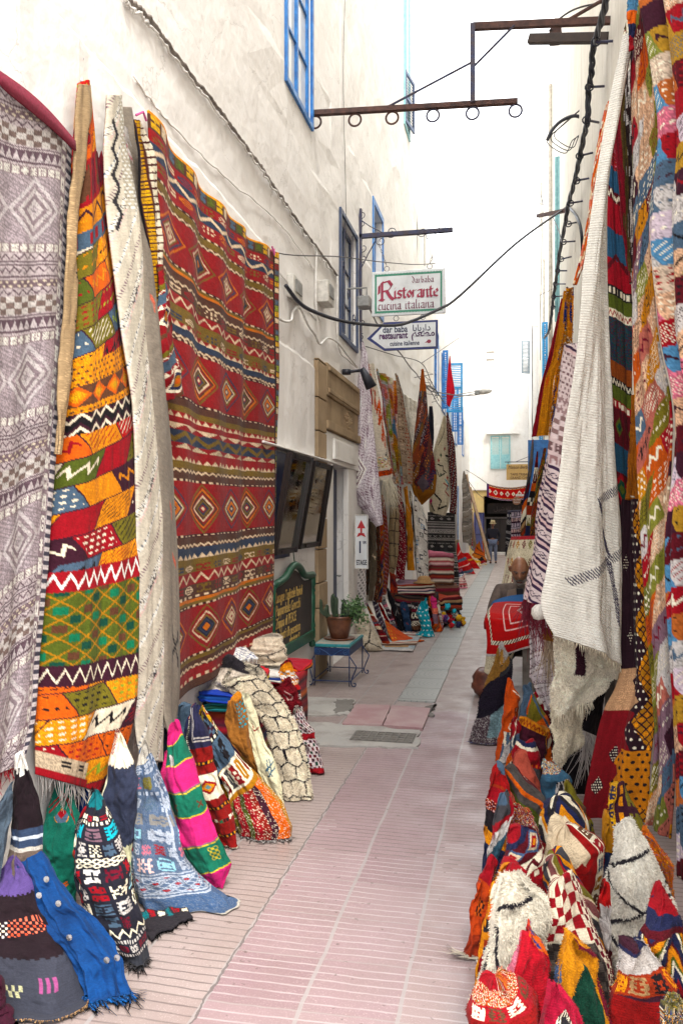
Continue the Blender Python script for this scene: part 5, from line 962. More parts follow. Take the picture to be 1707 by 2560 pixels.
# ---- big clothes frame across the top
r = empty('clothes_rack', (-.4, 8.57, 6.0), 'long rusty iron bar frame with rings spanning the alley at the top', 'iron frame')
a = np.array((RW, 8.73, 6.80)); b = onD(1181, 67, 8.47); c2 = np.array((b[0], b[1], 6.03)); l = onD(783, 283, 8.70); rr_ = onD(1293, 253, 8.45); l[2] = rr_[2] = 6.03
m = MB(); beam(m, a, b, .05, .07); m.build('top_bar', rust, r); m = MB(); beam(m, b+np.array((0, 0, .03)), c2, .05, .05); m.build('post', steel, r); m = MB(); beam(m, l, rr_, .06, .05); m.build('lower_bar', rust, r)
m = MB(); m.tube([b+np.array((.42, .03, -.02)), b+np.array((0, 0, -.42))], .012, 6); m.build('brace', steel, r); m = MB(); m.tube([c2+(l-c2)*.52+np.array((0, 0, .02)), c2+np.array((0, 0, .42))], .012, 6); m.build('brace', steel, r)
for i, x in enumerate((787, 889, 983, 1085, 1183, 1288)):
    t = (x-783)/(1293-783); p = l+(rr_-l)*t+np.array((0, 0, -.09)); m = MB(); m.tube([p+np.array((math.cos(q)*.065, .01, math.sin(q)*.065)) for q in np.linspace(0, 6.28, 19)], .011, 6, cap=False); m.build('ring', rust if i < 3 else steel, r)
r = empty('wall_beam', onX(1480, 85, RW), 'short weathered wooden beam sticking out under the iron frame', 'beam'); m = MB(); beam(m, np.array((RW, 8.9, 6.72)), onD(1322, 98, 9.0), .07, .10); m.build('timber', dkw, r, bevel=.006)
m = MB(); beam(m, onD(1375, 92, 8.95), onD(1400, 90, 8.95), .12, .14); m.build('clamp', rust, r)
cable('stay_wire', 'thin curved wire above the iron frame at the right wall', [onD(1372, 78, 8.9), onD(1400, 45, 8.9), onD(1450, 18, 9.0), onD(1545, 0, 9.0)], .01, wire, 24); cable('stay_rod', 'slanting iron rod above the frame at the right wall', [onD(1420, 50, 8.8), onD(1520, -8, 8.6)], .02, rust, 6, cat='rod')
# ---- twisted cable bundle on the right wall with clips
bp = [(1518, -10), (1500, 60), (1482, 120), (1478, 180), (1470, 230), (1468, 300), (1458, 345), (1445, 410), (1434, 460), (1420, 510), (1412, 560), (1400, 620), (1392, 680), (1386, 720), (1381, 760), (1376, 800), (1370, 830), (1360, 845)]
r = empty('cable_bundle', onX(1434, 460, RW-.2), 'thick twisted bundle of black power cables clipped down the right wall', 'cables')
ctr = curve_pts([onX(x, y, RW-.16) for x, y in bp], 150)
for k in range(3):
    m = MB(); m.tube([p+.02*np.array((math.cos(i*.5+k*2.1), 0, math.sin(i*.5+k*2.1))) for i, p in enumerate(ctr)], .016, 6); m.build('cable', blk, r, True)
for x, y, px2, py2 in ((1488, 105, 1531, 103), (1472, 218, 1509, 216), (1465, 300, 1495, 306), (1448, 390, 1480, 382), (1440, 452, 1470, 446), (1425, 508, 1455, 503), (1420, 560, 1440, 556), (1408, 605, 1436, 603), (1402, 648, 1427, 642), (1393, 677, 1416, 677), (1387, 710, 1412, 710), (1383, 742, 1404, 740), (1381, 768, 1398, 764)):
    p = onX(x, y, RW-.17); m = MB(); m.tube([p, onX(px2, py2, RW-.01)], .014, 5); m.build('clip', steel, r)
    m = MB(); m.tube([p+np.array((math.cos(q)*.042, .0, math.sin(q)*.042)) for q in np.linspace(0, 6.28, 12)], .009, 5, cap=False); m.build('strap', blk, r)
lp = [onD(x, y, 12.4) for x, y in cr('F', [(800, 770), (740, 758), (660, 790), (600, 850), (568, 915)])]; cable('cable_loop', 'stiff black cable loop bulging from the right wall bundle', lp, .026, blk, 30, 'cable')
cable('cable_loop', 'thick cable dropping behind the bundle beside the white rug', [onD(x, y, 12.4) for x, y in cr('F', [(840, 800), (880, 850), (895, 920), (885, 1000), (860, 1200)])], .03, blk, 24)
for k in range(3): cable('cable_loop', ['outer', 'middle', 'inner'][k]+' thin wire loop hanging from the right wall bundle', [onD(x+k*9, y-k*7, 12.4) for x, y in cr('F', [(800, 700), (640, 840), (566, 915), (610, 970), (690, 1000), (730, 920), (790, 880)])], .007, wire, 30)
for k, pts in enumerate(([(1340, 140), (1325, 420), (1355, 500), (1350, 560)], [(1352, 200), (1345, 480), (1362, 515)], [(1375, 530), (1395, 575), (1403, 607)], [(1352, 330), (1354, 600), (1349, 800), (1350, 900)])):
    cable('loose_wire', ['faint', 'second faint', 'short curling', 'long straight'][k]+' loose wire at the right building corner', [onX(x, y, RW-.12-.05*k) for x, y in pts], .009, wire, 24)
m = MB(); beam(m, onX(1343, 540, RW-.5), onX(1420, 525, RW), .06, .07); tag(m.build('wall_bracket', rust), 'rusty iron bracket holding the black cable at the right wall', 'bracket')
# ================================================================ SIGNS
SY = 11.2
r = empty('sign_bracket', (LW, 11.15, 4.1), 'blue-black wrought iron bracket with scrolls carrying the restaurant signs', 'sign bracket')
m = MB(); pt, pb = onY(899, 523, 11.15), onY(899, 876, 11.15); m.box((pt[0]-.03, 11.12, pb[2]), (pt[0]+.03, 11.18, pt[2])); m.build('post', steel, r)
xa, xe = pt[0], onY(1131, 587, 11.15)[0]; za = 5.62; m = MB(); m.box((xa, 11.12, za-.02), (xe, 11.18, za+.035)); m.build('arm', steel, r)
def scr(px, py, rad, t, a0=0):
    p = onY(px, py, 11.15); mm = MB(); mm.tube(spiral(p, (1, 0, 0), (0, 0, 1), rad, .012, t, a0), .006, 5); mm.build('scroll', steel, r)
for a_ in ((904, 537, .055, 1.2, 4), (904, 558, .065, 1.1, 2), (978, 580, .085, 1.7, 3.1), (1055, 580, .07, 1.3, 3.5), (1075, 592, .085, 1.0, 0), (1103, 572, .07, 1.6, 3), (907, 618, .12, 1.0, 1.6), (907, 644, .11, 1.0, 1.6), (901, 680, .03, 1.3, 1), (902, 842, .05, 1.5, 1), (902, 858, .045, 1.5, 4), (952, 602, .08, 1.3, 2), (905, 805, .06, 1.1, 2)): scr(*a_)
m = MB(); m.tube([onY(x, y, 11.15) for x, y in ((905, 552), (925, 566), (965, 586))], .007, 5); m.build('stay', steel, r); m = MB(); m.tube([onY(x, y, 11.15) for x, y in ((937, 604), (920, 635), (904, 668))], .008, 5); m.build('stay', steel, r)
def nibtext(parent, s, org, size, pen, mat, adv=1.0, n='lettering', ex=(1, 0, 0)):
    GL = {'R': [[(.12, 0), (.12, .95)], [(.05, .88), (.45, .98), (.62, .75), (.45, .5), (.14, .46)], [(.35, .48), (.55, .15), (.72, .02)], [(-.02, .05), (.22, .0)], [(-.04, .35), (-.02, .78)]],
     'i': [[(.1, .5), (.1, .08), (.18, .0)], [(.08, .64), (.13, .70)]], 's': [[(.34, .46), (.12, .5), (.08, .34), (.32, .18), (.26, .02), (.04, .06)]], 't': [[(.14, .68), (.14, .08), (.26, 0)], [(.0, .46), (.3, .5)]],
     'o': [[(.06, .25), (.2, .48), (.36, .25), (.22, .02), (.06, .25)]], 'r': [[(.08, .5), (.08, .02)], [(.1, .40), (.30, .5)]], 'a': [[(.08, .46), (.32, .5), (.32, .06), (.4, .0)], [(.3, .3), (.08, .2), (.1, .04), (.3, .06)]], 'n': [[(.08, .5), (.08, .0)], [(.09, .4), (.3, .5), (.32, .06), (.4, 0)]],
     'e': [[(.1, .24), (.32, .32), (.24, .5), (.08, .36), (.1, .08), (.32, .02)]], 'c': [[(.32, .46), (.12, .48), (.08, .14), (.2, .0), (.34, .05)]], 'u': [[(.08, .5), (.1, .06), (.3, .06)], [(.32, .5), (.32, .06), (.4, 0)]], 'l': [[(.1, .85), (.1, .06), (.2, 0)]], 'd': [[(.02, .9), (.3, .5), (.34, .15), (.18, 0), (.06, .2), (.2, .46)]], 'b': [[(.08, .85), (.1, .1), (.26, .0), (.36, .22), (.24, .46), (.1, .36)]]}
    W = dict(R=.86, i=.26, s=.42, t=.36, o=.46, r=.38, a=.48, n=.48, e=.40, c=.40, u=.48, l=.26, d=.44, b=.46); W[' '] = .34
    m = MB(); x = 0; ex = Vector(ex); nv = Vector((math.cos(.7), 0, math.sin(.7)))*pen*.5; y = 0
    for ch in s:
        big_ = 1.0
        for pl in GL.get(ch, []):
            for p, q in zip(pl[:-1], pl[1:]):
                a_ = Vector(org)+ex*((x+p[0])*size)+Vector((0, -y, p[1]*size)); b_ = Vector(org)+ex*((x+q[0])*size)+Vector((0, -y, q[1]*size)); y += .00006
                m.prism([a_-nv, b_-nv, b_+nv, a_+nv], (0, -.0015, 0))
        x += W.get(ch, .4)*adv
    return m.build(n, mat, parent)
def qd(name, x0, x1, z0, z1, y, th, mat, parent, bev=0): m = MB(); m.box((x0, y, z0), (x1, y+th, z1)); return m.build(name, mat, parent, bevel=bev)
X0, X1, Z1, Z0 = -1.94, -.923, 5.14, 4.52; r = empty('restaurant_sign', ((X0+X1)/2, SY, Z0), 'white hanging board with green border reading darbaba Ristorante cucina italiana', 'sign')
signw = plain('sign_white_enamel', (224, 228, 230), .35, c2=(206, 208, 210), nscale=5, bstr=.05); redp = plain('sign_red_paint', (166, 40, 74), .5); tealp = plain('sign_green_paint', (34, 120, 96), .5, c2=(70, 150, 120), nscale=60)
qd('board', X0, X1, Z0, Z1, SY, .03, signw, r, .012)
m = MB(); a, b, c, d = X0+.045, X1-.045, Z0+.045, Z1-.045; t = .025; y = SY-.002
m.box((a, y, c), (b, SY, c+t)); m.box((a, y, d-t), (b, SY, d)); m.box((a, y, c+t), (a+t, SY, d-t)); m.box((b-t, y, c+t), (b, SY, d-t)); m.build('border', tealp, r)
m = MB()
for i in range(46):
    u_ = X0+.035+i*(X1-X0-.07)/46
    for zz, s_ in ((d, 1), (c, -1)): m.prism([(u_, y, zz), (u_+.014, y, zz), (u_+.007, y, zz+.014*s_)][::s_], (0, -.0012, 0))
m.build('border_points', tealp, r)
nibtext(r, 'R', (X0+.115, SY-.003, Z0+.215), .27, .046, redp, n='initial_letter'); nibtext(r, 'istorante', (X0+.305, SY-.003, Z0+.235), .212, .034, redp, .795); nibtext(r, 'cucina italiana', (X0+.085, SY-.003, Z0+.085), .150, .017, plain('sign_wine_paint', (120, 44, 74), .5), .88); nibtext(r, 'darbaba', (X0+.56, SY-.003, Z1-.185), .105, .012, plain('sign_wine_paint', (120, 44, 74), .5), .9)
def chain(parent, p, q, n=9):
    p, q = Vector(p), Vector(q); m = MB()
    for i in range(n):
        c_ = p.lerp(q, (i+.5)/n); L = (q-p).length/n*.62; d_ = (q-p).normalized(); s_ = Vector((1, 0, 0)) if i % 2 else Vector((0, 1, 0)); s_ = (s_-d_*s_.dot(d_)).normalized(); m.tube([c_+d_*L*math.cos(t_)+s_*L*.45*math.sin(t_) for t_ in np.linspace(0, 6.28, 9)], .003, 4, cap=False)
    m.build('chain', steel, parent)
def ring(parent, c_, rad): m = MB(); m.tube([Vector(c_)+Vector((math.cos(t_)*rad, 0, math.sin(t_)*rad)) for t_ in np.linspace(0, 6.28, 17)], .004, 5, cap=False); m.build('ring', steel, parent)
ring(r, (X0+.21, SY+.015, Z1+.035), .035); ring(r, (X1-.215, SY+.015, Z1+.035), .035)
chain(r, onY(945, 604, 11.17), (X0+.21, SY+.015, Z1+.07)); chain(r, onY(1100, 592, 11.17), (X1-.215, SY+.015, Z1+.07))
ring(r, (X0+.34, SY+.015, Z0-.035), .035); ring(r, (X1-.31, SY+.015, Z0-.035), .035)
x0, x1 = onY(917, 850, SY)[0], onY(1094, 810, SY)[0]; z0, z1 = 4.045, 4.435; r = empty('arrow_sign', ((x0+x1)/2, SY, z0), 'white arrow-shaped restaurant sign with blue edge pointing left in Latin and Arabic', 'sign')
zm = (z0+z1)/2-.02; xs_ = x0+.24; m = MB(); m.prism([(x0, SY, zm), (xs_, SY, z0), (x1, SY, z0), (x1, SY, z1), (xs_, SY, z1)][::-1], (0, .035, 0)); m.build('board', plain('deep_blue_paint', (44, 54, 116), .45), r)
m = MB(); m.prism([(x0+.06, SY-.003, zm), (xs_+.01, SY-.003, z0+.03), (x1-.03, SY-.003, z0+.03), (x1-.03, SY-.003, z1-.03), (xs_+.01, SY-.003, z1-.03)][::-1], (0, .0028, 0)); m.build('face', signw, r)
ink = plain('sign_navy_paint', (40, 46, 84), .5); vio = plain('sign_violet_paint', (84, 44, 92), .5)
text(r, 'dar baba', (x0+.22, SY-.005, z1-.145), (1, 0, 0), .125, ink, xs=.80, off=.0022); text(r, 'restaurant', (x0+.17, SY-.005, z0+.16), (1, 0, 0), .128, vio, xs=.74, ext=.002, off=.0045); text(r, 'cuisine italienne', (x0+.32, SY-.005, z0+.06), (1, 0, 0), .09, ink, xs=.71, off=.0018)
text(r, '\uFE8E\uFE91\uFE8E\uFE91\uFEAD\uFE8D\uFEA9', (x0+.63, SY-.005, z1-.14), (1, 0, 0), .12, ink, xs=.95, name='arabic_lettering', off=.0015)
text(r, '\uFEE2\uFECC\uFEC4\uFEE3', (x0+.62, SY-.005, z0+.175), (1, 0, 0), .14, vio, xs=1.0, name='arabic_lettering', off=.003)
m = MB(); pc = (x1-.12, z0+.10); m.prism([(pc[0]+.028*math.cos(q), SY-.005, pc[1]+.026*math.sin(q)) for q in np.linspace(0, 6.28, 18)[:-1]][::-1], (0, -.001, 0)); m.prism([(pc[0]-.06, SY-.005, pc[1]-.02), (pc[0]-.02, SY-.005, pc[1]-.012), (pc[0]-.02, SY-.005, pc[1]+.012)][::-1], (0, -.001, 0)); m.build('fruit_emblem', redp, r)
# ================================================================ DOORWAY ZONE
m = MB(); m.box((LW, 6.4, 2.352), (LW+.11, 9.2, 2.372)); tag(m.build('wall_canopy', PW2, None, bevel=.008), 'thin white ledge above the two leaning mirror frames', 'ledge')
m = MB(); m.box((LW+.02, 6.55, 1.38), (LW+.06, 7.35, 2.33)); tag(m.build('backing_panel', navyp, None, bevel=.004), 'navy blue painted panel behind the left mirror frame', 'panel')
mirror, n_, l_, b_ = newmat('old_mirror'); b_.inputs['Metallic'].default_value = 1; b_.inputs['Base Color'].default_value = (.36, .34, .30, 1); l_.new(ramp(n_, l_, noise(n_, l_, geo(n_), 6, 5), [(.4, .02), (.8, .16)]), b_.inputs['Roughness'])
def frame(label, Yb, Yt, zb, zt, xb, xt, fw=.048):
    def P(u, v, o=0):
        y = (Yb[0]*(1-v)+Yt[0]*v)*(1-u)+(Yb[1]*(1-v)+Yt[1]*v)*u; return np.array((xb*(1-v)+xt*v+o, y, zb+(zt-zb)*v))
    r = empty('mirror', P(.5, 0), label, 'mirror'); m = MB(); W_ = Yb[1]-Yb[0]; Hh = zt-zb; a, b = fw/W_, fw/Hh
    for u0, u1, v0, v1 in ((0, a, 0, 1), (1-a, 1, 0, 1), (a, 1-a, 0, b), (a, 1-a, 1-b, 1)):
        for k, (o0, o1, sh) in enumerate(((0, .035, 0), (.035, .05, .22))):
            q0, q1, w0, w1 = u0+(u1-u0)*sh, u1-(u1-u0)*sh, v0+(v1-v0)*sh*(u1-u0 > .5), v1-(v1-v0)*sh*(u1-u0 > .5)
            c_ = [P(q0, w0, o0), P(q1, w0, o0), P(q1, w1, o0), P(q0, w1, o0)]; e_ = [p+np.array((o1-o0, 0, 0)) for p in c_]; m.add(c_+e_, [(0,3,2,1), (4,5,6,7), (0,1,5,4), (1,2,6,5), (2,3,7,6), (3,0,4,7)])
    m.build('frame', plain('ebony_wood', (34, 26, 24), .4), r); m = MB(); m.add([P(a, b, .02), P(1-a, b, .02), P(1-a, 1-b, .02), P(a, 1-b, .02)], [(0, 1, 2, 3)]); o = m.build('mirror_glass', mirror, r); md = o.modifiers.new('s', 'SOLIDIFY'); md.thickness = .006
frame('left leaning dark-framed mirror reflecting the rugs, on the navy panel', (6.72, 7.42), (6.66, 7.44), 1.42, 2.30, LW+.065, LW+.22); frame('right leaning dark-framed mirror reflecting the rugs, beside the doorway', (7.58, 8.45), (7.50, 8.28), 1.44, 2.28, LW+.05, LW+.22)
# chalk board
r = empty('menu_board', (LW+.08, 7.4, .45), 'green framed chalkboard menu with yellow writing and arched top', 'menu board'); xb = LW+.06; ya, yb_ = 6.70, 8.12
m = MB(); top = [(ya, 1.16), (ya+.35, 1.2), (ya+.55, 1.27), (ya+.72, 1.30), (ya+.9, 1.26), (ya+1.08, 1.18), (yb_, 1.16)]; tp = curve_pts([(0, y_, z_) for y_, z_ in top], 30)
V = [(xb, p[1], p[2]-.05) for p in tp]+[(xb, yb_, .52), (xb, ya, .52)]; m.prism(V[::-1], (.02, 0, 0)); bd = m.build('chalkboard', plain('slate_chalkboard', (48, 42, 42), .7, c2=(62, 54, 52), nscale=4), r)
m = MB(); m.tube([(xb+.03, p[1], p[2]) for p in tp], .035, 8); m.build('arched_top', greenp, r, True); m = MB(); m.box((xb-.005, ya, .50), (xb+.045, yb_, .60)); m.build('bottom_rail', greenp, r, bevel=.008)
for y_ in (ya, yb_):
    m = MB(); m.lathe([(0, .42), (.03, .43), (.036, .47), (.022, .5), (.034, .53), (.034, .60), (.028, .62), (.036, .64), (.026, .7), (.032, .85), (.034, .95), (.026, .98), (.036, 1.0), (.026, 1.03), (.036, 1.06), (.036, 1.15), (0, 1.17)], (xb+.02, y_, 0), 14); m.build('turned_post', greenp, r, True)
chalk = plain('yellow_chalk', (190, 158, 84), .9)
for i, (s_, z_, sz) in enumerate((('Lasagne Tagliatele Ravioli', 1.00, .135), ('Pappardelle Gnocchi', .885, .135), ('Zuppa di PESCE', .775, .13), ('Spaghetti alla pescatora', .665, .125), ("menu du jour 12", .605, .06))):
    text(r, s_, (xb+.022, ya+(.11 if i < 4 else .55), z_), (0, 1, 0), sz, chalk, off=.0012, xs=[.66, .74, .80, .70, .9][i], name='chalk_writing', shear=.15, ext=.001)
cable('wall_cable', 'thin green cord hanging from the mirror to the menu board', wpts([(733, 1376), (735, 1395), (738, 1415)], LW+.06), .006, greenp, 10, 'cord')
# table, pot, plants
r = empty('iron_table', (-1.84, 8.55, 0), 'small blue wrought iron table with tiled top beside the doorway', 'table'); tx0, tx1, ty0, ty1, tz = -2.035, -1.645, 8.22, 8.98, .44
ib = plain('blue_wrought_iron', (28, 56, 104), .45, .1, c2=(20, 38, 74))
m = MB(); m.box((tx0, ty0, tz-.03), (tx1, ty1, tz)); m.build('table_top', plain('teal_table_rim', (40, 140, 148), .4), r, bevel=.006)
m = MB()
for i in range(2):
    for j in range(4): m.box((tx0+.022+i*.175, ty0+.022+j*.18, tz-.001), (tx0+.022+i*.175+.171, ty0+.022+j*.18+.176, tz+.004))
m.build('top_tiles', plain('worn_cream_tiles', (196, 176, 160), .4, c2=(150, 176, 170), nscale=7), r)
m = MB()
for a_, b_2 in (((tx0+.01, ty0+.01), (tx1-.01, ty0+.01)), ((tx1-.01, ty0+.01), (tx1-.01, ty1-.01)), ((tx1-.01, ty1-.01), (tx0+.01, ty1-.01)), ((tx0+.01, ty1-.01), (tx0+.01, ty0+.01))): beam(m, (*a_, tz-.075), (*b_2, tz-.075), .006, .08)
m.build('apron', ib, r)
for (x, y, sx_, sy_) in ((tx0+.012, ty0+.012, -1, -1), (tx1-.012, ty0+.012, 1, -1), (tx1-.012, ty1-.012, 1, 1), (tx0+.012, ty1-.012, -1, 1)):
    m = MB(); m.tube([(x, y, tz-.04), (x, y, .012)], .007, 6)
    sd = .07 if sx_ > 0 else .055; m.tube(curve_pts([(x, y, tz-.12), (x+sx_*sd*.8, y, tz-.2), (x+sx_*sd, y, .2), (x+sx_*.02, y, .07), (x+sx_*.03, y, .02), (x+sx_*.06, y, .015), (x+sx_*.065, y, .045), (x+sx_*.045, y, .045)], 40), .0065, 6); m.build('leg', ib, r, True)
m = MB()
for z_ in (.065,):
    for a_, b_2 in (((tx0, ty0), (tx1, ty0)), ((tx1, ty0), (tx1, ty1)), ((tx1, ty1), (tx0, ty1)), ((tx0, ty1), (tx0, ty0))): m.tube([(*a_, z_), (*b_2, z_)], .006, 6)
m.build('stretcher', ib, r)
m = MB(); 
for s_, cx_ in ((1, tx0+.05), (-1, tx1-.05)):
    m.tube(spiral((cx_, ty0-.003, tz-.075), (s_, 0, 0), (0, 0, 1), .034, .006, 1.8, 1.2), .0035, 5)
m.tube(curve_pts([(tx0+.07, ty0-.003, tz-.045), (tx0+.13, ty0-.003, tz-.075), ((tx0+tx1)/2, ty0-.003, tz-.115), (tx1-.13, ty0-.003, tz-.075), (tx1-.07, ty0-.003, tz-.045)], 20), .0035, 5); m.build('scrollwork', plain('mid_blue_iron', (48, 92, 150), .5), r)
pc = (-1.83, 8.56, tz+.004); m = MB(); m.lathe([(.0, 0), (.15, .002), (.17, .02), (.16, .022), (.13, .012), (0, .012)], pc, 28); tag(m.build('saucer', plain('glazed_terracotta', (118, 72, 48), .3, c2=(84, 50, 36)), None, True), 'brown glazed saucer under the cactus pot', 'saucer')
pz = pc[2]+.013; r = empty('cactus_pot', (pc[0], pc[1], pz), 'brown glazed pot of finger cacti and succulent on the blue table', 'potted plant')
m = MB(); m.lathe([(0, 0), (.085, 0), (.095, .01), (.115, .08), (.135, .16), (.142, .2), (.142, .215), (.155, .22), (.155, .235), (.145, .24), (.135, .235), (.13, .21), (0, .205)], (pc[0], pc[1], pz), 36); m.build('pot', plain('glazed_terracotta', (118, 72, 48), .3), r, True)
cact = plain('cactus_green', (62, 78, 56), .6, c2=(40, 56, 42)); rr = random.Random(4)
for (dx, dy, tx, ty, h_, ra) in ((-.09, 0, -.17, .0, .26, .022), (-.04, .02, -.06, .02, .33, .024), (-.02, -.03, -.02, -.03, .30, .02), (.0, .03, .03, .03, .22, .02), (.06, 0, .04, -.01, .27, .02), (.08, .02, .13, .02, .2, .018), (-.07, .04, -.12, .05, .18, .018), (.03, -.05, .09, -.07, .17, .017), (-.05, -.06, -.10, -.1, .17, .018), (.1, -.03, .15, -.04, .16, .016)):
    b0 = np.array((pc[0]+dx, pc[1]+dy, pz+.2)); h_ *= .82; t0 = np.array((pc[0]+tx*1.25, pc[1]+ty*1.2, pz+.2+h_)); path = curve_pts([b0, b0*.5+t0*.5+np.array((tx*.25, ty*.2, -.03)), t0], 14); m = MB(); n8 = 16; rings = []
    for i, p in enumerate(path):
        t_ = i/(len(path)-1); R0 = ra*(1 if t_ < .85 else math.sqrt(max(.02, 1-((t_-.85)/.15)**2))); rings.append([(p[0]+math.cos(2*math.pi*j/n8)*R0*(1.12 if j % 2 else .84), p[1]+math.sin(2*math.pi*j/n8)*R0*(1.12 if j % 2 else .84), p[2]) for j in range(n8)])
    V = [v for q in rings for v in q]; F = [(i*n8+j, i*n8+(j+1) % n8, (i+1)*n8+(j+1) % n8, (i+1)*n8+j) for i in range(len(rings)-1) for j in range(n8)]+[tuple((len(rings)-1)*n8+j for j in range(n8))]; m.add(V, F); m.build('cactus_stem', cact, r)
rs = np.random.RandomState(6); m = MB()
for k in range(650):
    a_ = rs.rand()*6.28; cx_ = pc[0]+.15+rs.randn()*.055; cy_ = pc[1]+.03+rs.randn()*.07; cz_ = pz+.30+rs.randn()*.06-.5*max(0, cx_-pc[0]-.18); d1 = rs.randn(3); d1 /= np.linalg.norm(d1); d2 = np.cross(d1, rs.randn(3)); d2 /= np.linalg.norm(d2); c0 = np.array((cx_, cy_, cz_)); L_ = .013+.009*rs.rand()
    m.add([c0-d1*L_, c0+d2*L_*.7, c0+d1*L_*1.1, c0-d2*L_*.7], [(0, 1, 2, 3)])
m.build('succulent_leaves', plain('jade_leaf', (96, 128, 78), .4, c2=(58, 90, 50), nscale=40), r)
# 1er etage sign
r = empty('floor_sign', (-2.0, 10.5, 1.05), 'narrow white sign with red upward arrow reading 1er ETAGE', 'sign'); x0, x1, z0, z1, y = -2.045, -1.865, 1.07, 1.78, 10.5
qd('board', x0, x1, z0, z1, y, .03, signw, r, .008); m = MB(); t = .014
m.box((x0, y-.008, z0), (x1, y, z0+t)); m.box((x0, y-.008, z1-t), (x1, y, z1)); m.box((x0, y-.008, z0+t), (x0+t, y, z1-t)); m.box((x1-t, y-.008, z0+t), (x1, y, z1-t)); m.build('rim', cshell, r)
m = MB(); xc = (x0+x1)/2; yy = y-.003; m.prism([(xc-.055, yy, 1.60), (xc+.055, yy, 1.60), (xc, yy, 1.71)], (0, .002, 0)); m.prism([(xc-.012, yy, 1.54), (xc+.012, yy, 1.54), (xc+.012, yy, 1.5995), (xc-.012, yy, 1.5995)], (0, .002, 0)); m.prism([(xc-.06, yy, 1.485), (xc, yy, 1.51), (xc+.06, yy, 1.485), (xc+.035, yy, 1.5395), (xc-.035, yy, 1.5395)], (0, .002, 0)); m.build('arrow', plain('signal_red', (190, 32, 40), .45), r)
text(r, '1', (xc-.055, y-.002, 1.28), (1, 0, 0), .22, ink, xs=.7, off=.004); text(r, 'ER', (xc+.022, y-.002, 1.40), (1, 0, 0), .05, ink, xs=.8, off=.001); text(r, 'ETAGE', (x0+.026, y-.002, 1.125), (1, 0, 0), .092, plain('sign_black_paint', (34, 32, 48), .5), xs=.49, ext=.003, off=.002)
# ================================================================ MID-LEFT SHOP: hanging rugs
i_ = lambda *p: cr('I', list(p)); k_ = lambda *p: cr('K', list(p))
def Q1(cv):
    b, d = (214, 206, 211), (160, 134, 148); bands(cv, [(1.5, ('net', b, d, 6, 3, .06)), (.12, d), (.3, b), (.12, d), (.5, ('gl', b, [d], 10, 4)), (.12, d), (.3, b), (.12, d), (.8, ('gl', b, [d, 'white'], 9, 9)), (.12, d), (.3, b)], .55, 3)
    m = (cv.v > .78) & (cv.u < .5); spec(cv, ('net', b, d, 3.5, 5, .08, [b, d, b]), m, cv.u*2, np.clip((cv.v-.78)*4, 0, .99)); m = np.abs(cv.u-.3)/.32+np.abs(cv.v-.68)/.09
    for k, c in enumerate(['white', 'mauve', 'white', d, 'white', 'mauve']): cv.c[m < 1-k*.17] = col(c)
sheet('hanging_rug', 'mauve and white diamond rug hung by one corner beside the doorway', 'rug', i_((195, 20), (190, 120), (150, 500), (108, 1000), (88, 1400), (330, 1690)), i_((205, 20), (245, 120), (290, 700), (335, 1100), (372, 1480), (388, 1670)), ('Y', 11.0), Q1, folds=((1.2, .015),), seed=40, belly=.22, kk=.06, sm=1.5)
def Q2(cv):
    cv.c[:] = col((222, 212, 196)); O = (226, 96, 40)
    lines(cv, [[(.35, .24), (.25, .38)], [(.3, .42), (.75, .30), (.35, .52), (.85, .42), (.4, .66), (.9, .46), (.75, .56), (.5, .72)], [(.95, .60), (.82, .74)], [(.15, .10), (.2, .22)]], O, .07, 2.6, soft=1); lines(cv, [[(.4, .80), (.95, .70)], [(.55, .05), (.8, .3)]], 'black', .03, 2.6)
    m = (cv.v > .8) & (cv.v < .9); spec(cv, ('sp', 'ivory', ['orange', 'lime', 'sky', 'gold', 'rose'], .45), m, cv.u, cv.v); spec(cv, ('sp', O, ['red', 'orange', 'black'], .5), (cv.v > .92) & (cv.v < .97), cv.u, cv.v)
    cv.c[(cv.u < .12) & (cv.v < .35)] = col((180, 40, 40))
sheet('hanging_rug', 'shaggy white rug with a flame-orange zigzag and long white fringe', 'rug', i_((262, 215), (270, 400), (292, 700), (335, 1050), (365, 1270)), i_((300, 215), (345, 450), (390, 750), (440, 1030), (475, 1240)), ('P', (LW+.35, 11.3), (LW+.75, 12.0)), Q2, folds=((1.2, .02),), seed=41, belly=.15, tuft=7000, tlen=.03, mat='shag', fr=((.1, -.1, -1), .30, (150, 'ivory')))
def Q3(cv):
    rs = np.random.RandomState(3); cs = ['cream', 'gold', 'lblue', 'rose', 'salmon', 'lgrey', 'lime', 'mustard', 'ivory', 'lpink', 'amber', 'rust']; n = cv.sn(6); x = cv.u*10+n*5+cv.v*3; LL = np.array([col(c) for c in cs]); cv.c[:] = LL[np.floor(x).astype(int) % len(cs)]*.75+LL[(np.floor(cv.v*7+cv.sn(5)*4)).astype(int) % len(cs)]*.25
    m = (np.abs(cv.u-.72)*3+np.abs(cv.v-.5)*3.4+.5*(cv.sn(7)-.5)) < .5; cv.c[m] = col('sky'); m = (np.abs(cv.u-.6)*4+np.abs(cv.v-.72)*6) < .5; cv.c[m] = col('gold')
sheet('hanging_rug', 'rag rug in pale yellow, blue and pink streaks on the shop wall', 'rug', i_((310, 260), (370, 500), (400, 750), (445, 1050), (475, 1290)), i_((500, 370), (510, 600), (530, 850), (550, 1100), (562, 1310)), ('P', (LW+.22, 11.8), (LW+.55, 13.4)), Q3, folds=((3, .03), (5, .02)), seed=42, tuft=5000, tlen=.03, mat='shag', kk=.2)
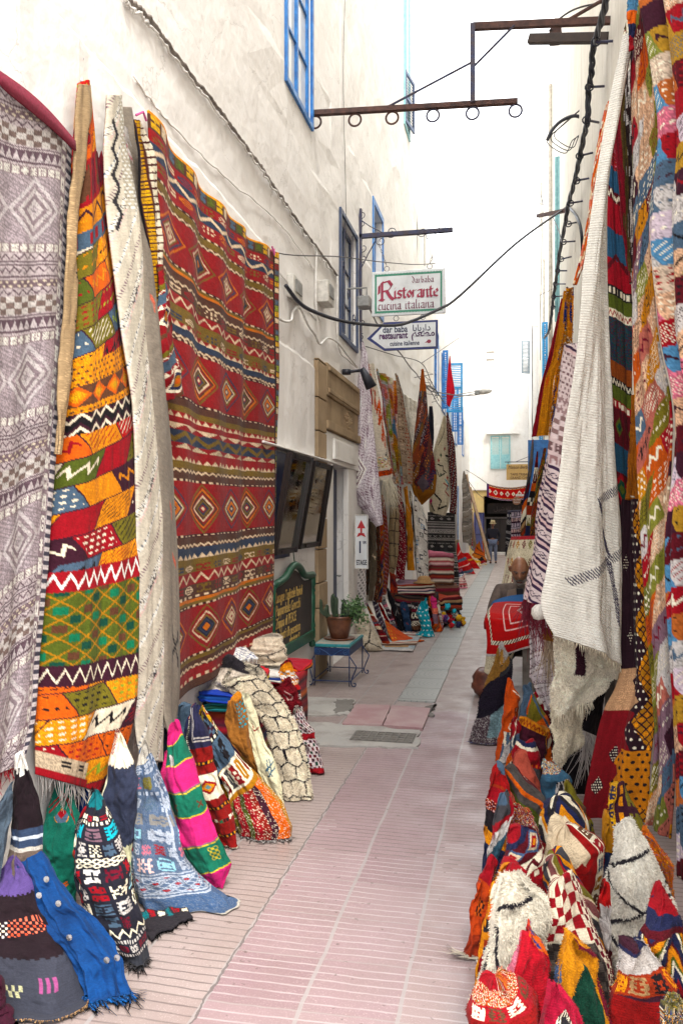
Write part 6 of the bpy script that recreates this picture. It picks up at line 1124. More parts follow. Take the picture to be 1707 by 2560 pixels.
sheet('hanging_rug', 'beige rug with scattered brown flower motifs hung from a hook', 'rug', i_((498, 300), (508, 500), (528, 900), (555, 1290)), i_((512, 320), (550, 480), (600, 800), (640, 1080), (645, 1320)), ('P', (LW+.5, 12.3), (LW+.8, 13.2)), lambda cv: (spec(cv, ('gl', (184, 160, 136), ['brown', 'rust', 'slate'], 2.5, 8, .3), np.ones(cv.u.shape, bool), cv.u, cv.v*9 % 1*.99)), folds=((1.4, .02),), seed=43, belly=.16)
sheet('hanging_rug', 'white sequined blanket with fine vertical fringe on the shop wall', 'rug', i_((560, 480), (590, 650), (620, 850), (640, 1050)), i_((690, 560), (700, 800), (690, 1100)), ('X', LW+.12), lambda cv: (cv.c.__setitem__(slice(None), col((214, 208, 196))), cv.c.__setitem__((cv.u*34 % 1) < .3, col((186, 178, 166)))), folds=((3, .02),), seed=44, kk=.15)
def Q6(cv):
    patch(cv, 2.6, 13, [(104, 62, 50), (150, 76, 46), 'plum', (110, 84, 46), 'dgrey', (84, 56, 64), (150, 96, 46), 'navy', 'maroon'], 2.2, ink=('lgrey', 'orange', 'rust', 'amber'), seam=None, seed=5, mot=.8)
    e = (cv.v > .86) | ((cv.u < .1) & (cv.v > .72)) | ((cv.u > .9) & (cv.v > .75)); cv.c[e] = col((158, 100, 36)); cv.c[cv.v < .16] = col((182, 92, 36)); m = (np.abs(cv.u-.5)*.8+np.abs(cv.v-.82)*3) < .2; cv.c[m] = col((98, 84, 92))
sheet('hanging_rug', 'rust, plum and mustard patchwork kilim hung from the wire to a point', 'rug', i_((738, 262), (722, 400), (690, 700), (645, 1100), (638, 1280), (668, 1400), (738, 1490)), i_((752, 262), (775, 450), (800, 750), (835, 1000), (872, 1230), (858, 1380), (742, 1490)), ('Y', 13.9), Q6, folds=((1.2, .02),), seed=45, belly=.22, sm=1.2)
sheet('hanging_blanket', 'narrow black blanket hung on the wall behind the rust patchwork kilim', 'blanket', i_((805, 600), (800, 700), (812, 850), (822, 980)), i_((832, 600), (845, 720), (848, 850), (838, 985)), ('Y', 15.2), lambda cv: cv.c.__setitem__(slice(None), col((36, 34, 46))), folds=((1, .02),), seed=46, belly=.2)
def Q8(cv):
    cv.c[:] = col((206, 194, 168)); lines(cv, [[(.95, .02), (.25, .30)], [(.8, .40), (.95, .40), (.92, .46)], [(.3, .50), (.6, .51), (.62, .55), (.8, .57)], [(.2, .55), (.35, .62), (.7, .58)]], 'black', .022, 2.4)
    for a, b, c in ((.5, .40, 'dgreen'), (.75, .33, 'crim'), (.35, .46, 'crim'), (.45, .60, 'dgreen'), (.85, .62, 'crim')): cv.c[(np.abs(cv.u-a)+np.abs(cv.v-b)*2.4) < .06] = col(c)
    lines(cv, [[(.62, .68), (.85, .70), (.75, .76), (.95, .80)]], 'crim', .02, 2.4); lines(cv, [[(.72, .64), (.9, .68), (.85, .74)]], 'turq', .02, 2.4); lines(cv, [[(.2, .80), (.6, .86), (.5, .95), (.9, .9)], [(.1, .9), (.3, .97)]], 'black', .03, 2.4); cv.c[(np.abs(cv.u-.1)+np.abs(cv.v-.88)*2) < .07] = col('pink')
sheet('hanging_rug', 'shaggy cream rug with black lines and scattered pink and green diamonds', 'rug', i_((934, 690), (880, 880), (842, 1000), (845, 1260), (800, 1480), (810, 1560)), i_((955, 690), (972, 900), (990, 1180), (1000, 1360), (985, 1500), (950, 1590)), ('Y', 15.0), Q8, folds=((1.5, .03),), seed=47, belly=.18, tuft=6000, tlen=.025, mat='shag')
sheet('hanging_rug', 'dark wine kilim with slanting white stripes hung to a point', 'rug', i_((962, 655), (965, 850), (985, 1150), (1000, 1400), (988, 1560)), i_((972, 655), (1000, 780), (1035, 950), (1052, 1200), (1055, 1400), (1048, 1580)), ('Y', 14.8), BP([(1, (96, 46, 54)), (.25, 'lgrey'), (.8, (74, 38, 48)), (.3, ('zz', (96, 46, 54), 'ivory', 4)), (.7, 'brown'), (.25, 'crim')], .35, 7), folds=((1.2, .02),), seed=48, belly=.2)
# lower row, standing and hanging against the shop front
low = [
 ('white cotton rug with slanting rows of black dots beside the floor sign', [(292, 620), (200, 1150), (175, 1500), (180, 1750)], [(305, 620), (322, 900), (338, 1250), (332, 1700)], 11.2, lambda cv: (cv.c.__setitem__(slice(None), col((212, 206, 204))), spec(cv, ('dot', (212, 206, 204), 'dgrey', 5, 22, .06), ((cv.v*22+cv.u*4) % 1) > .45, cv.u, ((cv.v*1+cv.u*.18) % 1)*.99)), (4, .04)),
 ('grey-brown speckled rug hanging behind the dotted white one', [(300, 560), (310, 900), (340, 1400)], [(390, 520), (392, 900), (370, 1500)], 11.7, lambda cv: spec(cv, ('dot', (92, 76, 66), 'brown', 4, 14, .08), np.ones(cv.u.shape, bool), cv.u, cv.v*.99), (3, .03)),
 ('olive-grey rolled rug with a faint tan cross, tall and narrow', [(392, 540), (395, 900), (375, 1300), (370, 1580)], [(468, 600), (478, 900), (470, 1300), (430, 1580)], 11.6, lambda cv: (cv.c.__setitem__(slice(None), col((104, 92, 76))), lines(cv, [[(.3, .42), (.75, .42)], [(.5, .37), (.5, .47)], [(.35, .39), (.7, .45)]], 'sand', .03, 3)), (2, .03)),
 ('narrow brown rug with slanting ochre stitch rows', [(472, 620), (480, 900), (470, 1300), (430, 1600)], [(515, 600), (525, 1000), (515, 1400), (500, 1600)], 12.0, BP([(1, 'dbrown'), (.5, ('dash', 'brown', 'rust', 4)), (.6, 'brown'), (.3, ('zz', 'dbrown', 'tan', 3))], .3, 9), (2, .03)),
 ('rust and blue flatweave rug with dark triangles', [(512, 580), (522, 900), (530, 1300), (490, 1600)], [(572, 560), (580, 1000), (575, 1300), (540, 1600)], 12.2, RKP(31, ['rust', 'brick', 'navy', 'brown', 'mustard', 'slate'], 18, 3, .2), (2, .03)),
 ('mauve and wine striped rug hanging behind the fringe', [(535, 200), (560, 500), (580, 900), (570, 1300), (545, 1500)], [(570, 210), (610, 500), (638, 900), (640, 1200), (600, 1500)], 12.4, BP([(1, 'maroon'), (.3, 'slate'), (.8, 'brown'), (.4, 'rose'), (.6, 'rust'), (.3, 'mustard')], .5, 8), (2, .03)),
 ('beige rolled rug with a wide black grid', [(664, 110), (640, 400), (628, 700), (645, 1050), (648, 1270)], [(730, 90), (760, 300), (778, 600), (760, 950), (700, 1270)], 13.0, lambda cv: (cv.c.__setitem__(slice(None), col((178, 154, 120))), cv.c.__setitem__((np.abs((cv.v*7.2+.06*np.sin(cv.u*5)) % 1-.5) < .035) | (np.abs(cv.u-.62-.05*np.sin(cv.v*9)) < .025), col('char'))), (2, .03)),
 ('tall crimson roll with slanting white stripes', [(742, 90), (765, 400), (780, 700), (750, 1000), (722, 1290)], [(795, 90), (822, 400), (850, 700), (868, 1000), (838, 1300)], 13.2, BP([(1.2, (140, 24, 44)), (.12, 'lpink'), (1.0, (120, 20, 40)), (.3, ('gl', (140, 24, 44), ['ivory'], 3, 4))], .3, 9), (2, .03)),
 ('brown and green speckled rug edge between crimson and mustard rolls', [(800, 300), (840, 600), (862, 900), (870, 1150)], [(822, 300), (865, 600), (885, 900), (885, 1180)], 13.4, RKP(33, ['olive', 'brown', 'slate', 'rust', 'black'], 20, 2, .2), (2, .03)),
 ('tall mustard-yellow roll with one dark flower', [(835, 90), (855, 400), (875, 800), (878, 1180)], [(872, 110), (920, 400), (948, 700), (968, 1180)], 13.3, lambda cv: (cv.c.__setitem__(slice(None), col((206, 134, 26))), lines(cv, [[(.3, .72), (.8, .76)], [(.3, .76), (.8, .72)], [(.55, .69), (.55, .79)], [(.3, .12), (.4, .13)]], 'brown', .04, 3)), (2, .03)),
 ('dark grey-brown rug with cream edge behind the mustard roll', [(900, 150), (940, 500), (970, 900), (980, 1180)], [(930, 160), (965, 500), (1000, 900), (1010, 1180)], 13.6, RKP(35, ['char', 'brown', 'cream', 'dgrey'], 20, 2, .2), (2, .03)),
]
for i, (lab, L, R, d, fn, rp) in enumerate(low):
    L2, R2_ = cr('K', L), cr('K', R); zb = max(0, H-(max(L2[-1][1], R2_[-1][1])-1292)/FPX*(d+.1))
    roll('standing_rug' if i != 0 else 'hanging_rug', lab, 'rug', L2, R2_, fn, by=1292+FPX*(H-zb)/(d), zmin=zb, seed=60+i, rip=rp, lean=.0, brat=.6)
def Q19(cv):
    cv.c[:] = col((214, 208, 198)); rs = np.random.RandomState(5)
    for k in range(22):
        a, b = rs.rand()*.9+.05, (k+.5)/22; c = ['ink', 'sky', 'plum', 'black'][k % 4]; s_ = .09; d_ = np.maximum(np.abs(cv.u-a+.3*(cv.v-b)), np.abs(cv.v-b)*3.6); cv.c[(d_ < s_) & (d_ > s_*.62)] = col(c)
    lines(cv, [[(.62+.2*(i % 2), i/16), (.85, (i+.5)/16)] for i in range(16)], 'black', .02, 3.6)
L2, R2_ = k_((965, 240), (958, 500), (975, 800), (1000, 1190)), k_((1075, 330), (1135, 500), (1150, 900), (1158, 1180)); roll('standing_rug', 'white rug with small blue, purple and black outlined squares', 'rug', L2, R2_, Q19, by=1292+FPX*(H-.40)/13.4, zmin=.40, seed=75, rip=(2, .04), lean=0)
def Q20(cv):
    K, W = (30, 28, 32), (196, 190, 186); bands(cv, [(.5, K), (.2, ('dash', K, W, 16)), (.9, ('dia', 3.2, K, W, W, K, K, K, K)), (.12, K), (.10, W), (.3, K), (.10, W), (.35, ('zz', (120, 116, 116), K, 9, .2)), (.10, W), (.35, (84, 82, 84)), (.12, W), (.3, ('tri', W, K, 24)), (.3, ('chk', K, W, 26, 3)), (.10, W), (.3, K), (.35, ('zz', K, W, 12, .12)), (.12, (84, 82, 84)), (.3, ('net', K, W, 14, 1, .12)), (.12, W)], 0, 3)
sheet('hanging_rug', 'black and white striped kilim with small rosettes, hung flat to the ground', 'rug', k_((1142, 420), (1145, 900), (1150, 1500)), k_((1490, 430), (1505, 800), (1530, 1200), (1535, 1510)), ('P', (-1.75, 13.8), (-1.28, 15.6)), Q20, folds=((2, .02),), seed=76, fr=((0, 0, -1), .05, (60, 'lgrey')))
# ground pieces
def gl(lab, L, R, fn, by, seed, **k): k.setdefault('rip', (3, .07)); k.setdefault('lean', .12); return roll(k.pop('name', 'folded_rug'), lab, k.pop('cat', 'rug'), cr('K', L), cr('K', R), fn, by=by, seed=seed, **k)
gl('cream shaggy rug with black lines slumped on the ground beside the table', [(190, 1730), (200, 1900), (250, 2080), (275, 2170), (330, 2235)], [(335, 1680), (400, 1880), (490, 2040), (545, 2180)], lambda cv: (cv.c.__setitem__(slice(None), col((212, 200, 180))), lines(cv, [[(.2, .1), (.9, .3), (.55, .6), (.5, .75), (.95, .95)], [(.5, .72), (.1, .9)]], 'black', .025, 1.6)), 1629, 80, tuft=6000, tlen=.03, mat='shag', brat=.7)
gl('red and ochre tribal kilim strip beside the cream shaggy rug', [(338, 1620), (400, 1780), (480, 1980), (560, 2150)], [(370, 1620), (440, 1760), (560, 1960), (640, 2100)], RKP(41, ['crim', 'ivory', 'rust', 'slate', 'mustard', 'maroon', 'black'], 14, 3), 1612, 81)
gl('navy, grey and wine striped folded rug leaning by the grey rugs', [(410, 1590), (450, 1700), (500, 1850), (590, 2000)], [(480, 1580), (520, 1700), (570, 1850), (610, 2000)], BP([(1, (50, 44, 66)), (.2, 'lgrey'), (.8, (74, 60, 76)), (.3, ('zz', (50, 44, 66), 'lilac', 5)), (.5, 'plum'), (.3, ('net', 'navy', 'lgrey', 6, 1, .15))], .1, 3), 1594, 82)
gl('small bright red folded rug wedge', [(488, 1600), (540, 1740), (600, 1830)], [(515, 1600), (590, 1740), (640, 1850)], BP([(1, (180, 20, 36)), (.2, 'maroon')], 0, 3), 1575, 83)
gl('pale rose and grey patterned folded rug with a square top', [(512, 1555), (590, 1700), (660, 1850), (720, 1950)], [(575, 1540), (640, 1680), (700, 1800), (745, 1950)], RKP(43, ['lgrey', 'mauve', 'dgrey', 'rose', 'plum', 'slate'], 14, 3), 1580, 84)
gl('black folded shawl with white stitched corner', [(605, 1440), (640, 1600), (720, 1800), (780, 1990)], [(650, 1430), (720, 1600), (790, 1760), (850, 1950)], lambda cv: (cv.c.__setitem__(slice(None), col((26, 24, 30))), lines(cv, [[(.3, .6), (.8, .5), (.7, .75)], [(.8, .3), (.9, .4)]], 'lgrey', .015, 2)), 1579, 85)
gl('denim blue folded rug with a tiny embroidered flower', [(780, 1610), (800, 1750), (850, 1990)], [(870, 1600), (910, 1750), (940, 1980)], lambda cv: (cv.c.__setitem__(slice(None), col((44, 66, 96))), lines(cv, [[(.5, .2), (.6, .24)], [(.5, .7), (.6, .75)]], 'rust', .03, 2)), 1580, 86)
gl('black, white and brown banded tribal cushion upright', [(930, 1620), (930, 1750), (935, 1990)], [(1030, 1600), (1040, 1750), (1050, 1980)], BP([(1, ('zz', 'black', 'lgrey', 4)), (.6, 'wine'), (1.4, ('x', 'black', 'ivory', 3)), (.4, 'plum'), (1, ('net', 'black', 'cream', 4, 2, .15)), (.8, 'brown'), (.5, 'black')]), 1580, 87)
gl('turquoise sequined scarf draped over the front of the rugs', [(1060, 1610), (990, 1740), (1040, 1850), (1070, 1960), (985, 2020)], [(1120, 1600), (1150, 1700), (1180, 1850), (1200, 1960), (1225, 2050)], lambda cv: (cv.c.__setitem__(slice(None), col((44, 168, 186))), spec(cv, ('dot', (44, 168, 186), 'white', 4, 7, .03), np.ones(cv.u.shape, bool), cv.u, cv.v*.99)), 1593, 88, name='scarf', cat='scarf', mat='cloth', rip=(5, .12))
gl('orange and brown folded rug right of the turquoise scarf', [(1150, 1560), (1190, 1700), (1230, 1850), (1210, 2000)], [(1200, 1540), (1260, 1700), (1310, 1880), (1340, 1990)], BP([(1, (196, 84, 30)), (.4, 'brown'), (.8, (150, 90, 60)), (.3, 'crim'), (.8, 'orange')], .4, 3), 1580, 89)
gl('small magenta rolled blanket behind the turquoise scarf', [(1180, 1540), (1190, 1620), (1210, 1720)], [(1250, 1540), (1265, 1630), (1275, 1720)], BP([(1, 'pink'), (.6, 'salmon'), (1, 'mauve')]), 1560, 90, zmin=.25)
gl('white patterned rug with red tassels at the right end of the row', [(1255, 1590), (1280, 1700), (1310, 1850), (1320, 1960)], [(1290, 1590), (1325, 1750), (1340, 1850), (1345, 1960)], RKP(45, ['ivory', 'mauve', 'lgrey', 'crim'], 9, 2), 1574, 91)
for i, (x, y, c1) in enumerate(((690, 1240, 'rust'), (1085, 1500, 'beige'), (1150, 1530, 'orange'), (960, 1540, 'black'), (850, 1500, 'brown'))):
    gl(['dark maroon rolled rug leaning under the crimson roll', 'cream cushion roll on the ground row', 'orange roll peeking above the scarf', 'black knotted rug roll above the tribal cushion', 'brown and olive roll above the denim rug'][i], [(x-40, y), (x-45, y+110), (x-30, y+330)], [(x+30, y), (x+60, y+110), (x+80, y+330)], RKP(50+i, ['maroon' if i == 0 else c1, 'brown', c1, 'plum'], 6, 2), 1572, 92+i, zmin=0)
root, P = sheet('folded_rug', 'bright orange embroidered rug spilling flat over the paving', 'rug', k_((582, 1830), (620, 1980), (690, 2140)), k_((780, 1980), (900, 2050), (1100, 2110)), ('D', dfl(1585), dfl(1590), dfl(1609), dfl(1603)), lambda cv: (cv.c.__setitem__(slice(None), col((222, 92, 24))), spec(cv, ('dot', (222, 92, 24), 'gold', 8, 6, .05), (cv.u < .25) | (cv.v > .8), cv.u, cv.v*.99)), folds=((2, .02),), seed=98, fr=((.3, -.2, -.6), .03, (30, 'orange')))
def flatrug(name, label, pts, fn, z=.012, seed=0, cat='mat', n=(90, 70)):
    A_, B_, C_, D_ = [floor(*p) for p in pts]; nu, nv = n; u, v = np.meshgrid(np.linspace(0, 1, nu), np.linspace(0, 1, nv)); u = u[..., None]; v = v[..., None]; P = (A_*(1-u)+B_*u)*(1-v)+(D_*(1-u)+C_*u)*v; cn = Cv(nu, nv, seed); P[..., 2] = z+.006*cn.sn(6); cv = Cv(nu, nv, seed); fn(cv); yarn(cv); return tag(finish(name, P, cv.c, 'cloth', None, thick=.008), label, cat)
def pic(cv):
    cv.c[:] = col((168, 180, 184)); n_ = cv.sn(5); cv.c[(cv.v > .35) & (cv.v < .62)] = col('cream'); cv.c[(cv.v > .52) & (cv.v < .60+.1*(n_[0, 0]))] = col('brown'); cv.c[(cv.v > .68) & (cv.v < .80) & (cv.u > .1) & (cv.u < .8)] = col('tan'); cv.c[(cv.v > .40) & (cv.v < .45)] = col('crim'); cv.c[cv.v > .88] = col('lgrey')
flatrug('printed_mat', 'grey printed picture mat lying flat on the paving', cr('K', [(560, 2090), (1050, 2050), (950, 2250), (530, 2230)]), pic, seed=99)
flatrug('woven_mat', 'white and black mat under the turquoise scarf', cr('K', [(780, 1990), (1060, 2000), (1070, 2060), (860, 2060)]), RKP(60, ['ivory', 'lgrey', 'crim', 'black'], 8, 5), seed=100)
# folded stacks, hat, pompoms
CX = lambda px, d: onD(px, 1400, d)
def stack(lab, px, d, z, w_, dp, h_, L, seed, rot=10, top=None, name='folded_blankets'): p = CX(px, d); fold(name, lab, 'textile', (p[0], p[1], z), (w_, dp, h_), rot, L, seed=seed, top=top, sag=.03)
W_ = ['wine', 'black', 'brown', 'ivory', 'crim', 'plum']
stack('striped wine and cream folded blankets at stack top by the straw hat', 1035, 13.2, .52, .66, .6, .16, ['wine', 'ivory', 'navy', 'lpink', 'black', 'ivory', 'rust'], 120, 8, 'mauve')
stack('dark brown folded blankets in the middle of the shop stack', 1040, 13.1, .26, .70, .6, .24, ['black', 'dbrown', 'char', 'lgrey', 'black', 'wine', 'brown', 'black'], 121, 5, 'dbrown')
stack('lowest layer of dark folded blankets in the shop stack', 1042, 13.2, 0, .72, .6, .24, ['char', 'plum', 'black', 'brown'], 122, 5, 'black')
stack('red, rust and cream folded kilims piled before the black-white kilim', 1098, 14.1, .60, .46, .5, .52, ['brown', 'ivory', 'wine', 'rust', 'black', 'ivory', 'crim', 'brown', 'wine', 'lpink', 'crim', 'ivory', 'wine', 'rose'], 123, 12, 'rose')
stack('lower pile of rust and wine folded kilims under the red ones', 1105, 13.9, 0, .56, .55, .58, ['char', 'plum', 'brown', 'rust', 'wine', 'black', 'brown', 'wine'], 124, 12, 'brown')
stack('rust coloured folded kilims sliding toward the pompoms', 1118, 13.3, .26, .4, .5, .20, ['brown', 'rust', 'black', 'tan', 'maroon'], 125, 20, 'rust')
p = onD(*cr('K', (1095, 1270)), 13.0); m = MB(); m.lathe([(0, 0), (.17, 0), (.175, .012), (.11, .03), (.105, .07), (.085, .10), (.04, .115), (0, .118)], (p[0], p[1], .70), 26); tag(m.build('straw_hat', plain('woven_straw', (176, 136, 88), .9, nscale=60, c2=(140, 104, 62)), None, True), 'round tan straw hat lying on the folded blankets', 'hat')
rs = np.random.RandomState(9); cs = ['crim', 'purple', 'white', 'sky', 'wine', 'rose', 'gold', 'lgrey', 'turq', 'navy', 'mauve', 'red', 'orange']
def pom(name, c0, n, sp, zs, grp, nm, seed):
    rs = np.random.RandomState(seed)
    for k in range(n):
        x, y = c0[0]+rs.randn()*sp, c0[1]+rs.randn()*sp; z = .05+rs.rand()*zs*max(.1, 1-abs(x-c0[0])/sp*.5); ra = .03+.025*rs.rand(); V, F = [], []; cc = cs[rs.randint(len(cs))]; nn_, mm = 10, 7
        P = np.zeros((mm, nn_, 3))
        for i in range(mm):
            for j in range(nn_):
                th_ = math.pi*i/(mm-1); q = ra*(1+.22*rs.randn()*(0 < i < mm-1)); P[i, j] = (x+q*math.sin(th_)*math.cos(6.283*j/nn_), y+q*math.sin(th_)*math.sin(6.283*j/nn_), z+q*math.cos(th_))
        lab = '%s woollen pompom in the heap' % dict(crim='crimson', purple='purple', white='white', sky='sky blue', wine='wine red', rose='rose', gold='golden', lgrey='pale grey', turq='turquoise', navy='navy', mauve='mauve', red='bright red', orange='orange')[cc]
        if nm: lab += ' '+nm
        o = finish(name, P, np.broadcast_to(col(cc), P.shape).copy(), 'shag', None, True); tag(o, lab, 'pompom', grp)
pom('pompom', CX(1122, 13.2), 34, .13, .34, 'pompoms heaped by the shop stack', 'under the red and rust kilim pile', 1); pom('pompom', CX(1105, 12.9), 24, .14, .18, 'pompoms heaped by the shop stack', 'beside the rolled rugs nearer the camera', 2)
# ================================================================ FAR LEFT AND END OF THE ALLEY
j_ = lambda *p: cr('J', list(p))
sheet('hanging_rug', 'tall grey striped blanket hanging on the far left wall beside the blue door', 'rug', j_((268, 600), (265, 900), (268, 1200), (272, 1440)), j_((275, 600), (325, 850), (342, 1150), (345, 1480)), ('P', (LW+.12, 27.5), (LW+.35, 29.6)), BP([(1, (140, 132, 124)), (.15, 'dgrey'), (.8, (128, 120, 112)), (.1, 'lgrey'), (1, (146, 138, 130)), (.12, 'brown')], .1, 5), folds=((2, .04),), seed=200, belly=.1, fr=((0, 0, -1), .15, (30, 'lgrey')))
sheet('hanging_rug', 'red, white and purple hanging rug beyond the grey striped blanket', 'rug', j_((305, 640), (330, 850), (345, 1100), (355, 1500)), j_((315, 640), (365, 900), (375, 1200), (385, 1540)), ('P', (LW+.2, 31), (LW+.4, 33)), RKP(71, ['red', 'ivory', 'purple', 'rose', 'black', 'crim', 'lblue'], 16, 3, .2), folds=((2, .04),), seed=201)
r = empty('blue_gate', (-1.6, 34.6, 0), 'violet-blue metal gate leaf standing open at the far left', 'gate'); a, b = onD(1185, 1410, 34.0), onD(1207, 1410, 35.2); m = MB()
d_ = b-a; d_[2] = 0; L_ = np.linalg.norm(d_); ang = math.atan2(d_[1], d_[0]); Mx = Matrix.Translation((a[0], a[1], .02)) @ Matrix.Rotation(ang, 4, 'Z'); zt = 1.75-(1285-1292)/2050*34+.05
vb = plain('violet_blue_metal', (86, 96, 168), .45); m.box((0, -.02, 0), (L_, .02, zt), Mx); m.build('panel', vb, r); m = MB(); m.box((0, -.05, 0), (.06, -.021, zt), Mx); m.box((L_-.06, -.05, 0), (L_, -.021, zt), Mx); m.box((0.061, -.05, zt*.5), (L_-.061, -.021, zt*.5+.06), Mx); m.box((.061, -.05, zt-.06), (L_-.061, -.021, zt), Mx); m.build('frame', plain('dark_violet_metal', (58, 62, 120), .5), r)
for i, (x0, y0, x1, y1, d0, d1) in enumerate(((345, 790, 578, 1650, 31, 29.5), (300, 640, 410, 1500, 30.2, 30.6), (262, 600, 275, 640, 29, 29))[:2]):
    p, q = onD(*cr('J', (x0, y0)), d0), onD(*cr('J', (x1, y1)), d1); q[2] = max(q[2], .03); m = MB(); beam(m, p, q, .11, .07); tag(m.build('wooden_pole', plain('bare_plank', (176, 146, 116), .8), None, bevel=.008), ['long bare plank leaning against the far left wall', 'second shorter plank behind the leaning one'][i], 'plank')
FR = [('bright red blanket slumped on the ground at the far left, largest', [(190, 1510), (195, 1640), (205, 1790)], [(230, 1530), (330, 1650), (410, 1810)], BP([(1, (198, 24, 40)), (.15, 'lpink'), (1, (180, 22, 38)), (.6, 'slate')], .3, 2), 1436),
 ('red rug with a small gold square behind the slumped red blanket', [(230, 1560), (300, 1650), (380, 1745)], [(330, 1580), (410, 1660), (470, 1750)], BP([(1, (204, 26, 38)), (.2, 'gold'), (1.4, (190, 24, 36))], .2), 1422),
 ('black, white and sky blue rug heap left of the slate path', [(205, 1770), (205, 1850), (210, 1900)], [(250, 1760), (290, 1820), (290, 1900)], RKP(81, ['black', 'white', 'sky', 'navy', 'rose'], 7, 2), 1458),
 ('pink and red patterned bundle on the ground by the black-white kilim', [(205, 1860), (205, 1930), (210, 1980)], [(290, 1860), (315, 1920), (320, 1975)], RKP(82, ['rose', 'crim', 'lpink', 'wine', 'white'], 7, 3), 1473),
 ('orange rug with dark stripes standing open like a tent', [(430, 1480), (390, 1560), (330, 1620), (330, 1640)], [(465, 1480), (510, 1570), (550, 1650), (545, 1690)], BP([(1, (214, 120, 20)), (.2, 'black'), (1, 'orange'), (.3, 'brown')], -.4, 2), 1412),
 ('tan rug heap in front of the orange tent-like rug', [(330, 1590), (340, 1640), (370, 1700)], [(400, 1600), (470, 1660), (480, 1720)], RKP(83, ['beige', 'tan', 'cream', 'gold'], 6, 2), 1417),
 ('yellow and white small bundle near the walking man', [(420, 1640), (450, 1690), (470, 1720)], [(500, 1630), (540, 1670), (550, 1700)], RKP(84, ['gold', 'white', 'black', 'crim'], 6, 3), 1413),
 ('orange rolled rug at the foot of the violet gate', [(492, 1360), (492, 1440), (500, 1480)], [(512, 1360), (530, 1440), (535, 1480)], BP([(1, 'orange'), (.2, 'mustard')]), 1400),
 ('pale grey rolled rug beside the orange roll at the gate', [(510, 1470), (520, 1540), (525, 1600)], [(540, 1470), (555, 1540), (560, 1600)], RKP(85, ['lgrey', 'olive', 'cream'], 5, 2), 1402)]
for i, (lab, L, R, fn, by) in enumerate(FR): roll('folded_rug', lab, 'rug', cr('J', L), cr('J', R), fn, by=by, seed=210+i, rip=(4, .12), lean=.3, res=1.2)
# red rug banner
ba, bb = onY(1216, 1208, 38.2), onY(1335, 1212, 38.2); nu, nv = 120, 34; u, v = np.meshgrid(np.linspace(0, 1, nu), np.linspace(0, 1, nv)); zt = ba[2]-.25*4*u*(1-u)*.8; P = np.stack([ba[0]+(bb[0]-ba[0])*u, 38.2+.05*np.sin(u*14), zt-.62*v], -1)
cv = Cv(nu, nv, 3); bands(cv, [(.6, ('zm', ['purple', 'lilac', 'gold', 'brown'], 12, 1.2, .5)), (.15, 'gold'), (.3, (210, 24, 34)), (2.2, ('dia2', 8, ['black', 'ivory', 'ivory', (210, 24, 34), (210, 24, 34), (210, 24, 34)], ['amber', 'black', 'lpink', 'ivory', (210, 24, 34), (210, 24, 34)])), (.3, (210, 24, 34)), (.15, 'gold'), (.6, ('zm', ['purple', 'lilac', 'navy', 'rose'], 12, 1.2, .5))]); cv.c[cv.u < .045] = col('purple'); yarn(cv, .08)
tag(finish('rug_banner', P, cv.c, 'flat', None, thick=.015), 'red rug with white diamonds slung like a banner across the alley end', 'rug')
cable('hanging_line', 'rope holding the red banner rug to the left wall', [onD(1165, 1175, 30), onD(1190, 1190, 34), ba], .012, wire, 12, 'rope'); cable('hanging_line', 'second rope sagging from the far left wall to the ochre pier', [onD(1172, 1205, 30), onD(1195, 1235, 35), onD(1212, 1248, 38)], .012, wire, 12, 'rope')
# maison berbere sign
r = empty('shop_sign', onY(1295, 1200, 27), 'yellow wooden shop sign reading Maison Berbère Tapis Tribal Grand Choix', 'sign'); a, b = onY(1265, 1200, 27), onY(1325, 1160, 27)
qd('board', a[0], b[0]+.1, a[2], b[2], 27, .04, plain('ochre_sign_paint', (206, 170, 106), .6, c2=(196, 158, 92), nscale=5), r, .006); ink2 = plain('brown_sign_paint', (92, 62, 44), .6); W2 = b[0]-a[0]
text(r, 'Maison Berbère', (a[0]+.05, 26.995, a[2]+.36), (1, 0, 0), .15, ink2, xs=.8, shear=.3, ext=.004); text(r, 'TAPIS TRIBAL', (a[0]+.12, 26.995, a[2]+.14), (1, 0, 0), .115, ink2, xs=.85, ext=.004); text(r, 'GRAND CHOIX', (a[0]+.12, 26.995, a[2]+.03), (1, 0, 0), .115, ink2, xs=.85, ext=.004)
m = MB(); m.box((a[0]-.05, 26.99, b[2]+.06), (RW, 27.02, b[2]+.085)); m.tube([(a[0]+.05, 27, b[2]), (a[0]+.05, 27, b[2]+.07)], .01, 5); m.tube([(b[0], 27, b[2]), (b[0], 27, b[2]+.07)], .01, 5); m.tube([(a[0]+.3, 27, b[2]+.08), (RW, 27, b[2]+.45)], .008, 5); m.build('iron_bracket', steel, r)
r = empty('round_sign', onY(1290, 1255, 34), 'small round brown hanging sign with white painted lettering', 'sign'); p = onY(1291, 1252, 34); m = MB()
m.prism([(p[0]+.17*math.cos(q), 34, p[2]+.17*math.sin(q)) for q in np.linspace(0, 2*math.pi, 29)[:-1]][::-1], (0, .03, 0)); m.build('board', plain('brown_round_board', (150, 104, 74), .6), r); m = MB(); m.box((p[0]-.05, 33.99, p[2]+.18), (p[0]+.5, 34.02, p[2]+.27)); m.build('top_bar', cshell, r)
text(r, 'Au Petit', (p[0]-.14, 33.99, p[2]+.02), (1, 0, 0), .085, wht); text(r, 'Poterie', (p[0]-.12, 33.99, p[2]-.08), (1, 0, 0), .08, wht)
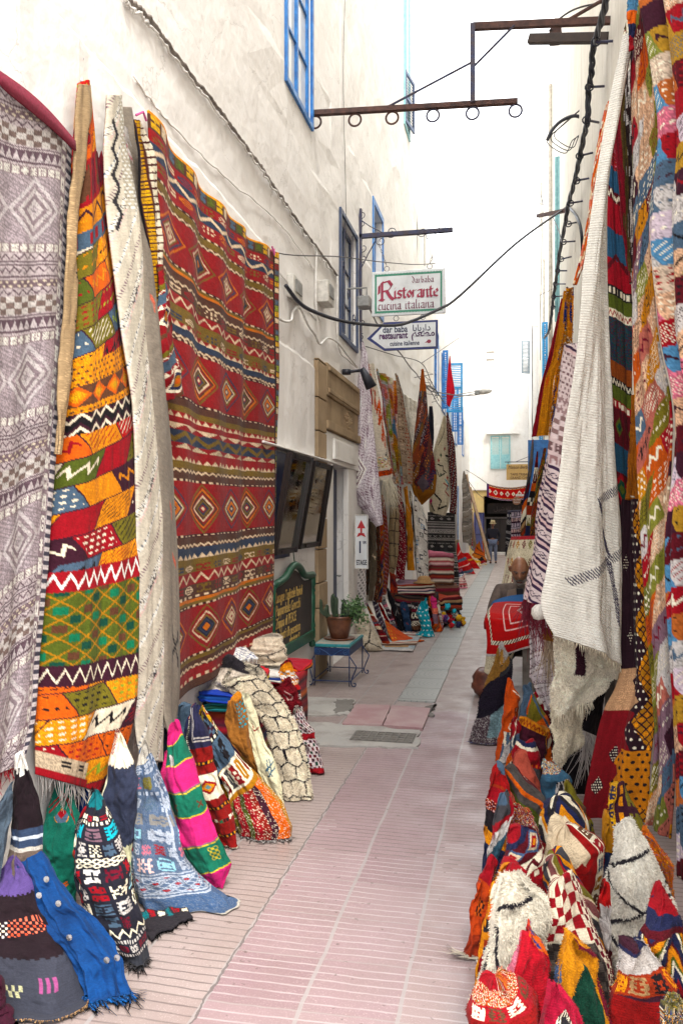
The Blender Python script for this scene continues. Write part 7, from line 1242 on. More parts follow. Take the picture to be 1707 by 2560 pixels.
# street lamp and red cloth
r = empty('street_lamp', onY(1190, 985, 22), 'pale street lamp on a thin double arm reaching from the left wall', 'street lamp'); q0 = onX(1148, 988, LW); y_ = q0[1]; y_ = 24; A0 = onY(1150, 988, y_); A1 = onY(1186, 979, y_); m = MB(); m.tube([(LW, 24, A0[2]-.05), A1], .012, 6); m.tube([(LW, 24, A0[2]-.14), A1+np.array((0, 0, -.06))], .012, 6); m.build('arm', zinc, r)
m = MB(); e = onY(1230, 980, y_); m.box((A1[0], y_-.08, A1[2]-.09), (A1[0]+.14, y_+.08, A1[2]+.03)); m.build('ballast', zinc, r, bevel=.01); m = MB(); m.tube([(A1[0]+.14, y_, A1[2]-.02), (A1[0]+.25, y_, A1[2]-.01), (e[0]-.08, y_, A1[2]+.0), (e[0], y_, A1[2]+.02)], [.07, .085, .06, .01], 12); m.build('lamp_head', cshell, r, True)
sheet('red_cloth', 'plain coral red cloth hanging to a point before the blue louvred shutter', 'cloth', cr('Z', [(578, 390), (560, 550), (545, 700), (535, 850), (540, 1080), (575, 1105)]), cr('Z', [(584, 390), (605, 600), (640, 800), (652, 920), (605, 1020), (580, 1105)]), ('Y', 21.0), lambda cv: cv.c.__setitem__(slice(None), col((214, 42, 62))), folds=((1.3, .03),), seed=230, mat='cloth', belly=.2, res=1)
cable('tie_wire', 'black cable drooping from the rug line to the street lamp', [onplane(x, y, (-1.55, 13.9), (-1.2, 24)) for x, y in ((1062, 965), (1078, 978), (1100, 982), (1150, 989), (1190, 988))], .012, blk, 30, 'cable')
m = MB(); rs = np.random.RandomState(3)
for k in range(9): p = onY(1050+k*6, 925+k*8, 13.9+k*.1); m.tube([p, p+rs.randn(3)*.12+np.array((0, 0, -.08)), p+rs.randn(3)*.08+np.array((.05, 0, -.1))], .006, 4)
tag(m.build('wire_tangle', wire), 'tangle of loose wire ends above the rust patchwork kilim', 'wire')
# ================================================================ RIGHT SIDE: hanging rugs
g_ = lambda *p: cr('G', list(p)); f_ = lambda *p: cr('F', list(p)); h_ = lambda *p: cr('H', list(p))
def W1(cv):
    cv.c[:] = col((230, 226, 216)); cv.c *= (.97+.06*cv.sn(9))[..., None]; K = (84, 78, 96)
    def hatch(a, b, n):
        for i in range(n):
            t = i/(n-1); p = (a[0]+(b[0]-a[0])*t, a[1]+(b[1]-a[1])*t); lines(cv, [[(p[0]-.035, p[1]-.003), (p[0]+.035, p[1]+.005)]], K, .007, 4.2)
    hatch((.86, .62), (.99, .66), 8); hatch((.99, .715), (.48, .755), 20); hatch((.48, .755), (.71, .83), 20); hatch((.99, .815), (.71, .84), 11); hatch((.71, .84), (.18, .895), 22); hatch((.71, .84), (.88, .94), 22)
o, P = sheet('hanging_rug', 'tall off-white ribbed wool rug with a dashed black zigzag, hung to a point', 'rug', f_((1066, 232), (1035, 400), (990, 620), (930, 900), (880, 1200), (830, 1500), (790, 1800), (745, 2352))+g_((700, 650), (655, 1080), (610, 1500), (548, 1860), (600, 1960), (650, 2050)), f_((1078, 232), (1050, 480), (1000, 800), (958, 1100), (940, 1400), (948, 1900), (962, 2352))+g_((1040, 400), (1062, 900), (1085, 1300), (1105, 1800), (1115, 2260)), ('D', 4.55, 4.75, 4.35, 4.6), W1, folds=((1.0, .02), (2.3, .01)), seed=240, belly=.16, mat='rib', kk=.05, sm=1.5, fr=((0, 0, -1), .03, (70, 'ivory')))
def W2(cv):
    cv.c[:] = col((208, 192, 190)); V_ = (66, 46, 76); L = [(2.2, ('dot', (208, 192, 190), (130, 100, 104), 12, 9, .08)), (1, ('zm', [(208, 192, 190), (170, 140, 140)], 10, 2, .5)), (1.2, ('chk', (208, 192, 190), (150, 120, 118), 7, 5)), (.8, ('gl', (200, 180, 178), [(120, 90, 92)], 6, 4)), (.5, ('tri', (208, 192, 190), (170, 130, 130), 14))]
    for k in range(7): L += [(.16, V_), (.14, (208, 192, 190)), (.30, [('x', (208, 192, 190), V_, 7), ('net', (208, 192, 190), V_, 8, 2, .14), ('zz', (208, 192, 190), V_, 7, .16)][k % 3]), (.10, (208, 192, 190)), (.14, V_), (.16, (206, 178, 176))]
    bands(cv, L, -.10, 1)
sheet('hanging_rug', 'pale mauve rug with purple stripes and crimson fringe, left of the off-white rug', 'rug', g_((742, 60), (690, 350), (640, 620), (590, 850), (550, 1100), (505, 1400), (432, 1775)), g_((800, 20), (770, 400), (730, 800), (700, 1200), (660, 1600), (590, 1850)), ('D', 5.3, 4.9, 5.0, 4.75), W2, folds=((1.4, .02),), seed=241, belly=.08, kk=.06, fr=((.1, 0, -1), .17, (190, 'wine')))
sheet('hanging_rug', 'shaggy amber and white rug edge with blue spots behind the mauve rug', 'rug', f_((690, 1880), (670, 2150), (640, 2352))+g_((660, 200), (628, 450), (612, 690)), f_((735, 1880), (730, 2150), (720, 2352))+g_((700, 300), (665, 500), (628, 690)), ('D', 7.0), lambda cv: (cv.c.__setitem__(slice(None), col('amber')), spec(cv, ('sp', (214, 140, 30), ['ivory', 'gold', 'royal', 'amber', 'dgrey'], .5), cv.sn(8) > .45, cv.u, cv.v), cv.c.__setitem__((cv.sn(6) > .72), col('royal'))), folds=((1, .03),), seed=242, tuft=3500, tlen=.04, mat='shag')
sheet('hanging_rug', 'fuzzy yellow-orange rug hanging on the right, beside the dark red one', 'rug', f_((678, 1900), (640, 2120), (600, 2352))+g_((590, 260), (560, 450), (530, 665)), f_((690, 1900), (690, 2100), (665, 2352))+g_((650, 250), (628, 450), (610, 660)), ('D', 8.2), lambda cv: (cv.c.__setitem__(slice(None), col((226, 150, 30))), cv.c.__setitem__((np.abs(cv.v-.62)+np.abs(cv.u-.25)*.3 < .05), col('orange'))), folds=((1.3, .03),), seed=243, tuft=3000, tlen=.025, mat='shag', belly=.1)
sheet('hanging_rug', 'plain dark crimson rug, leftmost of the hanging rugs on the right side', 'rug', f_((662, 1950), (610, 2180), (570, 2352))+g_((560, 300), (525, 500), (496, 670)), f_((668, 1950), (650, 2150), (615, 2352))+g_((600, 300), (560, 500), (535, 665)), ('D', 9.0), lambda cv: cv.c.__setitem__(slice(None), col((150, 24, 44))), folds=((1, .03),), seed=244, mat='pile')
sheet('hanging_rug', 'thin peach and orange rug edge along the left side of the off-white rug', 'rug', f_((950, 690), (905, 900), (862, 1150), (835, 1400), (792, 1660), (735, 1860)), f_((985, 640), (960, 900), (905, 1200), (850, 1450), (815, 1700), (760, 1860)), ('D', 5.6), BP([(1, 'orange'), (.6, 'peach'), (.8, 'salmon'), (.5, 'ivory'), (.3, 'crim')], .3, 4), folds=((2, .02),), seed=245, mat='pile')
def W6a(cv):
    L = [(1.2, ('sp', 'crim', ['brown', 'maroon', 'rose'], .4)), (.8, (52, 96, 130)), (.4, ('zz', 'maroon', 'ivory', 4)), (1.1, (176, 36, 50)), (1.1, (52, 96, 130)), (1, (172, 34, 48)), (.35, ('dash', 'black', 'ivory', 7)), (.5, 'moss'), (.3, ('zz', 'ivory', 'crim', 8)), (1.6, ('sp', (40, 72, 84), ['dgreen', 'navy', 'maroon'], .6)), (.6, (150, 76, 36)), (.3, ('zz', 'black', 'ivory', 8)), (.5, 'moss'), (.3, ('dash', 'crim', 'ivory', 6)), (1.3, ('dia', 1.5, 'dgreen', 'moss', 'maroon', 'maroon', 'maroon')), (1, (44, 84, 110)), (1.2, ('dia', 1.5, 'moss', 'dgreen', 'crim', 'maroon')), (.5, 'black'), (.4, ('zz', 'black', 'ivory', 6)), (1.1, (36, 70, 84)), (.8, 'maroon')]
    bands(cv, L, -.03)
    lines(cv, [[(.05, .30), (.5, .27), (.95, .31)]], 'maroon', .04, 5)
sheet('hanging_rug', 'red, blue and green striped kilim right behind the off-white rug', 'rug', f_((990, 880), (948, 1150), (938, 1700), (955, 2352))+g_((1035, 300), (1055, 800), (1085, 1250), (1100, 1700)), f_((1010, 880), (1060, 1500), (1112, 1800), (1118, 2352))+g_((1185, 300), (1190, 800), (1240, 1250), (1260, 1700)), ('D', 5.1), W6a, folds=((1.4, .02),), seed=246)
def W6b(cv): cv.c[:] = col((134, 30, 44)); m = (cv.u+.25*(cv.sn(12)-.5)+.3*cv.v) > .5; cv.c[m] = col((92, 76, 40)); m = (cv.u+.3*(cv.sn(14)-.5)) > .66; cv.c[m] = col((46, 30, 32)); m2 = m & (cv.sn(26) > .62); cv.c[m2] = col('lgrey'); cv.c[(cv.v < .2) & (cv.sn(20) > .5)] = col('ivory')
sheet('hanging_rug', 'dark crimson and olive pile rug with white branching flecks at upper right', 'rug', f_((1066, 240), (1030, 520), (1000, 880), (1058, 1500), (1108, 1850)), f_((1098, 110), (1108, 600), (1125, 1100), (1118, 1850)), ('D', 4.95), W6b, folds=((1.2, .02),), seed=247, mat='pile', kk=.2)
def W8(cv):
    cv.c[:] = col((46, 24, 34)); st = tri(cv.v*6.5)
    m = (cv.u > .62+.28*st) ; spec(cv, ('net', (200, 130, 30), (46, 24, 34), 7, 34, .09, ['amber', 'mustard']), m, cv.u, cv.v*.99); spec(cv, ('dot', (46, 24, 34), 'ivory', 9, 40, .03), (cv.u > .5) & ~m, cv.u, cv.v*.99)
    b = (cv.u < .35+.35*tri(cv.v*8)) & (cv.v > .52) & (cv.v < .66); cv.c[b] = col((196, 154, 118)); rd = (cv.u < .45+.22*tri(cv.v*9)) & (cv.v >= .66); cv.c[rd] = col((128, 20, 34)); y = (cv.u > .30+.18*tri(cv.v*14)) & (cv.v > .78) & (cv.v < .96); cv.c[y] = col((206, 128, 28))
    spec(cv, ('dot', (206, 128, 28), 'black', 7, 44, .05), y, cv.u, cv.v*.99); 
    for a, b2 in ((.25, .2), (.3, .42), (.3, .8), (.15, .9)): spec(cv, ('dot', (46, 24, 34), 'ivory', 30, 120, .06), (np.abs(cv.u-a)+np.abs(cv.v-b2)*3 < .09), cv.u, cv.v)
sheet('hanging_rug', 'plum rug with mustard diamond lattice and red lower panel reaching the ground', 'rug', g_((1135, 1100), (1105, 1500), (1118, 2000), (1120, 2352))+h_((1045, 330), (1000, 560), (940, 800), (900, 1000)), g_((1245, 1100), (1270, 1600), (1300, 2050), (1325, 2352))+h_((1372, 350), (1350, 620), (1340, 820), (1330, 1040)), ('D', 4.85, 4.7, 4.45, 4.35), W8, folds=((1.6, .025),), seed=248)
sheet('hanging_rug', 'mustard backing strip of a rug between the striped kilim and patchwork', 'rug', g_((1192, 380), (1178, 700), (1140, 1105)), g_((1210, 380), (1222, 800), (1245, 1125)), ('D', 4.8), lambda cv: (cv.c.__setitem__(slice(None), col((176, 104, 24))), lines(cv, [[(.3, .96), (.6, .96)]], 'ivory', .03, 3)), folds=((1, .01),), seed=249)
PC = [(206, 96, 40), (140, 140, 62), 'crim', (206, 166, 136), (206, 136, 40), 'maroon', 'slate', (190, 110, 96), 'olive', 'mauve', (168, 34, 48), (122, 124, 56), (206, 170, 140), 'plum', 'lgrey']
sheet('hanging_rug', 'long bright patchwork rug in orange, lime, peach and crimson on the right', 'rug', f_((1112, 60), (1105, 400), (1115, 900), (1132, 1500), (1116, 1900), (1120, 2352))+g_((1196, 400), (1210, 800), (1235, 1300), (1268, 1900), (1315, 2352))+h_((1362, 200), (1395, 600), (1330, 1040)), f_((1180, -30), (1230, 300), (1270, 650), (1300, 1000), (1230, 1300), (1250, 1800), (1300, 2352))+g_((1480, 400), (1460, 900), (1420, 1400), (1440, 1900), (1470, 2352))+h_((1480, 300), (1500, 800), (1470, 1150)), ('D', 4.6, 4.4, 4.3, 4.2), lambda cv: patch(cv, 2.0, 28, PC, 1.0, ink=('black', 'cream', 'wine', 'ivory'), seam=None, seed=31), folds=((1.4, .03), (3, .012)), seed=250, kk=.12)
sheet('hanging_rug', 'pale patchwork rug in blue, pink and cream with deep folds at the right edge', 'rug', f_((1165, -60), (1225, 250), (1300, 600), (1345, 1000), (1230, 1350), (1250, 1700), (1290, 2352))+g_((1475, 300), (1500, 800), (1440, 1300), (1440, 1900), (1460, 2352))+h_((1520, 400), (1540, 900), (1568, 1500)), [(1770, -60), (1775, 800), (1790, 1500), (1790, 2300)], ('D', 4.25, 3.9, 4.0, 3.7), lambda cv: patch(cv, 3.0, 34, ['sky', 'rose', (200, 180, 160), (190, 146, 60), 'lilac', 'crim', (206, 166, 136), (140, 146, 70), 'slate', 'lgrey', 'maroon', 'plum', (196, 110, 60)], .8, ink=('plum', 'ivory', 'black', 'crim', 'slate'), seam=None, seed=37), folds=((2.5, .045), (5, .02)), seed=251, kk=.14)
sheet('hanging_rug', 'sky blue rug edge with orange corner at the very top right', 'rug', f_((1095, -20), (1100, 150), (1108, 330)), f_((1165, -20), (1145, 120), (1125, 330)), ('D', 4.35), BP([(1, 'sky'), (1, 'orange'), (1, 'navy'), (1, 'crim')]), folds=((2, .02),), seed=252, mat='pile')
SH = lambda c: (lambda cv: cv.c.__setitem__(slice(None), col(c)))
def W10(cv): cv.c[:] = col((232, 222, 204)); m = (np.abs(cv.u-.28) < .07) & (cv.v > .05) & (cv.v < .5); cv.c[m] = col('plum')
sheet('hanging_rug', 'cream shaggy underside of a rug below the off-white ribbed one', 'rug', g_((655, 1990), (665, 2352))+h_((708, 150), (725, 330)), g_((1080, 2200), (1118, 2290), (1090, 2352))+h_((1120, 70), (960, 215)), ('D', 4.62, 4.75, 4.6, 4.7), W10, folds=((1.3, .03),), seed=253, tuft=9000, tlen=.03, mat='shag', fr=((0, 0, -1), .06, (60, 'ivory')), belly=.1)
sheet('hanging_rug', 'lowest pointed end of cream shag rug above the folded rugs', 'rug', h_((715, 240), (718, 450), (728, 680)), h_((905, 200), (898, 520), (770, 650)), ('D', 4.75, 4.85, 4.7, 4.8), SH((226, 214, 192)), folds=((1.3, .02),), seed=254, tuft=5000, tlen=.03, mat='shag', belly=.15)
sheet('hanging_rug', 'mauve-white woven panel with fine rows hanging behind the shaggy rug', 'rug', g_((478, 1860), (478, 2352))+h_((565, 60), (610, 180), (690, 300)), g_((600, 1900), (660, 2100), (665, 2352))+h_((708, 150), (716, 320)), ('D', 5.4), BP([(.3, ('dash', (196, 186, 188), (120, 96, 104), 9)), (.5, (200, 190, 192)), (.5, ('net', (200, 190, 192), (150, 126, 132), 8, 1, .12)), (.12, (120, 96, 104)), (.4, (206, 198, 198))], .06, 8), folds=((2, .015),), seed=255, kk=.05)
o, P = sheet('hanging_rug', 'small mustard tab with cream fringe under the crimson fringe', 'rug', g_((573, 1990), (575, 2070)), g_((655, 2010), (655, 2090)), ('D', 5.05), SH((176, 128, 36)), folds=((1, .01),), seed=256, fr=((0, 0, -1), .16, (50, 'sand')))
sheet('hanging_rug', 'black rug with pale fringe in the shade behind the cream shag', 'rug', h_((860, 150), (700, 380), (715, 600), (730, 820)), h_((1062, 120), (1040, 400), (1010, 600), (960, 860)), ('D', 5.15), SH((26, 22, 26)), folds=((1.5, .03),), seed=257)
m = MB(); p0, p1 = onD(*cr('H', (905, 430)), 5.0), onD(*cr('H', (1000, 470)), 5.0); fr_ = fringe(bpy.data.objects[[o.name for o in sc.objects if o.get('label', '').startswith('black rug with pale')][0]], 'fringe', [p0, (p0+p1)/2, p1], (0, 0, -1), .24, 60, 'lgrey', 8)
p = onD(*cr('G', (543, 1882)), 4.6); m = MB(); m.lathe([(0, -.045), (.03, -.038), (.043, -.01), (.04, .02), (.02, .04), (0, .045)], p, 14); tag(m.build('tassel_ball', plain('white_wool_ball', (214, 208, 198), .95, nscale=80), None, True), 'white wool ball at the corner of the off-white rug', 'tassel')
for nm, lab, L, R, d, fn, sd in (
 ('hanging_rug', 'long grey rug with orange patches hung to a point before the blue door', [(1086, 230), (1045, 500), (1010, 760), (965, 980), (945, 1200), (935, 1360)], [(1094, 230), (1085, 500), (1050, 780), (1010, 1000), (1000, 1360)], 11.6, lambda cv: (bands(cv, [(2.6, (120, 112, 108)), (.5, 'dgrey'), (.6, 'maroon'), (.5, 'navy'), (.6, 'orange'), (.6, 'ivory'), (1.2, ('st', ['black', 'tan', 'brown', 'rust']))], .1)), 260),
 ('hanging_rug', 'wine red pointed rug with white triangles before the blue door', [(1138, 370), (1105, 600), (1065, 800), (1020, 1000), (1000, 1370)], [(1146, 370), (1148, 600), (1110, 850), (1085, 1050), (1055, 1370)], 11.3, lambda cv: (bands(cv, [(1.2, ('st', ['maroon', 'brick', 'maroon'])), (1.2, ('tri', 'maroon', 'ivory', 2)), (.6, 'orange'), (.5, 'black'), (.6, ('chk', 'ivory', 'black', 3, 2)), (.7, 'rust'), (.8, ('tri', 'olive', 'ivory', 3)), (.8, 'navy')])), 261),
 ('hanging_rug', 'brown mottled rug hung to a point beside the mauve striped one', [(1218, 330), (1155, 600), (1115, 850), (1075, 1100), (1052, 1380)], [(1242, 330), (1218, 600), (1178, 800), (1150, 1100), (1112, 1370)], 11.0, RKP(91, ['brown', 'char', 'olive', 'mustard', 'rust', 'dbrown'], 16, 3, .3), 262)):
    sheet(nm, lab, 'rug', cr('J', L), cr('J', R), ('D', d), fn, folds=((1.2, .02),), seed=sd, belly=.22, res=1.3)
r = empty('blue_door', (.45, 14, 0), 'bright blue wooden door leaf standing open on the right side', 'door'); a, b = onY(1319, 1100, 14), onY(1372, 1090, 14); m = MB(); m.box((a[0], 14, .02), (b[0]+.2, 14.05, a[2])); m.build('leaf', bluep, r, bevel=.005); m = MB()
for k in range(3): m.box((a[0]+.07, 13.98, a[2]-.95-k*.95), (b[0]+.12, 13.999, a[2]-.12-k*.95))
m.build('raised_panels', bluep, r, bevel=.01)
r = empty('rug_rail', (.3, 12.9, 0), 'iron rail carrying the dark purple rug', 'rail'); m = MB(); a, b = onD(1268, 1279, 13), onD(1345, 1275, 13); m.tube([a, b], .015, 6); m.tube([a+np.array((.02, .12, 0)), (a[0]+.02, a[1]+.12, 0)], .015, 6); m.build('rail', steel, r)
sheet('hung_rug', 'charcoal and lilac patterned rug folded over a rail near the alley end', 'rug', cr('J', [(835, 1080), (832, 1380), (822, 1600)]), cr('J', [(962, 1066), (950, 1300), (945, 1600)]), ('D', 12.95), BP([(.8, ('gl', (70, 56, 78), ['lilac'], 4, 3)), (.2, 'lilac'), (.6, ('gl', (60, 50, 70), ['lpink'], 5, 6)), (.15, 'plum')], 0, 4), folds=((1.3, .02),), seed=263, res=1.2)
sheet('hung_rug', 'black-edged side fold of the charcoal and lilac rug on its rail', 'rug', cr('J', [(790, 1085), (775, 1300), (765, 1600)]), cr('J', [(834, 1090), (826, 1380), (812, 1620)]), ('D', 13.1), RKP(95, ['char', 'lgrey', 'black'], 20, 3), folds=((1, .02),), seed=264, res=1.2)
def W14(cv):
    cv.c[:] = col((196, 184, 158)); 
    for k in range(7):
        for q in range(5):
            a, b = .12+q*.19+.03*(k % 2), .06+k*.125; c = ['brown', 'rust', 'mustard', 'wine', 'olive'][(k+q) % 5]; d = np.abs(cv.u-a)/.06+np.abs(cv.v-b)/.035
            if k == 2: lines(cv, [[(a-.04, b-.03), (a+.04, b+.03)], [(a+.04, b-.03), (a-.04, b+.03)]], 'wine', .012, 1.8)
            else: cv.c[(d < 1) & (d > .45)] = col(c); cv.c[d < .25] = col('brown')
    cv.c[cv.v < .025] = col('crim')
sheet('standing_rug', 'cream rug with rows of small brown and rust motifs behind the seated man', 'rug', [(1278, 1342), (1268, 1369), (1258, 1433), (1247, 1475), (1232, 1530), (1218, 1600), (1206, 1680)], [(1336, 1340), (1332, 1398), (1330, 1500), (1300, 1600), (1262, 1690)], ('D', 10.2, 9.8, 7.7, 7.5), W14, folds=((1.5, .03),), seed=265, belly=.15)
for k, (yy, c_l, lab) in enumerate(((20.3, ['rust', 'amber', 'tan', 'brown'], 'rust and amber kilim at the far right wall behind the blue door'), (18.6, ['cream', 'beige', 'brown', 'lgrey'], 'cream and beige kilim on the right wall behind the blue door'), (16.9, ['maroon', 'mustard', 'olive', 'cream'], 'maroon and mustard kilim on the right wall behind the blue door'), (15.2, ['brown', 'dgreen', 'gold', 'wine'], 'dark green and wine kilim on the right wall just past the blue door'), (8.3, ['mustard', 'brown', 'tan', 'rust'], 'ochre and tan kilim on the right wall seen in the left mirror'), (9.6, ['cream', 'beige', 'olive', 'lgrey'], 'cream and olive kilim on the right wall seen in the right mirror'), (10.9, ['brown', 'ivory', 'maroon', 'gold'], 'brown and ivory kilim hanging deeper on the right wall'), (12.2, ['slate', 'cream', 'dgreen', 'rust'], 'green and cream kilim hanging in the right shop opening'))):
    nu, nv = 90, 150; u, v = np.meshgrid(np.linspace(0, 1, nu), np.linspace(0, 1, nv)); P = np.stack([RW-(.12 if yy < 14 else .22)+.05*np.sin(u*14+k)+.03*np.sin(u*31+v*3), yy+1.2*u, 2.9-2.2*v], -1); cv = Cv(nu, nv, k+700); bands(cv, rk(700+k, c_l+['black'], 20, 6), .1); yarn(cv, .12); tag(finish('hanging_rug', P, cv.c, 'flat', None, thick=.012), lab, 'rug')
# ---- covered table with red rug
r = empty('display_table', (.3, 7.4, 0), 'rough wooden table under the bright red rug beside the seated man', 'table'); wd = plain('weathered_timber', (104, 96, 88), .8, c2=(72, 64, 58), nscale=7)
m = MB(); m.box((-.22, 6.95, .86), (.9, 7.85, .90)); m.build('table_top', wd, r)
for x, y in ((.06, 6.98), (.17, 6.9), (.8, 7.0), (-.15, 7.78), (.8, 7.78)): m = MB(); m.box((x, y, 0), (x+.10, y+.05, .80 if y > 6.95 else .74)); m.build('leg', wd, r, bevel=.006)
nu, nv = 150, 150; u, v = np.meshgrid(np.linspace(0, 1, nu), np.linspace(0, 1, nv)); s_ = v*1.42; top_l = .92; X_ = -.27+u*.62; Y_ = np.where(s_ < top_l, 7.88-s_, 6.93-.02*np.sin((s_-top_l)*6)); Zt = .92+.17*u**1.2*(1-v*.6)+.03*np.sin(u*5+v*4); Z_ = np.where(s_ < top_l, Zt-.03*np.clip((s_-top_l+.12)/.12, 0, 1)**2, Zt-.03-(s_-top_l)*.55)
edge = np.clip((.12-u)/.12, 0, 1); Z_ = Z_-edge**2*.10*(s_ < top_l); X_ = X_+.03*edge+.015*np.sin(v*9); P = np.stack([X_, Y_+.012*np.sin(u*17)*(v > .65), Z_], -1)
cv = Cv(nu, nv, 5); cv.c[:] = col((196, 22, 38)); cv.c[cv.v < .22] = col((34, 92, 150)); yl = 'lpink'
lines(cv, [[(.30, .74), (.30, .30), (.85, .30), (.88, .74), (.30, .74)], [(.38, .68), (.38, .36), (.78, .36), (.80, .68), (.38, .68)]], yl, .008, 1); lines(cv, [[(.55, .40), (.50, .5), (.55, .6), (.60, .5), (.55, .40)]], 'lgrey', .016, 1)
m_ = ((np.abs(cv.v-.86) < .02) & (cv.u > .08)) | ((np.abs(cv.u-.10) < .02) & (cv.v < .87) & (cv.v > .3)); ck = ((cv.u*26+cv.v*26) % 1) < .5; cv.c[m_] = col('black'); cv.c[m_ & ck] = col('ivory'); cv.c[cv.v > .975] = col('lgrey'); yarn(cv, .06)
tag(finish('draped_rug', P, cv.c, 'flat', None, thick=.015), 'bright red rug with a black and white dotted border draped over the table', 'rug')
n_ = lambda *p: cr('N', list(p))
def S1(cv): cv.c[:] = col((186, 138, 72)); x = cv.v+.35*cv.u; cv.c[x > .42] = col((42, 34, 50)); cv.c[(x > .36) & (x <= .44) & (cv.u > .45)] = col('dgrey'); cv.c[(cv.u > .42) & (x > .86)] = col((150, 178, 184)); q = (cv.v > .74-.1*cv.u) & (cv.u < .5) | (cv.v > .92); cv.c[q] = col((104, 84, 92)); r_ = cv.r.rand(*cv.u.shape) < .25; cv.c[q & r_] = col('lgrey'); cv.c[(cv.v < .05)] = col('lgrey')
roll('shaggy_rug', 'leaning shaggy rug in gold, dark plum, ice blue and speckled mauve', 'rug', n_((360, 420), (250, 640), (170, 850), (90, 1100), (40, 1330), (-40, 1600), (-110, 1800)), n_((440, 420), (520, 560), (520, 700), (470, 1000), (410, 1350), (330, 1780)), S1, by=1862, seed=270, tuft=14000, tlen=.03, mat='shag', lean=.35, rip=(3, .05), brat=.5, fr=((-.6, 0, -.5), .04, (30, 'royal')))
p = onD(*cr('N', (100, 860)), 7.0); m = MB(); p = floor(1222, 1738); rr = random.Random(2); m.lathe([(0, .0), (.10, .0), (.15, .03), (.168, .07), (.17, .12), (.160, .125), (.158, .18), (.14, .23), (.10, .262), (.095, .255), (.04, .27), (0, .272)], (p[0], p[1], 0), 26); m.V = [(v[0]*(1)+.008*math.sin(v[2]*60+v[1]*40), v[1]+.008*math.sin(v[2]*50), v[2]) for v in m.V]; tag(m.build('leather_pouf', plain('brown_leather', (110, 60, 44), .45, c2=(80, 40, 30)), None, True), 'brown leather pouf half hidden behind the leaning shaggy rug', 'pouf')
# ================================================================ RIGHT SIDE: rugs stood on the ground
T_ = ['crim', 'orange', 'amber', 'navy', 'slate', 'cream', 'maroon', 'moss', 'black', 'rust']
def shagd(c, K='char', pts=None, th=.025): 
    def f(cv): cv.c[:] = col(c)*.98; cv.c *= (.9+.2*cv.sn(10))[..., None]; lines(cv, pts or [], K, th, 2, soft=1)
    return f
def harl(cv):
    cv.c[:] = col((214, 144, 26)); n = .06*(cv.sn(20)-.5)
    for a, b, x, y, c in ((.58, .30, .34, .24, (18, 66, 50)), (1.0, .66, .36, .24, (18, 66, 50)), (.12, .62, .26, .22, (150, 24, 36)), (.1, .22, .1, .12, 'denim')): cv.c[(np.abs(cv.u-a)/x+np.abs(cv.v-b)/y+n) < 1] = col(c)
    cv.c[cv.u > .93] = col('wine')
def zig27(cv): bands(cv, [(.25, 'crim'), (.35, 'navy'), (.2, 'maroon'), (1, ('zm', ['navy', 'maroon', 'amber', 'amber', 'moss', 'ivory', 'navy', 'navy'], 1.6, 1.0, 1.0)), (1, ('zm', ['crim', 'maroon', 'amber', 'navy', 'ivory', 'navy'], 1.6, 1, 1))], 0, 2)
def chk23(cv):
    bands(cv, [(1.5, ('chk', 'crim', 'cream', 7, 6)), (.05, 'ivory'), (1.9, ('chk', (60, 52, 50), (96, 86, 80), 8, 8)), (2, ('chk', 'wine', 'cream', 8, 8))], .0); spec(cv, ('chk', 'wine', 'cream', 24, 40), (cv.u > .78) | (cv.u < .12), cv.u, cv.v*.99)
def band_(top, body, edge='ivory', k=.2):
    def f(cv): cv.c[:] = col(body); m = cv.v < k; s = cv.c.copy(); bands(cv, rk(hash_(top), top, 5, 3)); cv.c[~m] = col(body); cv.c[(cv.v > k) & (cv.v < k+.025)] = col(edge); cv.c[cv.r.rand(*cv.u.shape) < .08] *= .7
    return f
def hash_(t): return sum(ord(c) for s in t for c in str(s)) % 997
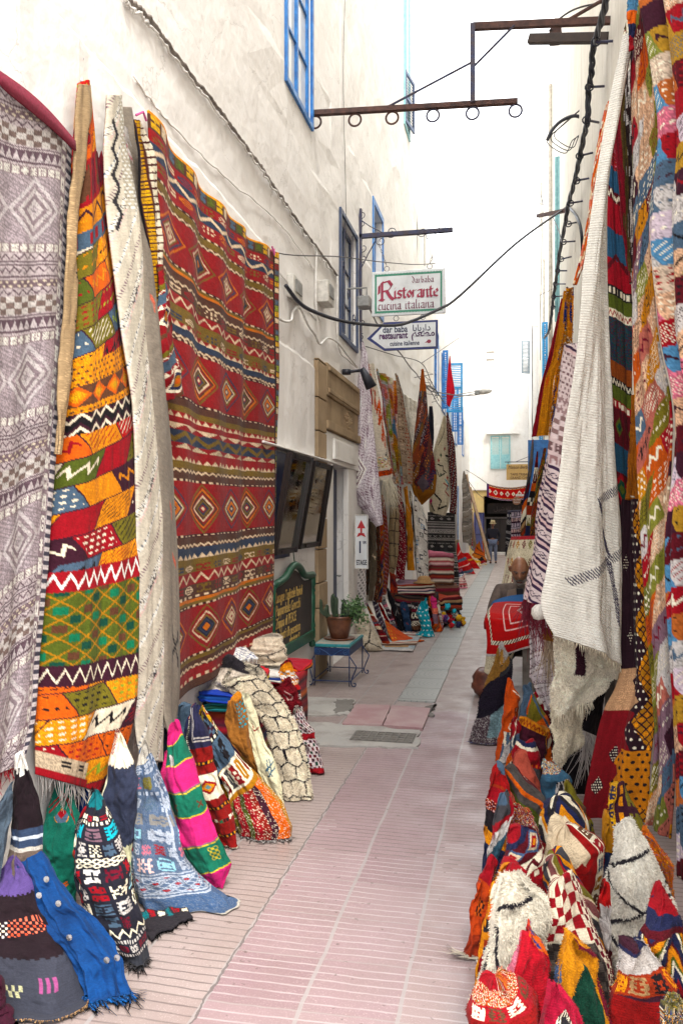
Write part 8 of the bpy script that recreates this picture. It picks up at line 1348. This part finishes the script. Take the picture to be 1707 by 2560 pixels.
RT = [  # label, L, R, paint, height, options
 ('tall orange folded rug with a cream diamond edge, farthest of the standing rugs', [(430, 115), (385, 400), (355, 540), (335, 650)], [(465, 125), (510, 230), (485, 370), (430, 620)], lambda cv: (cv.c.__setitem__(slice(None), col((216, 92, 24))), lines(cv, [[(.6, .1), (.95, .2), (.5, .55), (.8, .62)]], 'ivory', .03, 3), spec(cv, ('net', 'slate', 'ivory', 3, 3, .15), (cv.v > .6) & (cv.u > .3), cv.u, cv.v*.99), cv.c.__setitem__((cv.v > .75) & (cv.u > .4), col('lgrey'))), .58, {}),
 ('slate blue peaked rug with a dark red band behind the beaded one', [(530, 142), (505, 260), (490, 400)], [(570, 145), (585, 230), (570, 420)], BP([(2, 'slate'), (.6, 'black'), (2, 'crim')]), .56, {}),
 ('rolled rug with red and white knotted rim and maroon side', [(558, 190), (565, 260), (560, 420)], [(640, 195), (700, 290), (725, 380)], lambda cv: (cv.c.__setitem__(slice(None), col('maroon')), spec(cv, ('chk', 'crim', 'white', 5, 3), cv.v < .25, cv.u, cv.v*3.9 % 1)), .50, dict(tuft=1500, tlen=.012, mat='pile')),
 ('orange and olive rug with a blue-grey edge stripe, under the knotted rim', [(553, 250), (548, 360), (540, 480)], [(625, 270), (695, 370), (700, 470)], lambda cv: (bands(cv, [(1, 'olive'), (1.4, 'orange'), (.5, 'ivory'), (1, 'orange')], .3), lines(cv, [[(.4, 0), (1, .5)]], 'slate', .05, 1.5)), .47, {}),
 ('red and teal narrow rug with white zigzag beads on the left of the purple bag', [(455, 350), (430, 560), (400, 700)], [(500, 390), (490, 560), (455, 720)], lambda cv: (bands(cv, [(1, 'crim'), (1, 'slate'), (1, 'orange'), (1, 'teal'), (1, 'crim')], .2), lines(cv, [[(.6, .0), (.3, .3), (.6, .55), (.3, 1)]], 'ivory', .05, 2)), .46, {}),
 ('dark purple square bag with an orange braided rim', [(497, 365), (480, 480), (450, 620)], [(690, 430), (685, 550), (655, 680)], lambda cv: (cv.c.__setitem__(slice(None), col((74, 26, 42))), spec(cv, ('zz', 'amber', 'rust', 12), cv.v < .10, cv.u, cv.v*9.9 % 1), lines(cv, [[(.3, .35), (.35, .42), (.3, .49), (.25, .42), (.3, .35)], [(.6, .33), (.65, .42), (.6, .5), (.55, .42), (.6, .33)]], 'tan', .012, 1.5), lines(cv, [[(.88, .1), (.84, .8)]], 'amber', .03, 1.5)), .44, dict(top='roll', back='plum')),
 ('blue, red and grey striped hump with white knots along the top', [(480, 510), (455, 610), (430, 720)], [(590, 530), (640, 620), (640, 740)], BP([(.3, 'navy'), (.2, 'ivory'), (.8, 'crim'), (.25, ('dash', 'crim', 'orange', 7)), (1.4, 'dgrey'), (.8, ('zz', 'orange', 'black', 5)), (1, 'crim')], -.1), .42, dict(mat='pile')),
 ('salmon rug peak with an orange woven corner', [(478, 585), (435, 700), (430, 800)], [(550, 600), (600, 710), (670, 830)], BP([(1.6, (192, 92, 76)), (.5, ('gl', 'rust', ['orange'], 3, 3)), (1.4, (176, 76, 66))], .2), .48, {}),
 ('steel blue folded rug with a dark square and bright pompom trim', [(650, 640), (632, 760), (660, 880)], [(720, 670), (835, 740), (840, 900)], lambda cv: (cv.c.__setitem__(slice(None), col((70, 110, 138))), spec(cv, ('net', 'char', 'lgrey', 6, 3, .12), (np.abs(cv.u-.7) < .22) & (np.abs(cv.v-.33) < .1), cv.u, cv.v*.99), spec(cv, ('sp', 'gold', ['crim', 'royal', 'turq', 'ivory'], .7), (cv.v < .14), cv.u, cv.v)), .46, dict(mat='pile')),
 ('red kilim with streaked bands and navy base at the alley side', [(318, 680), (298, 850), (280, 1050), (262, 1280)], [(395, 700), (425, 800), (440, 950), (420, 1120)], BP([(.8, (168, 24, 36)), (.15, 'rust'), (.8, 'crim'), (.5, ('sp', 'maroon', ['orange', 'lpink'], .3)), (1.0, (34, 28, 34)), (.7, 'amber'), (1.4, (40, 48, 82)), (.5, 'slate')], -.1), .55, {}),
 ('grey, olive and black kilim with cream blocks folded to a peak', [(405, 700), (430, 800), (470, 900), (520, 980)], [(515, 690), (600, 780), (665, 880), (650, 1030)], lambda cv: (bands(cv, [(1.2, (92, 84, 80)), (.4, 'orange'), (.6, (92, 84, 80)), (.7, 'moss'), (.3, 'ivory'), (1.2, 'black'), (.4, 'cream'), (1, 'maroon')], -.5)), .52, {}),
 ('brown speckled rug roll with a dotted lip near the plum rug', [(790, 800), (770, 900), (850, 1020)], [(880, 820), (935, 930), (975, 1080)], RKP(97, ['brown', 'olive', 'rust', 'tan', 'black'], 10, 4), .42, dict(top='roll', back='brown')),
 ('red pile rug with a navy and cream patterned folded top', [(668, 868), (645, 1000), (630, 1180)], [(818, 880), (890, 950), (955, 1060), (1000, 1180)], lambda cv: (cv.c.__setitem__(slice(None), col((156, 30, 26))), bands(cv, [(1, ('zm', ['ivory', 'char', 'navy', 'amber'], 2, 1, .6))], 0, 1, reg=cv.v < .34), lines(cv, [[(.78, 0), (.95, .5), (1, 1)]], 'cream', .04, 1.5)), .55, dict(mat='pile', tuft=2500, tlen=.012)),
 ('slender grey and teal rug with tan streaks at the alley edge', [(375, 860), (345, 1000), (305, 1180), (296, 1340)], [(435, 870), (452, 960), (405, 1120), (350, 1310)], BP([(.7, 'dgrey'), (.5, 'crim'), (.7, 'lgrey'), (1.2, (58, 90, 108)), (1, ('sp', 'plum', ['amber', 'rust', 'ivory'], .4)), (1.4, 'slate')], .2), .58, {}),
 ('small red rug with white and green flower tufts on top', [(458, 950), (440, 1060), (425, 1180)], [(560, 950), (600, 1060), (645, 1200)], lambda cv: (cv.c.__setitem__(slice(None), col('crim')), spec(cv, ('sp', 'crim', ['ivory', 'moss', 'royal', 'amber'], .5), cv.v < .3, cv.u, cv.v)), .52, dict(mat='pile', tuft=1800, tlen=.014)),
 ('rose-red pile rug with a blue and white triangle folded top', [(425, 1070), (400, 1260), (385, 1450), (400, 1600)], [(585, 1085), (655, 1230), (640, 1480), (640, 1600)], lambda cv: (cv.c.__setitem__(slice(None), col((140, 34, 44))), bands(cv, [(.3, 'navy'), (.8, ('dia', 2, 'amber', 'crim', 'beige', 'denim', 'maroon')), (.5, ('zz', 'ivory', 'maroon', 4)), (.3, ('dash', 'crim', 'ivory', 6))], .2, 1, reg=cv.v < .34)), .58, dict(mat='pile', tuft=3000, tlen=.012)),
 ('large scarlet pile rug with beige folded lip and patterned cream border', [(705, 1050), (680, 1220), (650, 1400), (650, 1560)], [(880, 1065), (985, 1125), (1058, 1190), (1050, 1420), (990, 1600)], lambda cv: (cv.c.__setitem__(slice(None), col((160, 26, 20))), cv.c.__setitem__((cv.v < .20+.04*tri(cv.u*9)) & (cv.u < .62), col('beige')), spec(cv, ('gl', 'ivory', ['brown', 'crim', 'slate', 'mustard'], 1, 5, .6), (cv.u > .74) & (cv.u < .95), cv.v*9, np.clip((cv.u-.74)/.21, 0, .99))), .60, dict(mat='pile', tuft=4000, tlen=.012)),
 ('orange narrow rug with a dark cross and white fringe at the alley edge', [(300, 1230), (240, 1380), (212, 1470)], [(335, 1300), (315, 1440), (285, 1580)], lambda cv: (bands(cv, [(1, 'crim'), (2, (206, 80, 28)), (1, 'rust')]), spec(cv, ('chk', 'black', 'orange', 14, 20), (np.abs(cv.u-.5) < .2) & (np.abs(cv.v-.5) < .08), cv.u, cv.v)), .42, dict(fr=((-.9, 0, -.3), .09, (60, 'ivory')))),
 ('red rug with a white scalloped band folded at the top left', [(392, 1285), (350, 1380), (300, 1540), (262, 1700)], [(525, 1340), (530, 1420), (480, 1600), (400, 1760)], lambda cv: (cv.c.__setitem__(slice(None), col('crim')), bands(cv, [(.4, 'crim'), (.7, 'ivory'), (.5, ('dash', 'orange', 'ivory', 4)), (.4, 'char'), (.8, ('st', ['amber', 'rust', 'navy', 'crim']))], .1, 1, reg=cv.v < .5), cv.c.__setitem__(cv.u < .12, col('amber'))), .60, dict(mat='pile', tuft=2000, tlen=.014)),
 ('olive, mauve and rust diagonal striped rug behind the checkered one', [(655, 1250), (655, 1360), (690, 1500)], [(795, 1260), (865, 1400), (990, 1540), (1015, 1640)], BP([(.9, 'olive'), (.3, 'beige'), (.9, (140, 84, 84)), (.3, 'ivory'), (.8, 'dgrey'), (.6, 'amber'), (.5, 'navy'), (.5, 'crim')], -.5, 2), .58, dict(mat='pile')),
 ('thick white shaggy rug with bold black lines at the alley side', [(395, 1410), (345, 1550), (285, 1800), (235, 2050), (210, 2200)], [(560, 1420), (660, 1480), (682, 1640), (660, 1850), (610, 2050)], shagd((214, 206, 190), 'char', [[(.1, .13), (.45, .09), (.65, .06)], [(.2, .2), (.35, .45), (.42, .7)], [(.08, .2), (.14, .5), (.12, .9)]], .035), .66, dict(tuft=16000, tlen=.022, mat='shag', fr=((-.9, -.1, -.3), .12, (60, 'ivory')))),
 ('checkered rug in wine and cream with a black middle band', [(695, 1395), (665, 1560), (655, 1800), (680, 2080), (700, 2350)], [(830, 1400), (890, 1520), (960, 1680), (1080, 1930), (1115, 2150)], chk23, .66, dict(tuft=6000, tlen=.012, mat='pile')),
 ('purple and amber figured pile rug standing in front of the plum rug', [(1115, 800), (1075, 960), (1060, 1200), (1080, 1350)], [(1190, 805), (1270, 920), (1320, 1060), (1350, 1200)], lambda cv: (bands(cv, [(1, 'plum')]), spec(cv, ('gl', 'plum', ['amber', 'olive', 'rust'], 2, 4, .6), (cv.u > .35), cv.u, cv.v*6 % 1*.99), spec(cv, ('gl', 'gold', ['navy', 'crim', 'ivory'], 1, 4, .5), cv.u < .25, cv.u*4, cv.v*9 % 1*.99)), .62, dict(mat='pile', tuft=2500, tlen=.012)),
 ('dark navy blue rug edge between the scarlet rug and white diamond rug', [(1065, 980), (1045, 1100), (1050, 1300)], [(1092, 990), (1115, 1150), (1120, 1350)], BP([(1, 'mustard'), (3, (30, 44, 78))]), .58, {}),
 ('white shaggy rug with a black diamond lattice at the right', [(1140, 1050), (1125, 1200), (1085, 1400), (1085, 1700), (1075, 1850), (1110, 2000)], [(1250, 1065), (1330, 1180), (1430, 1400), (1495, 1560), (1500, 1800), (1480, 2000)], shagd((218, 212, 200), 'char', [[(0, .20), (.7, .14)], [(.05, .24), (.45, .42), (.95, .37)], [(.0, .50), (.5, .42), (1, .30)], [(.1, .55), (.5, .72), (.9, .5)], [(0, .8), (.4, .78)]], .03), .68, dict(tuft=16000, tlen=.022, mat='shag')),
 ('orange, green and blue mossy pile rug behind the white diamond rug', [(1290, 1105), (1350, 1240), (1420, 1370)], [(1400, 1150), (1482, 1250), (1490, 1400)], lambda cv: spec(cv, ('sp', (210, 110, 24), ['moss', 'amber', 'denim', 'crim'], .4), np.ones(cv.u.shape, bool), cv.u, cv.v), .60, dict(mat='pile', tuft=2500, tlen=.016)),
 ('small round roll with a red and white frayed end', [(1045, 1430), (1022, 1530), (1050, 1680)], [(1080, 1440), (1095, 1560), (1090, 1700)], BP([(.5, 'red'), (1, 'lgrey'), (2, 'maroon')]), .52, dict(mat='pile')),
 ('navy pile rug with amber and maroon stepped zigzags at the right edge', [(1390, 1510), (1310, 1680), (1250, 1810), (1350, 2010)], [(1480, 1525), (1540, 1640), (1560, 1900), (1575, 2150)], zig27, .68, dict(mat='pile', tuft=4500, tlen=.014)),
 ('raspberry pile roll with a blue and orange figured side', [(515, 1735), (450, 1900), (400, 2060), (370, 2180)], [(590, 1775), (655, 1860), (690, 2050), (690, 2180)], lambda cv: (bands(cv, [(2.6, (186, 30, 50)), (.2, 'maroon'), (1, 'denim'), (.5, ('gl', 'denim', ['orange', 'amber'], 3, 4)), (.8, (40, 84, 140)), (.5, ('dash', 'orange', 'royal', 4))], -.25), cv.c.__setitem__(cv.u < .1, col('rose'))), .62, dict(mat='pile', tuft=5000, tlen=.014, top='roll', back='crim')),
 ('dark green and amber harlequin pile rug, frontmost in the middle', [(795, 1790), (765, 1950), (740, 2120), (760, 2352)], [(865, 1815), (1000, 1890), (1012, 2050), (1045, 2200), (1090, 2352)], harl, .62, dict(mat='pile', tuft=9000, tlen=.016)),
 ('scarlet rug with a white and patterned folded top at the right', [(1165, 1800), (1140, 1950), (1118, 2120), (1110, 2352)], [(1330, 1845), (1395, 1950), (1490, 2080), (1560, 2280)], lambda cv: (cv.c.__setitem__(slice(None), col((150, 14, 20))), bands(cv, [(.15, 'navy'), (.7, (190, 182, 176)), (.8, ('gl', 'rust', ['amber', 'tan', 'black'], 4, 5, .5)), (.15, 'plum')], .05, 1, reg=cv.v < .22), lines(cv, [[(.75, .20), (.80, .42), (.70, .46)], [(.80, .42), (.9, .45)]], 'plum', .015, 1.5)), .64, dict(mat='pile', tuft=7000, tlen=.014)),
 ('deep red pile rug with a cream knotted edge in the bottom foreground', [(262, 2045), (205, 2160), (165, 2352)], [(400, 2080), (560, 2130), (650, 2200), (670, 2352)], lambda cv: (cv.c.__setitem__(slice(None), col((148, 18, 26))), bands(cv, [(.5, ('sp', 'crim', ['ivory', 'olive', 'orange'], .5)), (.5, ('gl', 'crim', ['ivory', 'brown'], 4, 5, .5))], .05, 1, reg=cv.v < .14)), .60, dict(mat='pile', tuft=7000, tlen=.014)),
 ('crimson-pink rug with one dark green diamond at the bottom', [(705, 2100), (660, 2230), (630, 2352)], [(755, 2105), (850, 2170), (905, 2352)], lambda cv: (cv.c.__setitem__(slice(None), col((176, 28, 62))), spec(cv, 'char', (np.abs(cv.u-.55)/.3+np.abs(cv.v-.24)/.15) < 1, cv.u, cv.v), spec(cv, 'ivory', (((np.abs(cv.u-.55)/.3+np.abs(cv.v-.24)/.15) > .82) & ((np.abs(cv.u-.55)/.3+np.abs(cv.v-.24)/.15) < 1)) & (((cv.u+cv.v)*26 % 1) < .5), cv.u, cv.v), spec(cv, 'dgreen', (np.abs(cv.u-.55)/.3+np.abs(cv.v-.24)/.15) < .6, cv.u, cv.v)), .60, dict(mat='pile', tuft=5000, tlen=.014)),
 ('small dark tufted roll at the bottom right corner', [(1450, 2215), (1420, 2352)], [(1570, 2225), (1600, 2352)], lambda cv: spec(cv, ('sp', 'char', ['ivory', 'olive', 'royal', 'amber'], .5), np.ones(cv.u.shape, bool), cv.u, cv.v), .60, dict(mat='pile', tuft=3500, tlen=.018, top='roll', back='olive')),
]
for i, (lab, L, R, fn, h, kw) in enumerate(RT):
    kw = dict(kw); kw.setdefault('rip', (3+i % 3, .10)); kw.setdefault('lean', .10); roll('standing_rug' if 'bag' not in lab else 'woven_bag', lab, 'rug' if 'bag' not in lab else 'bag', cr('H', L), cr('H', R), fn, h=h, seed=300+i, brat=.6, **kw)
# ================================================================ PEOPLE
def skinmesh(verts, edges, rad, sub=2):
    me = bpy.data.meshes.new('t'); me.from_pydata([tuple(v) for v in verts], edges, []); me.update(); o = bpy.data.objects.new('t', me); sc.collection.objects.link(o)
    o.modifiers.new('s', 'SKIN').use_smooth_shade = True
    if not me.skin_vertices: raise RuntimeError('no skin layer')
    for i, sv in enumerate(me.skin_vertices[0].data): r_ = rad[i]; sv.radius = r_ if isinstance(r_, tuple) else (r_, r_); sv.use_root = (i == 0)
    o.modifiers.new('u', 'SUBSURF').levels = sub; dg = bpy.context.evaluated_depsgraph_get(); m2 = bpy.data.meshes.new_from_object(o.evaluated_get(dg)); V = [tuple(v.co) for v in m2.vertices]; F = [tuple(p.vertices) for p in m2.polygons]; bpy.data.objects.remove(o); return V, F
def headmesh(c, fwd, up, s=1.0, nu=40, nv=30):
    fwd = Vector(fwd).normalized(); up = Vector(up); up = (up-fwd*up.dot(fwd)).normalized(); rt = fwd.cross(up); V = []
    for i in range(nv+1):
        th = math.pi*i/nv; z = math.cos(th)
        for j in range(nu):
            ph = 2*math.pi*j/nu; x = math.sin(th)*math.cos(ph); y = math.sin(th)*math.sin(ph)
            wx = .074*(1 if z > -.1 else 1-.28*(-z-.1)); wy = .094*(1 if z > 0 else 1-.12*(-z)); X_, Y_, Z_ = x*wx, y*wy+(.012*(-z) if z < 0 else 0), z*.118
            if y > 0:
                Y_ += .030*math.exp(-((X_/.013)**2+((Z_+.020)/.020)**2)); Y_ += .012*math.exp(-((X_/.02)**2+((Z_-.005)/.02)**2)); Y_ += .007*math.exp(-(((abs(X_)-.03)/.02)**2+((Z_-.030)/.012)**2))
                Y_ -= .012*math.exp(-(((abs(X_)-.031)/.014)**2+((Z_-.012)/.010)**2)); Y_ += .008*math.exp(-((X_/.025)**2+((Z_+.062)/.012)**2)); Y_ += .012*math.exp(-((X_/.03)**2+((Z_+.100)/.02)**2)); Y_ -= .004*math.exp(-((X_/.028)**2+((Z_+.074)/.004)**2))
            V.append(tuple(Vector(c)+(rt*X_+fwd*Y_+up*Z_)*s))
    F = [(i*nu+j, (i+1)*nu+j, (i+1)*nu+(j+1) % nu, i*nu+(j+1) % nu) for i in range(nv) for j in range(nu)]
    ears = MB()
    for sg in (-1, 1):
        e = Vector(c)+(rt*sg*.076+up*(-.002)-fwd*.008)*s; ears.tube([e+up*.030*s, e+(rt*sg*.012-fwd*.012)*s+up*.016*s, e+(rt*sg*.010-fwd*.010)*s-up*.012*s, e-up*.030*s], [.008*s, .013*s, .011*s, .006*s], 8)
    b = len(V); V += ears.V; F += [tuple(q+b for q in f) for f in ears.F]; return V, F, rt, fwd, up
def hand(w, d, side, n_up, s=1.0):
    """palm with four fingers and a thumb, relaxed: w wrist, d pointing direction"""
    w, d = Vector(w), Vector(d).normalized(); n = Vector(n_up); n = (n-d*n.dot(d)).normalized(); t = d.cross(n); V = [w, w+d*.05*s, w+d*.085*s]; E = [(0, 1), (1, 2)]; R = [(.024*s, .018*s), (.036*s, .016*s), (.036*s, .014*s)]; b = MB(); a_, f_2 = skinmesh(V, E, R, 1); b.add(a_, f_2)
    for k, (o_, ln) in enumerate(((-.028, .068), (-.009, .078), (.010, .072), (.028, .056))):
        p = w+(d*.08+t*o_)*s; q = [p, p+(d*.45-n*.04)*ln*s, p+(d*.78-n*.22)*ln*s, p+(d*.95-n*.5)*ln*s]; a_, f_2 = skinmesh(q, [(0, 1), (1, 2), (2, 3)], [.0095*s, .009*s, .008*s, .006*s], 1); b.add(a_, f_2)
    p = w+(d*.03+t*(-.03*side))*s; q = [p, p+(d*.022-t*.022*side-n*.01)*s, p+(d*.048-t*.030*side-n*.02)*s]; a_, f_2 = skinmesh(q, [(0, 1), (1, 2)], [.013*s, .011*s, .008*s], 1); b.add(a_, f_2); return b
def merge_remesh(name, parts, mat, parent, vox):
    b = MB()
    for V, F in parts: b.add(V, F)
    o = b.build(name, mat, parent, True); md = o.modifiers.new('r', 'REMESH'); md.mode = 'VOXEL'; md.voxel_size = vox; md.use_smooth_shade = True; sm_ = o.modifiers.new('sm', 'SMOOTH'); sm_.iterations = 2; sm_.factor = .4
    m2 = bpy.data.meshes.new_from_object(o.evaluated_get(bpy.context.evaluated_depsgraph_get())); nV = len(m2.vertices); lab = np.arange(nV); E = np.array([tuple(e.vertices) for e in m2.edges])
    while True:   # keep only the one connected body surface
        l0 = lab.copy(); mn = np.minimum(lab[E[:, 0]], lab[E[:, 1]]); np.minimum.at(lab, E[:, 0], mn); np.minimum.at(lab, E[:, 1], mn); lab = lab[lab]
        if (lab == l0).all(): break
    big_ = np.bincount(lab).argmax(); V2 = np.array([tuple(v.co) for v in m2.vertices])+np.array(orig(parent)); keep = lab == big_; new = np.cumsum(keep)-1
    F2 = [tuple(int(new[i]) for i in p.vertices) for p in m2.polygons if keep[p.vertices[0]]]; bpy.data.objects.remove(o); return link(name, V2[keep], F2, mat, parent, True)
skinm = plain('tanned_skin', (150, 104, 80), .5, c2=(128, 84, 64), nscale=20, bstr=.05)
# --- walking man
fx, fy = -.81, 31.2; man = empty('person', (fx, fy, 0), 'man in straw hat, dark sweater and pale jeans walking toward the camera', 'person'); s = .885
def bpt(x, y, z): return np.array((fx+x*s, fy+y*s, z*s))
J = dict(pel=(0, 0, .95), ch=(0, .0, 1.25), nk=(0, -.01, 1.47), hd=(0, -.02, 1.56), shL=(-.19, 0, 1.42), elL=(-.27, .04, 1.16), wrL=(-.20, -.06, .96), shR=(.19, 0, 1.42), elR=(.28, .04, 1.16), wrR=(.22, -.05, .95), hL=(-.09, 0, .92), kL=(-.10, -.08, .50), aL=(-.09, -.04, .09), tL=(-.10, -.16, .04), hR=(.09, 0, .92), kR=(.11, .02, .50), aR=(.12, .10, .10), tR=(.13, -.03, .04))
K = list(J); P = [bpt(*J[k]) for k in K]; ix = {k: i for i, k in enumerate(K)}; ed = lambda L: [(ix[a], ix[b]) for a, b in L]
full = [('pel', 'ch'), ('ch', 'nk'), ('nk', 'hd'), ('ch', 'shL'), ('shL', 'elL'), ('elL', 'wrL'), ('ch', 'shR'), ('shR', 'elR'), ('elR', 'wrR'), ('pel', 'hL'), ('hL', 'kL'), ('kL', 'aL'), ('aL', 'tL'), ('pel', 'hR'), ('hR', 'kR'), ('kR', 'aR'), ('aR', 'tR')]
rad = dict(pel=(.15, .11), ch=(.16, .11), nk=.055, hd=.05, shL=.065, elL=.045, wrL=.032, shR=.065, elR=.045, wrR=.032, hL=.085, kL=.058, aL=.042, tL=.04, hR=.085, kR=.058, aR=.042, tR=.04)
sc_ = lambda r_, f: tuple(q*f*s for q in r_) if isinstance(r_, tuple) else r_*f*s
bv = skinmesh(P, ed(full), [sc_(rad[k], .9) for k in K]); hc = bpt(0, -.03, 1.66); hv = headmesh(hc, (.05, -1, -.05), (0, 0, 1), s)
hands = [hand(bpt(*J['wr'+q]), Vector((0.1*sg, -.1, -1)), sg, (0, -1, 0), s) for q, sg in (('L', 1), ('R', -1))]
body = merge_remesh('body', [bv, hv[:2]]+[(h.V, h.F) for h in hands], skinm, man, .006)
def cloth(name, keys, edges, f, mat, parent, Pd=None, Jr=None, extra=1.0):
    Pd, Jr = Pd or P, Jr or rad; k2 = keys; ii = {k: i for i, k in enumerate(k2)}; V, F = skinmesh([Pd[ix[k]] for k in k2], [(ii[a], ii[b]) for a, b in edges], [sc_(Jr[k], f) for k in k2]); return link(name, V, F, mat, parent, True)
cloth('sweater', ['ch', 'pel', 'nk', 'shL', 'elL', 'wrL', 'shR', 'elR', 'wrR'], [('pel', 'ch'), ('ch', 'nk'), ('ch', 'shL'), ('shL', 'elL'), ('elL', 'wrL'), ('ch', 'shR'), ('shR', 'elR'), ('elR', 'wrR')], 1.28, plain('dark_navy_knit', (34, 34, 48), .95, nscale=30), man)
cloth('trousers', ['pel', 'hL', 'kL', 'aL', 'hR', 'kR', 'aR'], [('pel', 'hL'), ('hL', 'kL'), ('kL', 'aL'), ('pel', 'hR'), ('hR', 'kR'), ('kR', 'aR')], 1.32, plain('faded_jeans', (116, 128, 156), .9, nscale=18), man)
for q in 'LR':
    a_, t_ = bpt(*J['a'+q]), bpt(*J['t'+q]); V, F = skinmesh([a_+np.array((0, .03, -.03)), (a_+t_)/2-np.array((0, 0, .015)), t_], [(0, 1), (1, 2)], [.05*s, .05*s, .04*s]); link('shoe', [(v[0], v[1], max(v[2], .004)) for v in V], F, plain('dark_leather', (46, 38, 38), .5), man, True)
m = MB(); m.lathe([(0, .12), (.06, .125), (.078, .10), (.084, .04), (.088, .02), (.135, .0), (.137, -.006), (.085, .002)], (hc[0], hc[1]+.005, hc[2]+.035), 28); hat = m.build('hat', plain('pale_straw', (206, 184, 140), .8, nscale=60), man, True); m = MB(); m.lathe([(.0865, .018), (.0875, .045), (.086, .046), (.085, .018)], (hc[0], hc[1]+.005, hc[2]+.035), 28); m.build('hat_band', plain('tan_band', (120, 90, 60), .8), hat)
eyem = plain('dark_eye', (30, 22, 20), .3)
def face(hc, hv, s, parent, brow=True, beard=None):
    rt, fw, up = hv[2:]; c = Vector(hc); m = MB()
    for sg in (-1, 1): m.lathe([(0, -.008*s), (.008*s, 0), (0, .008*s)], c+(rt*sg*.030+fw*.084+up*.012)*s, 8)
    m.build('eyes', eyem, parent, True); m = MB(); m.tube([c+(rt*-.024+fw*.095-up*.073)*s, c+(fw*.104-up*.071)*s, c+(rt*.024+fw*.095-up*.073)*s], .003*s, 5); m.build('mouth', plain('lip', (110, 62, 54), .5), parent, True)
    if brow:
        m = MB()
        for sg in (-1, 1): m.tube([c+(rt*sg*.014+fw*.094+up*.030)*s, c+(rt*sg*.030+fw*.093+up*.036)*s, c+(rt*sg*.050+fw*.076+up*.028)*s], .0045*s, 5)
        m.build('eyebrows', plain('grey_hair', (96, 88, 84), .9), parent, True)
face(hc, hv, s, body)
# --- seated old man
hx, hy, hz = .045, 8.22, 1.235; old = empty('person', (hx, hy+.1, 0), 'bald old man in a grey-brown jacket sitting with his head bowed', 'person'); s = 1.0
def op(x, y, z): return np.array((hx+x, hy+y, z))
J2 = dict(pel=(.0, .28, .52), ch=(-.01, .16, .84), nk=(.0, .07, 1.07), hd=(.0, .02, 1.13), shL=(-.20, .13, 1.01), elL=(-.27, .02, .76), wrL=(-.12, -.20, .78), shR=(.19, .13, 1.01), elR=(.26, .0, .76), wrR=(.08, -.22, .78), hL=(-.10, .24, .50), kL=(-.14, -.18, .50), aL=(-.14, -.16, .10), tL=(-.14, -.28, .05), hR=(.10, .24, .50), kR=(.14, -.18, .50), aR=(.14, -.14, .10), tR=(.14, -.26, .05))
P2 = [op(*J2[k]) for k in K]; bv = skinmesh(P2, ed(full), [sc_(rad[k], .9) for k in K]); hc = op(0, -.03, hz); hv = headmesh(hc, (-.02, -.86, -.50), (0, -.5, .86), 1.12)
hands = [hand(op(*J2['wr'+q]), Vector((.35*sg, -1, -.1)), sg, (0, 0, 1), 1) for q, sg in (('L', 1), ('R', -1))]
skin2 = plain('weathered_skin', (154, 108, 80), .36, c2=(130, 86, 62), nscale=26, bstr=.25); body = merge_remesh('body', [bv, hv[:2]]+[(h.V, h.F) for h in hands], skin2, old, .0055); face(hc, hv, 1.12, body)
rt, fw, up = hv[2:]; c = Vector(hc); m = MB(); m.tube([c+rt*-.03+fw*.098-up*.063, c+fw*.112-up*.055, c+rt*.03+fw*.098-up*.063], [.005, .010, .005], 7); m.tube([c+rt*-.062+fw*.02-up*.06, c+rt*-.04+fw*.07-up*.10, c+fw*.094-up*.116, c+rt*.04+fw*.07-up*.10, c+rt*.062+fw*.02-up*.06], [.01, .017, .02, .017, .01], 8); m.build('grey_beard', plain('short_grey_beard', (120, 112, 106), .95, nscale=90), body, True)
jk = plain('grey_brown_cloth', (98, 84, 76), .9, c2=(80, 68, 62), nscale=24)
j = cloth('jacket', ['ch', 'pel', 'shL', 'elL', 'wrL', 'shR', 'elR', 'wrR'], [('pel', 'ch'), ('ch', 'shL'), ('shL', 'elL'), ('elL', 'wrL'), ('ch', 'shR'), ('shR', 'elR'), ('elR', 'wrR')], 1.42, jk, old, P2)
for sg in (-1, 1):
    pts = [op(sg*.035, -.045, 1.05), op(sg*.115, -.035, 1.03), op(sg*.13, -.055, .93), op(sg*.05, -.075, .76), op(sg*.02, -.07, .88)]; m = MB(); m.prism([tuple(p) for p in (pts if sg < 0 else pts[::-1])], (0, .02, 0)); m.build('lapel', plain('lapel_cloth', (124, 106, 94), .9), j, bevel=.004)
m = MB(); m.prism([tuple(op(*p)) for p in ((-.03, -.05, 1.05), (-.03, -.062, .74), (.04, -.062, .74), (.035, -.05, 1.05))], (0, .03, 0)); m.build('shirt_front', plain('black_shirt', (28, 26, 32), .9), old)
cloth('trousers', ['pel', 'hL', 'kL', 'aL', 'hR', 'kR', 'aR'], [('pel', 'hL'), ('hL', 'kL'), ('kL', 'aL'), ('pel', 'hR'), ('hR', 'kR'), ('kR', 'aR')], 1.3, plain('dark_trousers', (44, 40, 42), .9), old, P2)
for q in 'LR':
    a_, t_ = op(*J2['a'+q]), op(*J2['t'+q]); V, F = skinmesh([a_+np.array((0, .03, -.04)), (a_+t_)/2-np.array((0, 0, .02)), t_], [(0, 1), (1, 2)], [.05, .05, .04]); link('shoe', [(v[0], v[1], max(v[2], .004)) for v in V], F, plain('dark_leather', (46, 38, 38), .5), old, True)
r = empty('stool', (hx, hy+.28, 0), 'low wooden stool under the seated old man', 'stool'); m = MB(); m.lathe([(0, .36), (.17, .36), (.175, .38), (.17, .40), (0, .40)], (hx, hy+.28, 0), 22); m.build('seat', wd, r)
for a_ in range(4): m = MB(); q = a_*1.571+.78; m.tube([(hx+.11*math.cos(q), hy+.28+.11*math.sin(q), .36), (hx+.15*math.cos(q), hy+.28+.15*math.sin(q), 0)], .014, 7); m.build('leg', wd, r)
